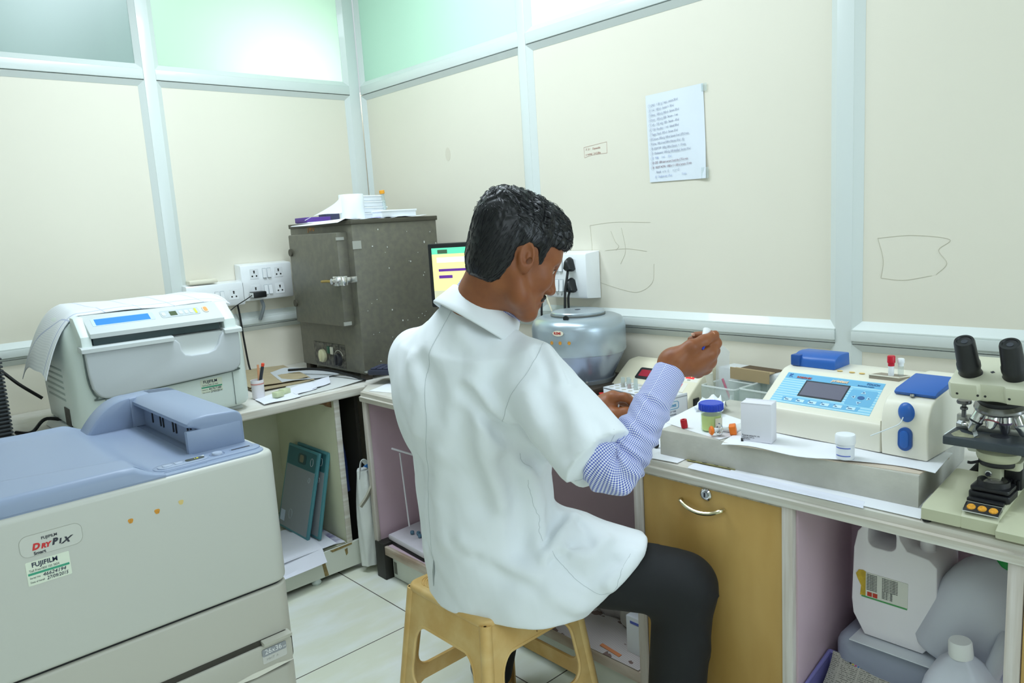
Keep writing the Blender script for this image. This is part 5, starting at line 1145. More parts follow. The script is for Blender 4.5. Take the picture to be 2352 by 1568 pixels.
# ------------------------------------------------------------------ microscope
mg = M('microscope_grey_green', '#cfcfb8', .4, noise=(8, .04)); mgd = M('microscope_olive', '#bfc0a4', .42, noise=(6, .06)); mb = M('microscope_black', '#1a1b1e', .38)
stg = M('stage_black_worn', '#24262c', .4, noise=(9, .4), hex2='#3b4248')
t = thing('microscope', 'cream binocular microscope with black eyepieces at the counter end', 'microscope', (-.55, -2.965, .762), -90)
bm = nb()
prism(bm, [(-.108, .004), (-.108, .026), (-.098, .032), (.085, .052), (.10, .048), (.10, .004)], 'x', -.078, -.008, .003, 2)
prism(bm, [(-.108, .004), (-.108, .026), (-.095, .036), (-.045, .052), (.10, .058), (.10, .004)], 'x', -.010, .052, .003, 2)
prism(bm, [(-.120, .004), (-.122, .018), (-.098, .032), (.085, .052), (.10, .048), (.10, .004)], 'x', .050, .125, .003, 2)
bs = part('base', bm, mgd, t, 30)
for x, y in ((-.070, -.098), (-.066, .085), (.11, -.10), (.11, .085)):
    bm = nb(); cyl(bm, (x, y, -.0015), .008, .008, n=16); part('foot', bm, black_rub, t)
bm = nb(); prism(bm, [(-.104, .036), (-.1035, .0375), (-.080, .047), (-.078, .040)], 'x', -.008, .050, .001); pn = part('dial_panel', bm, M('panel_dark', '#2d2c2b', .35), bs)
bm = nb(); pts = [(-.008, -.1042, .0368), (.050, -.1042, .0368), (.050, -.080, .0478), (-.008, -.080, .0478)]; tube(bm, pts+pts[:1], .0010, 6, False); part('panel_rim', bm, chrome, bs)
for x in (.003, .021, .039):
    bm = nb(); lathe(bm, [(0, .002), (.0065, .0018), (.0075, 0)], (x, -.092, .0424), 16, (0, -.42, .9)); part('orange_dot', bm, M('turmeric_dot2', '#e9a32c', .6, noise=(240, .3)), bs)
bm = nb(); box(bm, -.010, .050, -.076, -.064, .046, .053, .002); part('switch_bar', bm, mb, bs)
bm = nb(); prism(bm, rrect(-.012, .056, -.062, -.004, .006), 'z', .048, .062, .002); prism(bm, rrect(-.010, .054, -.060, -.006, .006), 'z', .064, .072, .002)
for i in range(7): box(bm, .018+.006*i, .021+.006*i, -.006, .004, .060, .078)
lamp = part('field_lamp', bm, mb, t)
bm = nb(); lathe(bm, [(0, .008), (.017, .006), (.0225, .010), (.0265, .010), (.0275, .0), (0, 0)], (.022, -.033, .072), 36); part('lens_ring', bm, mb, lamp)
bm = nb(); lathe(bm, [(0, .0085), (.012, .0075), (.0165, .0045)], (.022, -.033, .0735), 30); part('lens', bm, M('lens_glass', '#8c8a84', .08, .6), lamp)
# pillar and condenser
bm = nb(); box(bm, -.004, .052, .050, .105, .045, .255, .006, 3); arm = part('arm', bm, mg, t)
bm = nb(); box(bm, .030, .060, .0, .06, .058, .115, .003); part('focus_rack', bm, mb, t)
bm = nb(); box(bm, -.008, .030, -.020, .055, .068, .108, .003); prism(bm, rrect(-.004, .060, -.02, .03, .008), 'z', .100, .116, .002); ch_ = part('condenser_holder', bm, mgd, t)
bm = nb(); lathe(bm, [(0, .003), (.003, .003), (.006, .002), (.0065, 0)], (.010, -.020, .088), 16, (0, -1, 0)); part('screw', bm, chrome, ch_)
bm = nb(); lathe(bm, [(0, 0), (.004, 0), (.004, .003), (0, .003)], (.010, -.0228, .088), 14, (0, -1, 0)); part('screw_hole', bm, ink, ch_)
bm = nb(); lathe(bm, [(0, 0), (.028, 0), (.034, .006), (.036, .012), (.036, .020), (.030, .026), (0, .026)], (.022, -.010, .112), 36); part('condenser', bm, mgd, t)
bm = nb(); lathe(bm, [(0, 0), (.030, 0), (.032, .004), (.032, .009), (0, .009)], (.022, -.010, .106), 36); tube(bm, [(-.004, -.020, .110), (-.016, -.030, .107), (-.022, -.034, .108)], .0028, 8); part('iris_ring', bm, mb, t)
for y in (.0,):
    bm = nb(); lathe(bm, [(0, 0), (.014, 0), (.017, .003), (.017, .020), (.015, .023), (0, .023)], (-.028, .07, .118), 30, (-1, 0, 0))
    for k in range(20):
        a = k*2*PI/20; box(bm, -.049, -.031, .07+.0172*math.cos(a)-.0012, .07+.0172*math.cos(a)+.0012, .118+.0172*math.sin(a)-.0012, .118+.0172*math.sin(a)+.0012)
    part('focus_knob', bm, M('knob_silver', '#c8c8c0', .3, .6), t)
bm = nb(); tube(bm, [(.0, .095, .14), (-.02, .11, .09), (-.06, .10, .03), (-.07, .075, .012)], .008); part('lamp_cable', bm, black_rub, t)
# stage
bm = nb(); prism(bm, rrect(-.060, .125, -.058, .070, .004), 'z', .143, .159, .0015); st = part('stage', bm, stg, t)
bm = nb(); prism(bm, ell(.022, -.005, .016, .014, 24), 'z', .158, .1593); part('stage_opening', bm, ink, st)
bm = nb(); prism(bm, [(-.052, -.035), (-.043, -.048), (-.015, -.045), (-.004, -.03), (-.022, -.022), (-.040, -.014), (-.048, .0), (-.051, -.02)], 'z', .158, .1594); part('worn_patch', bm, M('worn_stage', '#a8a88c', .6, noise=(50, .4)), st)
bm = nb(); box(bm, -.058, .05, .012, .034, .159, .171, .001); box(bm, -.064, -.040, .034, .046, .162, .182, .002); ms = part('mechanical_stage', bm, M('dull_chrome', '#b3b3ae', .3, .8), t)
bm = nb(); lathe(bm, [(0, 0), (.004, 0), (.004, .014), (.007, .016), (.007, .020), (.004, .022), (.004, .026), (.0125, .028), (.0135, .031), (.0125, .0345), (0, .035)], (-.050, .030, .178), 26); part('stage_knob', bm, M('knob_dark_chrome', '#6f6f70', .25, .8), ms)
bm = nb(); cyl(bm, (-.036, .004, .169), .010, .006, n=20, bev=.001); part('clip_pivot', bm, chrome, ms)
bm = nb(); tube(bm, [(-.055, .012, .172), (-.034, .0, .171), (-.016, -.022, .167), (-.008, -.038, .162)], .003, sec=[(-.004, -.0008), (.004, -.0008), (.004, .0008), (-.004, .0008)]); part('slide_clip', bm, steel, ms)
bm = nb(); prism(bm, rrect(-.0625, -.060, -.04, .02, .001), 'z', .148, .158); part('scale_strip', bm, white_pl, st)
# turret and objectives
bm = nb(); lathe(bm, [(0, 0), (.030, .0), (.042, .006), (.044, .010), (.043, .014), (.036, .020), (0, .022)], (.022, -.004, .208), 40, (0, -.22, 1)); tr = part('turret', bm, M('turret_chrome', '#8d8d8d', .22, .9), t)
bm = nb(); lathe(bm, [(0, 0), (.040, 0), (.040, .010), (.034, .016), (0, .016)], (.022, .0, .222), 36, (0, -.12, 1)); part('turret_ring', bm, mb, tr)
def objective(x, y, dx, dy, l, col):
    ax = Vector((dx, dy, -1)).normalized(); bm = nb()
    lathe(bm, [(0, 0), (.0105, 0), (.0112, .003), (.0112, l*.50), (.0118, l*.52), (.0118, l*.60), (.0100, l*.66), (.0075, l*.90), (.0045, l), (0, l)], (x, y, .212), 24, tuple(ax)); o = part('objective', bm, chrome, tr)
    bm = nb(); lathe(bm, [(.01195, l*.53), (.0121, l*.55), (.0121, l*.585), (.01195, l*.60)], (x, y, .212), 24, tuple(ax)); part('colour_ring', bm, col, o)
objective(-.004, -.014, -.42, -.12, .050, M('ring_black', '#222428', .4)); objective(.016, -.028, -.05, -.40, .034, M('ring_red', '#7a3038', .4)); objective(.050, -.014, .38, -.15, .046, M('ring_grey', '#8c8f95', .4)); objective(.026, .004, .04, .02, .050, M('ring_violet', '#6d5a78', .4))
# head and eyepieces
bm = nb(); lathe(bm, [(0, 0), (.036, 0), (.038, .004), (.038, .016), (0, .016)], (.022, .004, .228), 36); hd0 = part('head_mount', bm, mg, t)
hp_ = [(-.066, .0), (-.070, .006), (-.068, .030), (-.060, .040), (.105, .040), (.113, .030), (.115, .006), (.110, .0), (.04, -.006), (.0, -.006)]
Hm_ = Matrix.Translation((0, 0, .246)) @ Matrix.Rotation(math.radians(20), 4, 'X')
bm = nb(); prism(bm, [(-.044, -.062), (-.050, -.055), (-.050, .035), (-.042, .046), (.112, .046), (.122, .035), (.122, -.055), (.116, -.062), (.045, -.062), (.040, -.056), (.004, -.056), (-.001, -.062)], 'z', .010, .046, .005, 2, Hm_ @ Matrix.Translation((0, 0, 0)))
prism(bm, [(-.032, -.04), (.094, -.04), (.085, .05), (-.026, .05)], 'z', -.004, .014, .006, 2, Hm_); hd = part('binocular_head', bm, mg, t, 30)
bm = nb(); box(bm, .020, .026, -.0545, -.053, .0, .003); bm.free()
bm = nb(); b2 = nb(); cyl(b2, (.012, -.012, .046), .004, .0006, n=4); merge(bm, b2, Hm_); part('emblem', bm, ink, hd)
for x in (-.034, .0, .012, .05):
    bm = nb(); b2 = nb(); cyl(b2, (x, -.0615, .024), .0022, .0012, (0, -1, 0), 10); merge(bm, b2, Hm_); part('screw', bm, mb, hd)
for x in (-.022, .050):
    bm = nb(); b2 = nb(); axv = (0, -.20, 1)
    lathe(b2, [(0, 0), (.0205, 0), (.0205, .002), (.0185, .004), (.0185, .018), (.0198, .019), (.0198, .028), (.0185, .030), (.0172, .078), (.0160, .082), (.0125, .082), (.0115, .080), (.004, .079), (0, .079)], (x, -.022, .044), 40, axv); merge(bm, b2, Hm_); ep = part('eyepiece', bm, mb, t)
    bm = nb(); b2 = nb(); lathe(b2, [(0, .0800), (.0055, .0798)], (x, -.022, .044), 20, axv); merge(bm, b2, Hm_); part('eye_lens', bm, M('eye_lens_glass', '#4a4d55', .08, .3), ep)
# white jar and cloth behind the microscope
t = thing('jar', 'white round tub standing behind the microscope pillar', 'tub', (-.37, -2.95, .762))
bm = nb(); lathe(bm, [(0, 0), (.032, 0), (.034, .04), (0, .04)], (-.37, -2.95, .762)); part('tub_body', bm, M('jar_white', '#e3e7ee', .4), t, world=True)
bm = nb(); lathe(bm, [(0, .038), (.037, .038), (.038, .055), (.035, .058), (0, .058)], (-.37, -2.95, .762)); part('lid', bm, M('jar_cap', '#f0f2f6', .35), t, world=True)
bm = nb(); sheet(bm, lambda u, v: (-.45+.14*v, -2.875-.11*u, .766+.012*math.sin(u*3)*v+.02*(1-v)*math.sin(PI*u)*.5), 10, 8, .001); solo('paper_sheet', bm, paper, 'curled white paper under the white tub behind the microscope', 'paper')

# ------------------------------------------------------------------ cans in the right bay
def can_mat(n, h, r=.4): return M(n, h, r, noise=(5, .05), sss=0)
canw = can_mat('can_white', '#ece8ec'); cang = can_mat('can_translucent_grey', '#c9ccd6'); canb = can_mat('can_blue_grey', '#9da3b4')
# stack the white can stands on
t = thing('jerrycan', 'blue-grey can lying on its side under the white labelled can', 'can', (-.42, -2.78, .2005))
bm = nb(); prism(bm, rrect(-2.965, -2.655, .2005, .385, .035, 6), 'x', -.515, -.30, .030, 4); part('can_body', bm, canb, t, 50, world=True)
bm = nb(); cyl(bm, (-.45, -2.97, .29), .022, .03, (0, -1, 0)); part('cap', bm, canw, t, world=True)
bm = nb(); box(bm, -.535, -.34, -2.895, -2.70, .3858, .3885, .0008); solo('leaflet', bm, M('leaflet_print', '#d8dde2', .5), 'printed leaflet lying under the white labelled can', 'paper')
bm = nb(); box(bm, -.530, -.36, -2.902, -2.872, .3888, .392, .0008); solo('leaflet', bm, M('leaflet_blue', '#3f7fc0', .5), 'blue leaflet strip sticking out under the white labelled can', 'paper')
t = thing('jerrycan', 'white jerrycan with handle and torn label in the pink cabinet bay', 'can', (-.43, -2.77, .3925), 0, rot=(0, math.radians(-5), 0))
yl, yr = -2.690, -2.872; z0, zt_ = .3925, .676
out = [(yr+.028, z0), (yl-.03, z0), (yl-.004, z0+.045), (yl, z0+.08), (yl-.004, z0+.205), (yl-.012, z0+.245), (yl-.036, z0+.278), (yl-.06, z0+.284), (yl-.095, z0+.280), (yl-.104, z0+.246), (yl-.118, z0+.226), (yr+.02, z0+.220), (yr+.004, z0+.205), (yr, z0+.06), (yr+.006, z0+.03)]
bm = nb(); b = bmesh.new()
# body with a hand hole: outer outline bridged to the hole
hole_ = rrect(-2.785, -2.725, z0+.216, z0+.268, .016, 4)
def body_with_hole(bm, out, hole, x0, x1, bev):
    from mathutils.geometry import tessellate_polygon
    v3 = [[Vector((p[0], p[1], 0)) for p in out], [Vector((p[0], p[1], 0)) for p in hole]]
    tri = tessellate_polygon(v3); fl = out+hole; b = bmesh.new()
    A = [b.verts.new((x0, p[0], p[1])) for p in fl]; B = [b.verts.new((x1, p[0], p[1])) for p in fl]
    for f in tri: b.faces.new([A[i] for i in f]); b.faces.new([B[i] for i in f][::-1])
    n, m = len(out), len(hole)
    es = []
    for i in range(n): b.faces.new((A[i], B[i], B[(i+1) % n], A[(i+1) % n]))
    for i in range(m): b.faces.new((A[n+i], A[n+(i+1) % m], B[n+(i+1) % m], B[n+i]))
    bmesh.ops.recalc_face_normals(b, faces=b.faces)
    bmesh.ops.dissolve_limit(b, angle_limit=.001, verts=b.verts, edges=b.edges)
    es = [e for e in b.edges if abs(e.verts[0].co.x-e.verts[1].co.x) < 1e-6 and len(e.link_faces) == 2 and e.calc_face_angle(0) > .5]
    bmesh.ops.bevel(b, geom=es, offset=bev, segments=4, profile=.5, affect='EDGES', clamp_overlap=True)
    merge(bm, b)
body_with_hole(bm, out, hole_, -.50, -.365, .016); cb = part('can_body', bm, canw, t, 50, world=True)
bm = nb(); lathe(bm, [(0, 0), (.017, 0), (.017, .005), (.0155, .006), (.0155, .030), (.014, .032), (0, .032)], (-.452, -2.834, z0+.218), 26); part('cap', bm, canw, t, world=True)
bm = nb(); prism(bm, [(-2.722, .486), (-2.722, .545), (-2.812, .545), (-2.812, .486)], 'x', -.5012, -.49); lb_ = part('label', bm, M('label_cream', '#d6d6cc', .6), t, world=True)
bm = nb(); prism(bm, [(-2.722, .545), (-2.722, .488), (-2.710, .487), (-2.712, .51), (-2.704, .525), (-2.700, .536), (-2.706, .546), (-2.716, .548)], 'x', -.5016, -.49); part('label_torn_yellow', bm, M('label_yellow', '#cfae34', .6, noise=(60, .3)), lb_, world=True)
bm = nb(); box(bm, -.5018, -.50, -2.811, -2.713, .484, .4875); part('label_green_line', bm, M('label_green', '#4f9a5c', .6), lb_, world=True)
bm = nb(); box(bm, -.5018, -.50, -2.736, -2.726, .4895, .4995); box(bm, -.5018, -.50, -2.748, -2.738, .4895, .4995); part('label_red_mark', bm, M('label_red', '#b83a28', .6), lb_, world=True)
li = M('label_ink', '#5d5f60', .7)
for i in range(11): text('sodium hypochlorite soln', .0036, (-.5018, -2.724, .5395-.0036*i), (90, 0, -90), li, lb_, 'lettering', world=True, sx=.62)
for i in range(14): text('for laboratory and hospital use' if i < 9 else 'B.No. 0614   MRP', .0036, (-.5018, -2.758, .5395-.0036*i), (90, 0, -90), li, lb_, 'lettering', world=True, sx=.74 if i < 9 else .85)
# large can with green cap lying tilted
def bigcan(name, label, c, ax, up, L_, w, d, mat, capmat, capr, group=None):
    Z = Vector(ax).normalized(); X = Vector(up).cross(Z).normalized(); Yv = Z.cross(X)
    Mx = Matrix(((X.x, Yv.x, Z.x, c[0]), (X.y, Yv.y, Z.y, c[1]), (X.z, Yv.z, Z.z, c[2]), (0, 0, 0, 1)))
    t = thing(name, label, 'can', c, group=group)
    rings = []
    for z, k in ((0, .80), (.006, .92), (.02, 1), (L_*.60, 1), (L_*.68, .97), (L_*.78, .86), (L_*.88, .66), (L_*.95, .42), (L_*.985, .28), (L_, .24)):
        rings.append([Mx @ Vector((p[0]*k, p[1]*k, z)) for p in rrect(-w/2, w/2, -d/2, d/2, min(w, d)*.32, 5)])
    bm = nb(); loft(bm, rings); part('can_body', bm, mat, t, 60, world=True)
    bm = nb(); b2 = nb(); lathe(b2, [(0, L_-.004), (capr, L_-.004), (capr*1.05, L_), (capr, L_+.026), (capr*.9, L_+.030), (0, L_+.030)], n=30); merge(bm, b2, Mx); part('cap', bm, capmat, t, world=True)
    return t, Mx
bigcan('jerrycan', 'large translucent can with green cap leaning in the bay', (-.44, -2.892, .388), (.02, -.36, .92), (-1, 0, 0), .25, .175, .16, cang, M('cap_green', '#12913f', .4), .024)
t, Mx = bigcan('jerrycan', 'translucent can with white cap standing lowest in the bay', (-.555, -2.955, .2005), (-.06, .06, 1), (-1, 0, 0), .265, .15, .12, cang, M('cap_white', '#dfe0de', .4), .0215)
bm = nb(); tube(bm, [(-.545, -2.985, .425), (-.53, -3.0, .475), (-.50, -3.005, .50), (-.48, -3.01, .47), (-.48, -3.01, .38)], .017, 12); part('can_handle', bm, cang, t, 60, world=True)
# violet tray with newspaper
vt = M('violet_tray', '#7d79b8', .4)
t = thing('tray', 'violet plastic tray lined with newspaper at the bottom of the bay', 'tray', (-.575, -2.75, .2005))
bm = nb()
O = [(-.50, -2.640), (-.655, -2.636), (-.655, -2.860), (-.50, -2.850)]
prism(bm, O, 'z', .2005, .206)
for (a, c) in zip(O, O[1:]+O[:1]):
    a, c = Vector((*a, 0)), Vector((*c, 0)); n = (c-a).cross(Vector((0, 0, 1))).normalized()*.004; h1 = .325 if a.x > -.6 and c.x > -.6 else .30
    b = bmesh.new(); za, zc = (.318 if a.x > -.6 else .275), (.318 if c.x > -.6 else .275)
    vs = [b.verts.new((p.x+q.x, p.y+q.y, z)) for p, z in ((a, .2005), (c, .2005), (c, zc), (a, za)) for q in (Vector((0, 0, 0)), n)]
    bmesh.ops.convex_hull(b, input=b.verts); merge(bm, b)
part('tray_body', bm, vt, t, world=True)
bm = nb(); pts = [(-.50, -2.640, .318), (-.655, -2.636, .275), (-.655, -2.86, .275)]; tube(bm, pts, .005, 8, False); tube(bm, [pts[0], (-.50, -2.85, .318), (-.655, -2.86, .275)], .005, 8, False); part('rim', bm, vt, t, world=True)
def nsp(nt, b):
    tc = nt.nodes.new('ShaderNodeTexCoord'); s = nt.nodes.new('ShaderNodeSeparateXYZ'); nt.links.new(tc.outputs['Object'], s.inputs[0])
    f = nmath(nt, 'GREATER_THAN', nmath(nt, 'FRACT', nmath(nt, 'DIVIDE', nmath(nt, 'ADD', s.outputs[2], nmath(nt, 'MULTIPLY', s.outputs[0], .4)), .0042)), .55)
    n = nmath(nt, 'GREATER_THAN', nnoise(nt, tc.outputs['Object'], 300, 1), .46); col = nmath(nt, 'GREATER_THAN', nmath(nt, 'FRACT', nmath(nt, 'DIVIDE', s.outputs[1], .042)), .1)
    k = nmath(nt, 'MULTIPLY', nmath(nt, 'MULTIPLY', f, n), col)
    return nmix(nt, nmath(nt, 'MULTIPLY', k, .75), lin('#bdb9ae'), lin('#57564f'))
newsm = pattern_mat('newspaper_print', nsp, .85)
t = thing('newspaper', 'newspaper sheet lining the violet tray in the bay', 'newspaper', (-.55, -2.76, .21))
def nws(u, v): return (-.505-.07*(1-v)**1.5-.05*(1-v)-.006*math.sin(u*6), -2.650-.20*u, .325-.10*(1-v)**.8+.0*u+.006*u+.003*math.sin(u*11))
bm = nb(); sheet(bm, nws, 20, 14, .0008); part('sheet', bm, newsm, t, 60, world=True)
for i, (u, c) in enumerate([(.20, '#8a8f94'), (.23, '#2f3136'), (.26, '#c9b94a'), (.29, '#c44a86'), (.32, '#4f7fc4'), (.70, '#3a3a3a'), (.74, '#cdbb4e'), (.78, '#c44a86'), (.82, '#3f6fb4')]):
    p = Vector(nws(u, .93)); bm = nb(); cyl(bm, p+Vector((-.0002, 0, .0004)), .0021, .0007, (-.6, 0, .8), 10); part('ink_dot', bm, M('dot_'+c[1:], c, .7), t, world=True)
text('ditor', .011, (-.5095, -2.70, .309), (55, 0, -90), M('headline_ink', '#46454a', .7), t, 'headline', world=True)
bm = nb(); sheet(bm, lambda u, v: (-.575-.07*v, -2.665-.16*u, .228+.035*math.sin(PI*u)*(1-v)+.012*math.sin(u*9+v*3)), 14, 10, .0008); solo('tissue', bm, M('tissue_lilac', '#cfcbd6', .85), 'crumpled pale tissue lying in the violet tray', 'tissue', smooth=60)

# ------------------------------------------------------------------ things in the open bay behind the stool
bm = nb(); sheet(bm, lambda u, v: (-.655+.30*v, -1.55-.63*u, .1405+.0015*(1+math.sin(u*8+v*5))), 20, 10, .0008)
def npf(nt, b):
    tc = nt.nodes.new('ShaderNodeTexCoord'); n = nnoise(nt, tc.outputs['Object'], 16, 3); s = nt.nodes.new('ShaderNodeSeparateXYZ'); nt.links.new(tc.outputs['Object'], s.inputs[0])
    a = nmix(nt, nmath(nt, 'GREATER_THAN', n, .60), lin('#b9b2ae'), lin('#6f5a52'))
    l = nmath(nt, 'GREATER_THAN', nmath(nt, 'FRACT', nmath(nt, 'DIVIDE', s.outputs[1], .006)), .6)
    return nmix(nt, nmath(nt, 'MULTIPLY', l, .25), a, lin('#5c5754'))
solo('newspaper', bm, pattern_mat('newspaper_picture', npf, .85), 'newspaper with pictures lining the low shelf behind the stool', 'newspaper')
bm = nb(); prism(bm, [(-.640, -2.10), (-.630, -2.02), (-.617, -2.02), (-.627, -2.10)], 'z', .1435, .1445); b2 = nb()
solo('newspaper_strip', bm, M('orange_print', '#c07a4e', .7), 'orange printed strip on the newspaper of the low shelf', 'paper')
t = thing('carton', 'small white carton with red corner on the low shelf by the post', 'box', (-.55, -2.135, .1435))
bm = nb(); box(bm, -.60, -.50, -2.178, -2.098, .1435, .255, .001); part('carton_body', bm, M('carton_white3', '#dfe4e8', .5), t, world=True)
bm = nb(); box(bm, -.6005, -.598, -2.1785, -2.168, .1435, .170); part('red_corner', bm, M('label_red', '#b83a28', .6), t, world=True)
bm = nb(); box(bm, -.6005, -.599, -2.172, -2.112, .235, .243); part('print', bm, M('label_blue', '#5b6cc4', .5), t, world=True)
bm = nb(); lathe(bm, [(0, 0), (.045, 0), (.055, .01), (.058, .10), (.05, .125), (.03, .135), (0, .136)], (-.46, -2.03, .1435), 30); solo('jar', bm, M('cloudy_jar', '#b8b5ad', .3, noise=(10, .15)), 'cloudy plastic jar on the low shelf behind the stool', 'jar')
pbg = M('clear_bag_grey', '#c4bfc2', .25, noise=(9, .2), bump=(18, .8, .01))
rings = []
for k in range(11):
    v = k/10; z = .26+.26*v; r0 = .10*(math.sin(PI*min(1, .25+v*.8)))
    rings.append([(-.42+(r0*.9+.008*math.sin(a*5+k))*math.cos(a), -2.02+(r0*1.2+.01*math.sin(a*4-k))*math.sin(a), z-.12) for a in [i*2*PI/30 for i in range(30)]])
bm = nb(); loft(bm, [[(x, y+.08, z+.0) for x, y, z in r] for r in rings]); solo('plastic_bag', bm, pbg, 'crumpled pale plastic bag in the bay behind the man\'s knee', 'bag', smooth=70)
# rod and pad at the far end of that bay
wr_ = M('white_rod', '#d3cfd6', .4)
t = thing('rod_stand', 'thin white rod with a bent top standing in the pink bay', 'rod', (-.60, -1.015, .19))
bm = nb(); tube(bm, [(-.60, -1.03, .235), (-.605, -1.015, .53)], .0032, 8, False); part('rod', bm, wr_, t, world=True)
bm = nb(); tube(bm, [(-.62, -.985, .545), (-.60, -1.04, .535), (-.58, -1.10, .525)], .004, 8, False); part('top_bar', bm, wr_, t, world=True)
t = thing('padded_board', 'pale flat board with dark underside on the low pink shelf', 'board', (-.53, -.99, .139))
bm = nb(); prism(bm, [(-.62, -.905), (-.635, -1.16), (-.46, -1.16), (-.45, -.89)], 'z', .152, .176, .006, 2); part('pad', bm, M('pad_pale', '#cfcbd3', .6, noise=(20, .06)), t, world=True)
bm = nb(); prism(bm, [(-.62, -.905), (-.635, -1.16), (-.46, -1.16), (-.45, -.89)], 'z', .1385, .1525, .003, 2); part('under_side', bm, black_rub, t, world=True)
for i in range(5):
    bm = nb(); lathe(bm, [(0, 0), (.007, .002), (.009, .008), (.007, .014), (0, .016)], (-.56+.012*(i % 2), -.985-.026*i, .1765), 14); solo('bead', bm, M('bead_blue', '#5d7f96', .4), 'small blue-grey bead lying on the pale board in the pink bay', 'bead', 'beads on the pale board')

# ================================================================== the seated man
import openvdb as vdb
class SDF:
    """a small sculpting grid: smooth unions of tapered limbs and ellipsoids, meshed at the zero level"""
    def __init__(s, lo, hi, h):
        s.lo = np.array(lo, np.float32); s.h = h; n = np.ceil((np.array(hi)-lo)/h).astype(int)+1
        s.X, s.Y, s.Z = (s.lo[i]+h*np.arange(n[i], dtype=np.float32).reshape([-1 if k == i else 1 for k in range(3)]) for i in range(3))
        s.F = np.full(n, .5, np.float32)
    def rc(s, a, b, ra, rb):
        a = np.array(a, np.float32); b = np.array(b, np.float32); v = b-a; L = float(v@v)+1e-12
        x, y, z = s.X-a[0], s.Y-a[1], s.Z-a[2]
        t = np.clip((x*v[0]+y*v[1]+z*v[2])/L, 0, 1)
        return np.sqrt((x-t*v[0])**2+(y-t*v[1])**2+(z-t*v[2])**2)-(ra+(rb-ra)*t)
    def el(s, c, r, rot=None):
        x, y, z = s.X-c[0], s.Y-c[1], s.Z-c[2]
        if rot is not None:
            m = np.array(rot, np.float32).T
            x, y, z = (m[i][0]*x+m[i][1]*y+m[i][2]*z for i in range(3))
        k0 = np.sqrt((x/r[0])**2+(y/r[1])**2+(z/r[2])**2); k1 = np.sqrt((x/r[0]**2)**2+(y/r[1]**2)**2+(z/r[2]**2)**2)+1e-9
        return k0*(k0-1)/k1
    def plane(s, p, n):
        n = np.array(n, float); n = n/np.linalg.norm(n); return (s.X-p[0])*n[0]+(s.Y-p[1])*n[1]+(s.Z-p[2])*n[2]
    @staticmethod
    def smin(a, b, k):
        h = np.maximum(k-np.abs(a-b), 0)/k; return np.minimum(a, b)-h*h*k*.25
    def add(s, d, k=.02): s.F = s.smin(s.F, d, k)
    def sub(s, d, k=.01): s.F = -s.smin(-s.F, d, k)
    def cut(s, d, k=.004): s.F = -s.smin(-s.F, -d, k)
    def chain(s, pts, rs, k=.012, gk=.02):
        d = None
        for (a, b), (ra, rb) in zip(zip(pts, pts[1:]), zip(rs, rs[1:])):
            e = s.rc(a, b, ra, rb); d = e if d is None else s.smin(d, e, k)
        s.add(d, gk)
    def folds(s, lst, gain=1):
        """soft cloth folds: shallow ridges or grooves that follow lines of points on the cloth"""
        for pts, w, amp in lst:
            d = None
            for a, b in zip(pts, pts[1:]):
                e = s.rc(a, b, 0, 0); d = e if d is None else np.minimum(d, e)
            s.F = s.F - amp*gain*np.exp(-(d/w)**2)
    def geo(s, smooth=2, T=None):
        g = vdb.FloatGrid(1.0); g.copyFromArray(np.ascontiguousarray(s.F/s.h))
        P, Q = g.convertToQuads(0.0); P = P.astype(np.float64)*s.h+s.lo
        n = len(P); e = np.concatenate([Q[:, [0, 1]], Q[:, [1, 2]], Q[:, [2, 3]], Q[:, [3, 0]]]); 
        for _ in range(smooth):
            A = np.zeros_like(P); c = np.zeros(n)
            for a, b in ((0, 1), (1, 0)):
                for k in range(3): A[:, k] += np.bincount(e[:, a], P[e[:, b], k], n)
                c += np.bincount(e[:, a], minlength=n)
            P = P*.5+.5*A/np.maximum(c, 1)[:, None]
        if T is not None: M4 = np.array(T); P = P@M4[:3, :3].T+M4[:3, 3]
        v = P[Q]; nn = np.cross(v[:, 1]-v[:, 0], v[:, 3]-v[:, 0])
        if (nn*(v[:, 0]-P.mean(0))).sum() < 0: Q = Q[:, ::-1]
        return P, Q
def geo_part(name, geos, mat, parent, label=None, smooth=True):
    V = []; F = []; o = 0
    for P, Q in geos: V.append(P); F.append(Q+o); o += len(P)
    V = np.concatenate(V); F = np.concatenate(F)
    me = bpy.data.meshes.new(name); me.vertices.add(len(V)); me.vertices.foreach_set('co', V.astype(np.float32).ravel())
    me.loops.add(len(F)*4); me.loops.foreach_set('vertex_index', F.astype(np.int32).ravel())
    me.polygons.add(len(F)); me.polygons.foreach_set('loop_start', np.arange(0, len(F)*4, 4, dtype=np.int32))
    me.update(calc_edges=True); me.validate()
    me.polygons.foreach_set('use_smooth', np.ones(len(me.polygons), bool))
    me.materials.append(mat); me.transform(LM(parent).inverted())
    o = bpy.data.objects.new(name, me); COL.objects.link(o); o.parent = parent
    if label: o['label'] = label
    return o

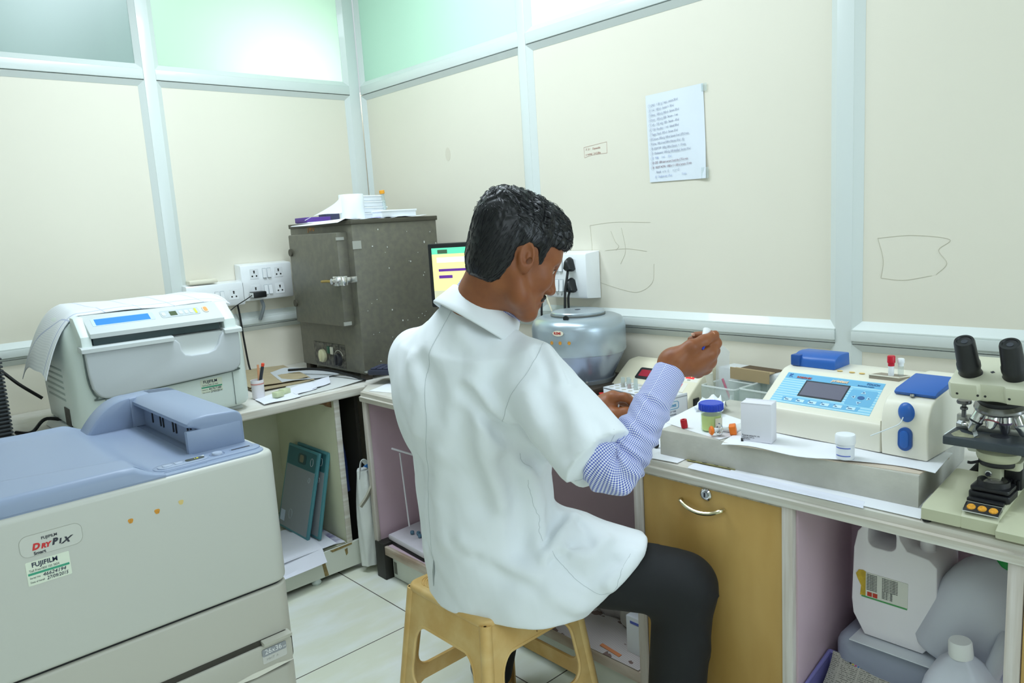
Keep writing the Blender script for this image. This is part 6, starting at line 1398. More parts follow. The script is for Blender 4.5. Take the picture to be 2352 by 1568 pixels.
man = thing('person', 'man in a white lab coat and black trousers seated on the cream plastic stool', 'person', (-.99, -1.99, .47))
skin = M('brown_skin', '#905631', .48, noise=(30, .10), bump=(220, .10, .0006), sss=.12, hex2='#844c2b')
hairm = M('black_hair', '#0c0d11', .37, spec=.5)
coat_m = M('white_coat_cotton', '#e7ecf0', .78, bump=(900, .05, .0003), sheen=.1)
trs = M('black_trousers', '#131417', .72, bump=(500, .1, .0004))
def gingham(nt, b):
    u = nt.nodes.new('ShaderNodeUVMap'); s = nt.nodes.new('ShaderNodeSeparateXYZ'); nt.links.new(u.outputs[0], s.inputs[0])
    def st(c): return nmath(nt, 'GREATER_THAN', nmath(nt, 'FRACT', nmath(nt, 'DIVIDE', c, .0042)), .5)
    a = nmath(nt, 'MULTIPLY', nmath(nt, 'ADD', st(s.outputs[0]), st(s.outputs[1])), .5)
    return nmix(nt, a, lin('#e8ebf7'), lin('#3c4fb4'))
ging = pattern_mat('blue_gingham', gingham, .8)

# ---- head, in its own frame: x forward, y to his left, z up
HC = Vector((-1.052, -2.209, 1.310))
hx = Vector((.7983, -.3973, -.4526)).normalized(); hy = Vector((.42, .905, -.06)); hy = (hy-hx*hy.dot(hx)).normalized(); hz = hx.cross(hy)
HT = Matrix(((hx.x, hy.x, hz.x, HC.x), (hx.y, hy.y, hz.y, HC.y), (hx.z, hy.z, hz.z, HC.z), (0, 0, 0, 1)))
HI = HT.inverted()
def hl(p): return tuple(HI @ Vector(p))
G = SDF((-.15, -.125, -.20), (.135, .125, .13), .0022)
G.F = G.el((.004, 0, .030), (.088, .070, .078))
G.add(G.el((.040, 0, .020), (.056, .062, .066)), .03)                      # forehead
G.add(G.el((-.030, 0, .005), (.058, .066, .070)), .03)                     # back of the skull
G.add(G.el((.040, 0, -.055), (.048, .050, .060)), .03)                     # jaw block
for s in (-1, 1):
    G.add(G.rc((.002, s*.058, -.045), (.030, s*.050, -.085), .014, .014), .03)
    G.add(G.rc((.030, s*.050, -.085), (.074, s*.014, -.106), .014, .014), .03)
    G.add(G.el((.062, s*.036, -.032), (.028, .024, .026)), .025)           # cheek
    G.add(G.rc((.086, s*.008, .014), (.076, s*.042, .016), .010, .009), .02)   # brow ridge
    G.sub(G.el((.096, s*.031, -.006), (.017, .017, .012)), .016)           # eye socket
    G.add(G.el((.075, s*.031, -.007), (.0135, .014, .0125)), .006)           # lids over the eye
G.add(G.rc((.088, 0, .004), (.106, 0, -.038), .008, .0105), .016)          # nose bridge
G.add(G.el((.106, 0, -.044), (.0125, .011, .010)), .008)
for s in (-1, 1):
    G.add(G.el((.098, s*.0125, -.047), (.0115, .0075, .009)), .006)
    G.sub(G.el((.101, s*.0075, -.0555), (.006, .0034, .004)), .003)
G.add(G.el((.080, 0, -.072), (.017, .026, .014)), .014)                    # muzzle
G.add(G.el((.0925, 0, -.0715), (.008, .022, .0055)), .005)                  # upper lip
G.add(G.el((.0905, 0, -.0835), (.008, .018, .0065)), .005)                  # lower lip
G.sub(G.rc((.0985, -.024, -.0775), (.0985, .024, -.0775), .0022, .0022), .004)
G.add(G.el((.077, 0, -.106), (.017, .020, .015)), .018)                    # chin
nb_ = hl((-1.085, -2.10, 1.175))
G.add(G.rc((-.018, 0, -.055), nb_, .050, .056), .03)                       # neck
G.add(G.rc((-.040, 0, -.030), (nb_[0]-.010, nb_[1], nb_[2]), .038, .042), .02)
for s in (-1, 1):                                                          # ears
    Re = Euler((0, math.radians(-14), math.radians(s*22))).to_matrix()
    c = (.006, s*.077, -.008)
    e = G.el(c, (.0175, .0075, .0325), Re); e = G.smin(e, G.el((.010, s*.073, -.032), (.010, .007, .012), Re), .01)
    ob = np.array(Re)@np.array((0, s*.008, 0))
    e = -G.smin(-e, G.el((c[0]+.001+ob[0], c[1]+ob[1], c[2]+.004), (.0125, .0085, .0240), Re), .002)
    e = G.smin(e, G.el((c[0]+.004, c[1]+s*.000, c[2]-.001), (.0045, .0050, .011), Re), .003)
    G.add(e, .006)
    G.sub(G.el((.015, s*.076, -.016), (.0060, .010, .0075)), .003)
head_geo = G.geo(2, HT)

# ---- torso under the coat, arms and hands, one skin
B = SDF((-1.24, -2.33, .50), (-.84, -1.80, 1.24), .009)
B.F = B.rc((-1.0, -1.99, .60), (-1.02, -2.01, .78), .115, .12)
B.add(B.rc((-1.02, -2.01, .78), (-1.06, -2.06, 1.03), .12, .115), .05)
B.add(B.rc((-1.06, -2.19, 1.06), (-1.07, -1.94, 1.07), .065, .065), .06)
B.add(B.rc((-1.07, -2.08, 1.08), (-1.082, -2.102, 1.18), .075, .058), .04)
B.add(B.rc((-.96, -2.07, .58), (-.96, -1.91, .58), .10, .10), .05)
torso_geo = B.geo(2)
def armgrid(lo, hi, h): return SDF(lo, hi, h)
# right forearm and raised hand
rel, rwr = (-1.0588, -2.4720, 0.8812), (-0.8446, -2.4522, 1.0518)
A1 = SDF((-1.12, -2.58, .82), (-.66, -2.30, 1.16), .0022)
A1.F = A1.rc(rel, (-0.9805, -2.4631, 0.9354), .030, .030)
A1.chain([(-0.9805, -2.4631, 0.9354), (-0.9131, -2.4556, 0.9879), rwr], [.030, .0265, .0262], .01, .01)
HMx = .012
mcp = [(-0.7703, -2.5015, 1.0722), (-0.7565, -2.4910, 1.0518), (-0.7486, -2.4746, 1.0343), (-0.7475, -2.4536, 1.0222)]
for p, r in zip(mcp, (.0135, .0140, .0135, .012)): A1.add(A1.rc((-0.8337, -2.4536, 1.0595), p, .0225, r), .02)
A1.add(A1.el((-0.7877, -2.4705, 1.0666), (.034, .030, .030)), .02)
A1.chain([mcp[0], (-0.7437, -2.4999, 1.0906), (-0.7264, -2.4772, 1.1036), (-0.7432, -2.4483, 1.1040)], [.0128, .0112, .0098, .0085], .006, .008)
A1.chain([mcp[1], (-0.7197, -2.4798, 1.0688), (-0.7076, -2.4547, 1.0845), (-0.7365, -2.4322, 1.0921)], [.0132, .0116, .0100, .0086], .006, .008)
A1.chain([mcp[2], (-0.7091, -2.4648, 1.0432), (-0.7032, -2.4365, 1.0596), (-0.7332, -2.4202, 1.0729)], [.0126, .0112, .0098, .0084], .006, .008)
A1.chain([mcp[3], (-0.7167, -2.4489, 1.0211), (-0.7105, -2.4246, 1.0336), (-0.7358, -2.4121, 1.0487)], [.0112, .0098, .0088, .0076], .006, .008)
A1.chain([(-0.8373, -2.4653, 1.0724), (-0.8160, -2.4860, 1.0922), (-0.7844, -2.4963, 1.1012), (-0.7516, -2.5021, 1.1109)], [.0195, .0150, .0122, .0092], .01, .012)
A1.sub(A1.rc((-0.7967, -2.4987, 1.0884), (-0.7779, -2.5036, 1.0942), .0035, .003), .006)
rhand_geo = A1.geo(2)
# left forearm and the lower hand
lel, lwr = (-0.9045, -2.0633, 0.8265), (-0.7328, -2.1448, 0.8859)
A2 = SDF((-.98, -2.26, .72), (-.58, -1.95, .98), .0024)
A2.F = A2.rc(lel, lwr, .040, .026)
m2 = [(-0.7073, -2.1741, 0.9210), (-0.6844, -2.1549, 0.9161), (-0.6703, -2.1365, 0.9016), (-0.6622, -2.1200, 0.8859)]
for p, r in zip(m2, (.0135, .0140, .0130, .012)): A2.add(A2.rc((-0.7198, -2.1425, 0.8874), p, .023, r), .02)
A2.add(A2.el((-0.7014, -2.1506, 0.8961), (.028, .028, .026)), .02)
A2.chain([m2[0], (-0.6938, -2.1998, 0.9217), (-0.6749, -2.2063, 0.9073), (-0.6601, -2.2105, 0.8866)], [.0132, .0114, .0102, .0086], .006, .008)
A2.chain([m2[1], (-0.6626, -2.1826, 0.9107), (-0.6460, -2.1942, 0.8950), (-0.6362, -2.1999, 0.8776)], [.0134, .0116, .0102, .0086], .006, .008)
A2.chain([m2[2], (-0.6439, -2.1553, 0.8939), (-0.6309, -2.1702, 0.8792), (-0.6229, -2.1805, 0.8649)], [.0126, .0112, .0098, .0084], .006, .008)
A2.chain([m2[3], (-0.6386, -2.1325, 0.8756), (-0.6268, -2.1459, 0.8631), (-0.6220, -2.1562, 0.8541)], [.0112, .0098, .0088, .0076], .006, .008)
A2.chain([(-0.7285, -2.1568, 0.8799), (-0.7215, -2.1897, 0.8832), (-0.7031, -2.2084, 0.8865), (-0.6797, -2.2203, 0.8854)], [.0190, .0140, .0118, .0090], .01, .012)
lhand_geo = A2.geo(2)
body = geo_part('body', [head_geo, torso_geo, rhand_geo, lhand_geo], skin, man)
# nails
nailm = M('finger_nail', '#b98a72', .3)
for c_, a_ in (((-0.7622, -2.5047, 1.1145), (-.5, -.45, .75)), ((-0.6883, -2.2231, 0.8899), (-.6, -.7, .3)), ((-0.7534, -2.4486, 1.1075), (-.3, -.5, .8))):
    bm = nb(); lathe(bm, [(0, .0022), (.0030, .0016), (.0044, .0)], c_, 14, a_, 1, 1.25); part('finger_nail', bm, nailm, man, 60, world=True)
# ---- hair
def fbm(x, y, z, s, seed=0):
    r = np.random.RandomState(seed); o = 0; a = 1
    for k in range(4):
        d = r.normal(size=(3, 3)); ph = r.uniform(0, 6.28, 3)
        o = o+a*(np.sin(s*(d[0, 0]*x+d[0, 1]*y+d[0, 2]*z)+ph[0]+1.3*np.sin(s*.7*(d[1, 0]*x+d[1, 1]*y+d[1, 2]*z)+ph[1])))
        s *= 1.9; a *= .55
    return o
Hr = SDF((-.14, -.115, -.11), (.135, .115, .155), .0019)
cap = Hr.el((-.004, 0, .040), (.104, .0815, .089))
cap = Hr.smin(cap, Hr.el((.040, -.005, .072), (.058, .060, .044)), .03)          # fuller front
cap = Hr.smin(cap, Hr.el((.078, -.010, .056), (.020, .046, .022)), .02)          # fringe
cap = Hr.smin(cap, Hr.el((-.050, 0, .075), (.050, .055, .045)), .03)             # crown
# hairline: keep the top, the back down to the nape, and the sideburn
top = Hr.plane((.02, 0, .018), (.36, 0, -1))
top = np.minimum(top, Hr.plane((-.022, 0, 0), (1, 0, .12))) if False else top
back = np.maximum(Hr.plane((-.026, 0, 0), (1, 0, .35)), Hr.plane((-.07, 0, -.080), (-.15, 0, -1)))
keep = Hr.smin(top, back, .012)
hair = -Hr.smin(-cap, -keep, .006)
bk = Hr.el((-.034, 0, -.010), (.066, .0735, .085)); bk = -Hr.smin(-bk, -back, .006)
hair = Hr.smin(hair, bk, .02)
for s in (-1, 1): hair = Hr.smin(hair, Hr.rc((.032, s*.064, .030), (.044, s*.0575, -.012), .017, .0055), .008)
for s in (-1, 1): hair = -Hr.smin(-hair, Hr.el((.004, s*.086, -.014), (.018, .02, .034)), .004)
X_, Y_, Z_ = Hr.X, Hr.Y, Hr.Z
upm = np.clip((Z_-.02+.25*X_)/.06, 0, 1)
flow = np.sin(150*(Y_*.9+.55*Z_-.25*X_)+4.5*np.sin(46*X_+30*Z_)+2*np.sin(60*Y_))
flow2 = np.sin(330*(Y_*.8+.4*Z_+.35*X_)+3.5*np.sin(80*X_+2*np.sin(50*Z_)))
hair = hair - upm*(.0024*flow+.0013*flow2) - .0010*fbm(X_, Y_, Z_, 160, 3)*(.35+.65*upm)
Hr.F = hair
hgeo = Hr.geo(1, HT)
hair_o = geo_part('hair', [hgeo], hairm, man)
rr = np.random.RandomState(4)
from mathutils.bvhtree import BVHTree
P_, Q_ = hgeo
hbv = BVHTree.FromPolygons([Vector(p) for p in P_], [tuple(int(i) for i in q) for q in Q_])
bm = nb(); C3 = np.array(HT.to_3x3()); Pl = (P_-np.array(HC))@C3
crown = Vector((-.055, .01, .12))
def flow_at(p):
    f = (p-crown); f.normalize()
    if p.z > .05: f = Vector((f.x*1.0, f.y*.8+.5*math.sin(p.x*55+p.z*40), f.z*.4+.15*math.sin(p.y*70)))
    elif p.x > -.01: f = Vector((-.25, 0, -1))
    else: f = Vector((-.15+p.x*2, 0, -1))
    return f.normalized()
sv, sf = [], []
for i in rr.choice(len(Pl), 2600, replace=False):
    p = Vector(Pl[i]); up = p.z > .045 and rr.rand() < .75
    st = .0042 if up else .0032; pts = []; nn = 7 if up else 5; lift = rr.uniform(.0005, .0028) if up else .0007
    for k in range(nn):
        q, n, _i, _d = hbv.find_nearest(HT @ p)
        if n.dot(q-HC) < 0: n = -n
        u = k/(nn-1); pts.append(q+n*(lift*math.sin(PI*min(u*1.1, .8))+.0002 if up else .0005+.0004*u))
        p = HI @ q; f = flow_at(p)+Vector(rr.normal(size=3))*.10; p = p+f*st
    o = len(sv); w = .0007 if up else .0006
    for k, q in enumerate(pts):
        tdir_ = (pts[min(k+1, nn-1)]-pts[max(k-1, 0)]).normalized(); sd = tdir_.cross((q-HC).normalized()).normalized(); nr = sd.cross(tdir_); ww = w*(1-.8*(k/(nn-1))**2)
        sv += [tuple(q+sd*ww), tuple(q+nr*ww*.8), tuple(q-sd*ww), tuple(q-nr*ww*.6)]
    for k in range(nn-1):
        for m_ in range(4): sf.append((o+k*4+m_, o+k*4+(m_+1) % 4, o+k*4+4+(m_+1) % 4, o+k*4+4+m_))
bm.free()
geo_part('hair_strands', [(np.array(sv), np.array(sf))], M('black_hair_strand', '#121319', .38, spec=.55), man)['kind'] = 'stuff'
# moustache, eyebrow, eyes
Mo = SDF((.06, -.045, -.09), (.125, .045, .04), .0014)
for s in (-1, 1): Mo.add(Mo.rc((.0985, s*.003, -.0615), (.088, s*.024, -.072), .0050, .0042), .004)
Mo.F = Mo.F-.0006*np.sin(900*Mo.Y+300*Mo.Z)
geo_part('moustache', [Mo.geo(1, HT)], M('moustache_black', '#16120f', .5), man)
Eb = SDF((.05, -.065, -.03), (.12, .065, .05), .0014)
for s in (-1, 1): Eb.add(np.minimum(Eb.rc((.0955, s*.012, .0135), (.0895, s*.034, .0165), .0036, .0036), Eb.rc((.0895, s*.034, .0165), (.075, s*.050, .0105), .0036, .002)), .002)
geo_part('eyebrow', [Eb.geo(1, HT)], M('moustache_black', '#16120f', .5), man)
for s in (-1, 1):
    bm = nb(); lathe(bm, [(0, -.0118)]+[(.0118*math.sin(a), -.0118*math.cos(a)) for a in [k*PI/14 for k in range(1, 14)]]+[(0, .0118)], HT @ Vector((.0775, s*.031, -.0085)), 24, tuple(hx)); e = part('eye', bm, M('eye_white', '#d8d2c8', .2), man, 80, world=True)
    bm = nb(); lathe(bm, [(0, .0121), (.003, .0118), (.0055, .0108)], HT @ Vector((.0775, s*.031, -.0095)), 20, tuple(hx-hz*.35)); part('iris', bm, M('eye_dark', '#1d120c', .1), e, 80, world=True)
    bm = nb(); tube(bm, [HT @ Vector(p) for p in [(.0885, s*.018, -.0055), (.0915, s*.029, -.0020), (.0855, s*.043, -.0060)]], .0011, 5); part('eyelash', bm, M('moustache_black', '#16120f', .5), man, 60, world=True)
bm = nb(); lp = [(.0975, 0, -.0725), (.0965, -.012, -.0725), (.0915, -.022, -.0765)]

# ---- trousers and shoes
Tr = SDF((-1.16, -2.56, .03), (-.50, -1.72, .72), .0065)
Tr.F = Tr.rc((-.96, -2.08, .560), (-.752, -2.405, .505), .105, .074)
Tr.add(Tr.rc((-.752, -2.405, .500), (-.775, -2.375, .06), .072, .066), .03)
Tr.add(Tr.rc((-.96, -1.90, .565), (-.70, -1.78, .52), .105, .076), .05)
Tr.add(Tr.rc((-.70, -1.78, .51), (-.86, -1.80, .07), .072, .056), .03)
Tr.add(Tr.el((-.99, -1.99, .58), (.15, .18, .12)), .05)
Tr.cut(Tr.plane((0, 0, .475), (0, 0, -1))*1.0 if False else -np.minimum(-(.05-Tr.Z), 99))
kf = [([(-.80, -2.30, .62), (-.75, -2.36, .59), (-.70, -2.41, .55)], .010, .006), ([(-.83, -2.33, .56), (-.76, -2.42, .51), (-.70, -2.46, .49)], .010, -.006), ([(-.84, -2.36, .52), (-.79, -2.44, .49), (-.73, -2.49, .50)], .010, .006), ([(-.80, -2.44, .45), (-.76, -2.47, .40), (-.72, -2.46, .33)], .012, .005), ([(-.70, -2.42, .47), (-.70, -2.44, .40), (-.74, -2.45, .33)], .010, -.005)]
Tr.folds(kf)
geo_part('trousers', [Tr.geo(2)], trs, man)
for n, (ax, ay), (dx, dy) in (('shoe', (-.775, -2.375), (.8, -.35)), ('shoe', (-.86, -1.79), (.45, .85))):
    S_ = SDF((ax-.2, ay-.2, -.002), (ax+.28, ay+.2, .12), .005)
    S_.F = S_.rc((ax-dx*.04, ay-dy*.04, .04), (ax+dx*.10, ay+dy*.10, .032), .040, .042); S_.add(S_.rc((ax, ay, .05), (ax, ay, .10), .042, .045), .03); S_.cut(.004-S_.Z)
    geo_part(n, [S_.geo(1)], M('black_shoe', '#1b1917', .35), man)

# ---- white coat
Ct = SDF((-1.32, -2.62, .40), (-.66, -1.70, 1.24), .0048)
sp = [((-.985, -1.995, .50), .158, .172), ((-.998, -1.995, .62), .155, .175), ((-1.010, -2.0, .75), .148, .178), ((-1.03, -2.025, .88), .145, .185), ((-1.05, -2.05, .99), .135, .180), ((-1.06, -2.065, 1.07), .110, .150)]
d = None
Zn = Ct.Z
zs = np.array([p[0][2] for p in sp]); 
def ip(vals): return np.interp(Zn.ravel(), zs, vals).reshape(Zn.shape).astype(np.float32)
cx_, cy_, rx_, ry_ = ip([p[0][0] for p in sp]), ip([p[0][1] for p in sp]), ip([p[1] for p in sp]), ip([p[2] for p in sp])
ex, ey = (Ct.X-cx_)/rx_, (Ct.Y-cy_)/ry_
q = (np.abs(ex)**2.3+np.abs(ey)**2.3)**(1/2.3)
tor = (q-1)*np.minimum(rx_, ry_)
tor = np.maximum(tor, Ct.Z-1.075); tor = np.maximum(tor, .44-Ct.Z)
Ct.F = tor
# shoulders and yoke
Ct.add(Ct.rc((-1.05, -2.225, 1.055), (-1.075, -2.11, 1.11), .068, .070), .06)
Ct.add(Ct.rc((-1.08, -1.90, 1.06), (-1.09, -2.03, 1.115), .066, .070), .06)
Ct.add(Ct.rc((-1.10, -2.06, 1.09), (-1.085, -2.09, 1.165), .085, .062), .05)
Ct.add(Ct.el((-1.11, -2.02, .98), (.10, .17, .14)), .06)                         # rounded upper back
# right sleeve
sl_a, sl_b = (-1.048, -2.232, 1.045), (-1.0675, -2.4394, 0.9009)
axr = np.array(sl_b)-np.array(sl_a); axr = axr/np.linalg.norm(axr)
slv = Ct.rc(sl_a, np.array(sl_b)+axr*.06, .078, .082)
end = Ct.plane(sl_b, axr)
slv = np.maximum(slv, end)
Ct.add(slv, .020)
# left sleeve, mostly hidden
sla, slb = (-1.08, -1.875, 1.05), (-.965, -1.865, .84)
axl = np.array(slb)-np.array(sla); axl = axl/np.linalg.norm(axl)
Ct.add(np.maximum(Ct.rc(sla, slb, .075, .078), Ct.plane(slb, axl)), .04)
Ct.add(np.maximum(Ct.rc(slb, (-.80, -2.02, .86), .060, .056), .0*Ct.X-.5), .03)
# skirt over the thighs and the stool
tha, thb = (-.965, -2.075, .570), (-.752, -2.405, .505)
tx = np.array(thb)-np.array(tha); tx = tx/np.linalg.norm(tx)
HN = np.cross(np.array((-.828, -2.371, .608))-np.array((-.985, -2.282, .455)), np.array((.80, .60, .10))); HN = HN*np.sign(HN@tx)
th = Ct.rc(tha, np.array(tha)+tx*.45, .128, .088)
hem = Ct.plane((-.828, -2.371, .608), HN)
th = -Ct.smin(-th, -hem, .022)
Ct.add(th, .022)
flap = -Ct.smin(-Ct.el((-.93, -2.15, .50), (.17, .125, .16)), -hem, .022); Ct.add(flap, .05)
Ct.add(np.maximum(Ct.rc((-.965, -1.91, .575), (-.78, -1.80, .56), .125, .10), Ct.plane((-.80, -1.815, .56), (.9, .4, 0))), .05)
# hem low over the seat edge
zb = .452+0*Ct.X+.0*Ct.Y
Ct.cut(.455-Ct.Z+.10*np.clip(-(Ct.Y+2.02), -.05, .12)*-1.0*0, .006)
CF = [   # (line of points, width, height): ridges and grooves of the cloth
 ([(-1.1733, -2.1723, 1.0223), (-1.1565, -2.1984, 0.9847), (-1.1191, -2.2074, 0.9395)], .018, -.016), ([(-1.1649, -2.1791, 1.045), (-1.1456, -2.2077, 0.9931), (-1.1103, -2.2203, 0.9587)], .016, .010), ([(-1.1182, -2.2059, 0.9342), (-1.0732, -2.2084, 0.8846), (-0.9985, -2.196, 0.8222)], .014, -.020),
 ([(-1.1833, -2.1569, 0.9702), (-1.1595, -2.1382, 0.8638), (-1.1206, -2.1325, 0.7505)], .030, -.010), ([(-1.1587, -2.1924, 0.9701), (-1.1303, -2.1699, 0.8624), (-1.092, -2.1601, 0.7587)], .030, .009), ([(-1.093, -2.1921, 0.8569), (-1.0511, -2.1731, 0.7494), (-1.0499, -2.1765, 0.6346)], .026, -.008), ([(-1.0332, -2.196, 0.8214), (-0.9926, -2.175, 0.7214), (-1.0099, -2.1938, 0.6469)], .024, .009),
 ([(-1.1162, -2.3978, 0.8506), (-0.9311, -2.19, 0.6736), (-1.0041, -2.2087, 0.6385)], .014, -.012), ([(-0.8973, -2.2009, 0.671), (-0.9659, -2.2148, 0.6538), (-1.0221, -2.2178, 0.6158)], .013, .012), ([(-0.9252, -2.252, 0.6396), (-0.9901, -2.2423, 0.617), (-1.0115, -2.2346, 0.6065)], .013, -.009), ([(-0.9759, -2.2432, 0.6259), (-0.9462, -2.2756, 0.608), (-0.8846, -2.2897, 0.631)], .013, .010), ([(-0.9943, -2.2577, 0.5863), (-0.9599, -2.2918, 0.5631), (-0.9046, -2.324, 0.5949)], .016, -.008), ([(-0.9286, -2.3288, 0.5473), (-0.8882, -2.3483, 0.5858), (-0.8571, -2.3498, 0.6067)], .014, .008),
 ([(-0.9034, -2.2064, 0.6689), (-0.9044, -2.2409, 0.6511), (-0.9256, -2.278, 0.6205)], .012, -.007), ([(-1.0531, -2.2177, 0.5746), (-1.0239, -2.255, 0.5336), (-0.9788, -2.278, 0.4968)], .020, .008), ([(-1.1239, -2.1076, 0.6194), (-1.0925, -2.159, 0.5813), (-1.0504, -2.228, 0.5612)], .022, -.007), ([(-1.1434, -2.0723, 0.6584), (-1.1124, -2.1239, 0.6095), (-1.0705, -2.1938, 0.5841)], .022, .006),
 ([(-1.0347, -2.2745, 1.1113), (-1.0491, -2.3121, 1.0846), (-1.073, -2.3515, 1.0566)], .009, .007), ([(-1.0622, -2.2761, 1.1112), (-1.076, -2.313, 1.0802), (-1.0978, -2.341, 1.0511)], .009, -.006), ([(-1.0074, -2.2788, 1.0933), (-1.0449, -2.3379, 1.0681), (-1.0602, -2.3689, 1.0472)], .008, -.005),
 ([(-1.1142, -2.3415, 1.0366), (-1.1255, -2.3852, 0.9921), (-1.1429, -2.4093, 0.9306)], .022, -.007), ([(-1.0989, -2.3967, 1.0143), (-1.1174, -2.4502, 0.9661), (-1.1026, -2.4266, 0.8882)], .020, .006), ([(-1.1251, -2.3024, 1.0338), (-1.1372, -2.341, 0.9701), (-0.986, -2.1989, 0.8402)], .020, .006), ([(-1.0882, -2.4532, 0.9855), (-1.0966, -2.4751, 0.9568), (-1.0758, -2.4376, 0.9009)], .015, -.005),
 ([(-1.202, -2.0571, 1.0864), (-1.2005, -2.0968, 1.0421), (-1.2056, -2.1019, 0.9667)], .022, -.006), ([(-1.2006, -2.0135, 1.082), (-1.2137, -2.0481, 1.0194), (-1.2077, -2.0183, 0.9242)], .022, .005), ([(-1.19, -2.0783, 0.8801), (-1.1595, -2.0144, 0.7549), (-1.1547, -2.02, 0.6476)], .024, .006), ([(-1.1693, -1.9606, 0.8313), (-1.1435, -1.9181, 0.7163), (-1.1384, -1.9153, 0.6124)], .020, -.006), ([(-1.1479, -2.1335, 1.1509), (-1.1399, -2.1637, 1.1142), (-1.1542, -2.1896, 1.0629)], .020, .006), ([(-1.0701, -2.2132, 1.1356), (-1.121, -2.2373, 1.0897), (-1.1459, -2.2062, 1.0445)], .024, -.005)]
Ct.folds(CF, 1.9)
Ct.F = Ct.F-.0013*fbm(Ct.X, Ct.Y, Ct.Z*.6, 26, 8)
coat = geo_part('lab_coat', [Ct.geo(2)], coat_m, man)

# seams of the coat
seam_m = M('coat_seam', '#bcc3c5', .8)
from mathutils.bvhtree import BVHTree
_mw = LM(coat); cbv = BVHTree.FromPolygons([_mw @ v.co for v in coat.data.vertices], [tuple(p.vertices) for p in coat.data.polygons])
def on_coat(p, h=.0002):
    q, n, i, d_ = cbv.find_nearest(Vector(p)); v = Vector(p)-Vector((-1.01, -2.03, p[2])); n = n if n.dot(v) > 0 else -n; return q+n*h
def seam(pts, r=.0006):
    bm = nb(); tube(bm, [on_coat(p) for p in catmull(pts, 10)], r, 5, False); return part('seam', bm, seam_m, coat, world=True)
seam([(-1.1366, -2.0994, 1.1998), (-1.1592, -2.0888, 1.164), (-1.1853, -2.0791, 1.1241), (-1.2024, -2.0694, 1.078), (-1.21, -2.069, 1.0213), (-1.2099, -2.0649, 0.9423), (-1.1786, -2.0129, 0.8441), (-1.157, -1.9758, 0.7451), (-1.1535, -1.9644, 0.6536), (-1.1473, -1.9615, 0.5726)])
seam([(-1.0374, -2.2684, 1.116), (-1.097, -2.29, 1.0815), (-1.1255, -2.2779, 1.0445), (-1.1259, -2.241, 0.9983), (-1.1194, -2.2115, 0.9498)])
seam([(-1.052, -2.2051, 0.8636), (-1.0241, -2.1837, 0.7853), (-1.0004, -2.1742, 0.7024), (-1.0099, -2.1938, 0.6469)], .0005)
seam([(-1.0042, -2.2219, 0.6265), (-0.9875, -2.2645, 0.5806), (-0.9496, -2.307, 0.5302), (-0.9285, -2.3282, 0.5365), (-0.8995, -2.3445, 0.5782), (-0.868, -2.3457, 0.6041)], .0005)
seam([(-1.0684, -2.4791, 0.9722), (-1.066, -2.4586, 0.9289), (-1.0749, -2.4243, 0.8801), (-1.1134, -2.4121, 0.8659)], .0005)
# vent at the bottom of the back seam
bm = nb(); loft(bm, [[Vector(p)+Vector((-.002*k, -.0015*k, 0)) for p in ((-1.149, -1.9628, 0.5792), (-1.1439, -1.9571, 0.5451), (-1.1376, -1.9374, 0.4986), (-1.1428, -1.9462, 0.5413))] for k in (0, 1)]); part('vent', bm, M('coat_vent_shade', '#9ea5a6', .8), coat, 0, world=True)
# collars
ca_, cs_ = Vector((.538, -.222, .813)).normalized(), Vector((.381, .924, 0)).normalized(); cf_ = Vector((.80, -.33, -.62)).normalized()
def ring(c, rf, rs, g0, n=40, lift=0):
    o = []
    for k in range(n+1):
        th = math.radians(g0+(360-2*g0)*k/n); o.append(Vector(c)+cf_*rf*math.cos(th)+cs_*rs*math.sin(th)+ca_*lift*(1+math.cos(th))*.5)
    return o
def uvloft(name, rings, mat, parent, closed=False, uvs=1.0, label=None):
    n = len(rings[0]); V = [tuple(p) for r in rings for p in r]; F = []; m = n if closed else n-1
    for i in range(len(rings)-1):
        for k in range(m): F.append((i*n+k, i*n+(k+1) % n, (i+1)*n+(k+1) % n, (i+1)*n+k))
    me = bpy.data.meshes.new(name); me.from_pydata(V, [], F); uv = me.uv_layers.new(name='UVMap')
    L = [0]
    for a, b in zip(rings, rings[1:]): L.append(L[-1]+sum((Vector(p)-Vector(q)).length for p, q in zip(a, b))/n)
    c = sum((Vector(a)-Vector(b)).length for a, b in zip(rings[len(rings)//2], rings[len(rings)//2][1:]))
    li = 0
    for f, p in zip(F, me.polygons):
        for idx, vi in enumerate(f):
            i, k = divmod(vi, n)
            if closed and k == 0 and idx in (1, 2): k = n
            uv.data[p.loop_start+idx].uv = (c*k/m, L[i])
        p.use_smooth = True
    me.materials.append(mat); me.transform(LM(parent).inverted()); o = bpy.data.objects.new(name, me); COL.objects.link(o); o.parent = parent
    if label: o['label'] = label
    return o
c1 = Vector((-1.050, -2.122, 1.207))
uvloft('shirt_collar', [ring(c1+ca_*h, rf, rs, 14) for h, rf, rs in ((-.03, .083, .083), (.012, .0785, .0785), (.0145, .077, .077), (.012, .0755, .0755), (-.02, .074, .074))], ging, man)
c2 = Vector((-1.060, -2.113, 1.192))
cr = [ring(c2+ca_*h, rf, rs, 16) for h, rf, rs in ((-.035, .089, .086), (.004, .0825, .0815), (.0075, .084, .083), (.006, .0865, .0855), (-.012, .093, .091), (-.034, .102, .099), (-.046, .106, .103), (-.050, .104, .101), (-.045, .093, .090))]
uvloft('coat_collar', cr, coat_m, coat)
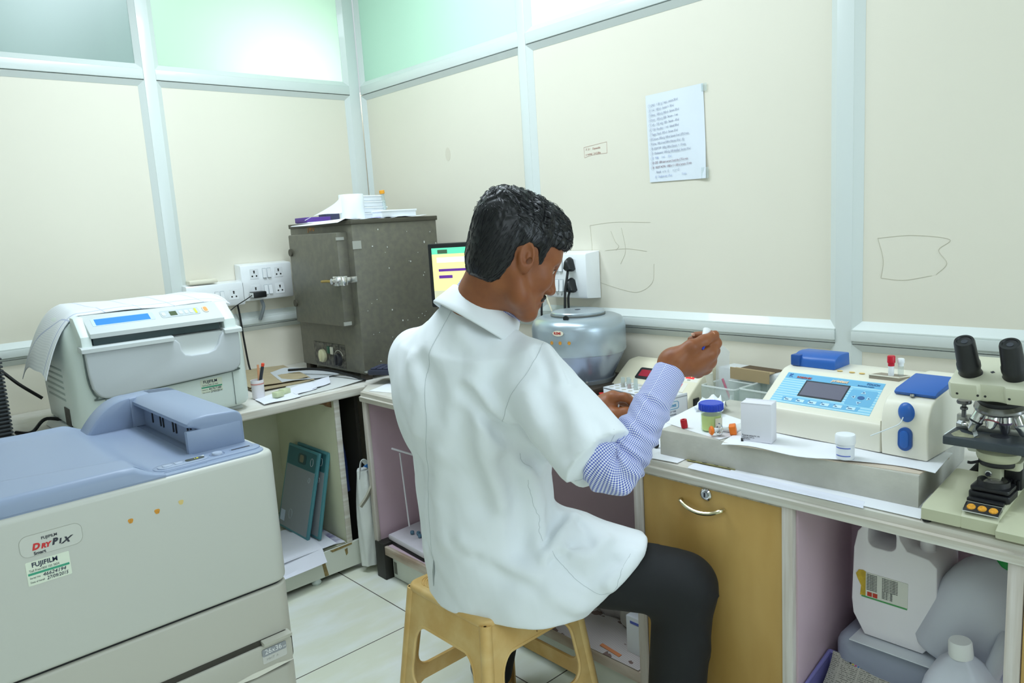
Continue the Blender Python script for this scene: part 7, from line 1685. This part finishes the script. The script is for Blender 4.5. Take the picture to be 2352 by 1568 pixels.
# gingham shirt sleeve with creases
sp_ = [(-1.0569, -2.3774, 0.9483), (-1.0633, -2.4327, 0.9056), (-1.0563, -2.4625, 0.8847), (-1.0275, -2.4660, 0.9009), (-0.9805, -2.4631, 0.9354), (-0.9131, -2.4556, 0.9879), (-0.8486, -2.4512, 1.0392)]
cl = catmull(sp_, 22); nS = len(cl); rings = []; nrm = Vector((0, 0, 1))
for i, p in enumerate(cl):
    t_ = (cl[min(i+1, nS-1)]-cl[max(i-1, 0)]).normalized(); nrm = (nrm-t_*nrm.dot(t_)).normalized(); bn = t_.cross(nrm); v = i/(nS-1)
    r = float(np.interp(v, [0, .2, .36, .5, .66, .80, .82, .84, .97, 1], [.054, .052, .050, .0465, .043, .0395, .0405, .0365, .0345, .0345]))
    wr = float(np.interp(v, [0, .25, .4, .62, .80, .825, 1], [.4, .6, 1.2, 1.0, 1.0, 0, 0]))
    rg = []
    for k in range(72):
        a = 2*PI*k/72
        w = .0030*math.sin(58*v*1.0+2.2*math.sin(a+1.0)+1.5*math.sin(2*a))+.0022*math.sin(97*v+3.0*math.sin(a*2+.6)+a)+.0012*math.sin(a*5+30*v)
        rr_ = r+wr*w
        rg.append(p+(nrm*math.cos(a)+bn*math.sin(a))*rr_)
    rings.append(rg)
last = rings[-1]; cen = cl[-1]; tdir = (cl[-1]-cl[-2]).normalized()
for k, d_ in ((.97, .0012), (.93, .0005), (.90, -.010), (.86, -.03)): rings.append([cen+(q-cen)*k+tdir*d_ for q in last])
shirt = uvloft('shirt_sleeve', rings, ging, man, closed=True)
# held vial, and the white swab in the other hand
va, vb = Vector((-0.7929, -2.4950, 1.0837)), Vector((-0.7571, -2.4865, 1.1220)); vx = (vb-va).normalized()
t = thing('vial', 'small white vial with a blue end pinched in the raised hand', 'vial', tuple(va))
bm = nb(); lathe(bm, [(0, .004), (.0062, .004), (.0062, .018), (0, .018)], va-vx*.006, 18, tuple(vx)); part('blue_end', bm, M('blue_lid', '#2747c4', .35), t, world=True)
bm = nb(); lathe(bm, [(0, .010), (.0060, .010), (.0068, .036), (.0085, .052), (.0070, .0525), (0, .050)], va, 20, tuple(vx)); part('white_body', bm, white_pl, t, world=True)
bm = nb(); lathe(bm, [(0, -.008), (.006, -.006), (.008, 0), (.006, .006), (0, .008)], (-0.6964, -2.1753, 0.8973), 16); solo('swab', bm, paper, 'white swab held in the lower hand', 'swab')

# ------------------------------------------------------------------ plastic stool
stm = M('stool_cream_plastic', '#dcbd80', .38, noise=(14, .10), bump=(180, .08, .0005), hex2='#cfa968', sss=0)
SX, SY = -.982, -1.972
t = thing('stool', 'cream plastic stool with open arched sides under the seated man', 'stool', (SX, SY, 0))
HW, SZ = .158, .470
bm = nb(); b = nb(); prism(b, rrect(-HW, HW, -HW, HW, .030, 6), 'z', SZ-.022, SZ, .009, 4); merge(bm, b)
seat = part('seat', bm, stm, t, 40)
bm = nb()
for rr_ in (.045, .065, .085):
    for sx in (-1, 1):
        for sy in (-1, 1):
            tube(bm, [(sx*(HW-.02-rr_*(1-math.cos(a))*.8), sy*(HW-.02-rr_*(1-math.sin(a))*.8), SZ+.0002) for a in [k*PI/2/8 for k in range(9)]], .0016, 5, False)
part('seat_rib', bm, stm, seat)
def stool_side(ang):
    """apron with an arch below it and a rail low down, between two corner legs"""
    wt, wb = HW-.004, HW+.048; H = SZ-.012
    def hw(z): return wt+(wb-wt)*(H-z)/H
    lw = lambda z: .052-.012*(H-z)/H
    hole1 = []; z0h, z1h = .205, H-.085
    for x, z in rrect(-1, 1, 0, 1, .30, 7):
        zz = z0h+(z1h-z0h)*z; hole1.append((x*(hw(zz)-lw(zz)), zz))
    from mathutils.geometry import tessellate_polygon
    zb_ = .160
    arch = [(-(hw(0)-lw(0)), 0.0), (-(hw(.1)-lw(.1)), .10), (-(hw(.14)-lw(.14))+.010, .145), (-(hw(.16)-lw(.16))+.035, zb_), ((hw(.16)-lw(.16))-.035, zb_), ((hw(.14)-lw(.14))-.010, .145), ((hw(.1)-lw(.1)), .10), ((hw(0)-lw(0)), 0.0)]
    outl = [(-hw(0), 0), *arch, (hw(0), 0), (hw(H), H), (-hw(H), H)]
    v3 = [[Vector((p[0], p[1], 0)) for p in outl], [Vector((p[0], p[1], 0)) for p in hole1]]
    tri = tessellate_polygon(v3); fl = outl+hole1; b = bmesh.new(); th = .006
    def P3(p, k): dz = H-p[1]; return Vector((p[0], -(HW-.004+.052*dz/H)+k*th, p[1]))
    A = [b.verts.new(P3(p, 0)) for p in fl]; B_ = [b.verts.new(P3(p, 1)) for p in fl]
    for f in tri: b.faces.new([A[i] for i in f]); b.faces.new([B_[i] for i in f][::-1])
    n, m = len(outl), len(hole1)
    for i in range(n): b.faces.new((A[i], B_[i], B_[(i+1) % n], A[(i+1) % n]))
    for i in range(m): b.faces.new((A[n+i], A[n+(i+1) % m], B_[n+(i+1) % m], B_[n+i]))
    bmesh.ops.recalc_face_normals(b, faces=b.faces)
    # thickened rim round the arch
    rim = nb(); tube(rim, [P3(p, .5) for p in hole1+hole1[:1]], .0052, 6, False); merge(b, rim)
    bm = nb(); merge(bm, b, Matrix.Rotation(math.radians(ang), 4, 'Z')); return part('side_frame', bm, stm, t, 30)
for a in (0, 90, 180, 270): stool_side(a)
for sx in (-1, 1):
    for sy in (-1, 1):
        bm = nb(); tube(bm, [(sx*(HW-.014), sy*(HW-.014), SZ-.014), (sx*(HW+.036), sy*(HW+.036), .0)], lambda u: .0155, 14, False); part('leg', bm, stm, t, 60)
bm = nb(); rr2 = random.Random(3)
for i in range(14):
    x, z = rr2.uniform(-.06, .12), rr2.uniform(.39, .44); y = -(HW+.0045+.052*(SZ-.012-z)/SZ); prism(bm, ell(x, z, .0014, .003, 7), 'y', y-.0006, y+.001)
part('scuff', bm, M('scuff_brown', '#8b6a3a', .7), t)
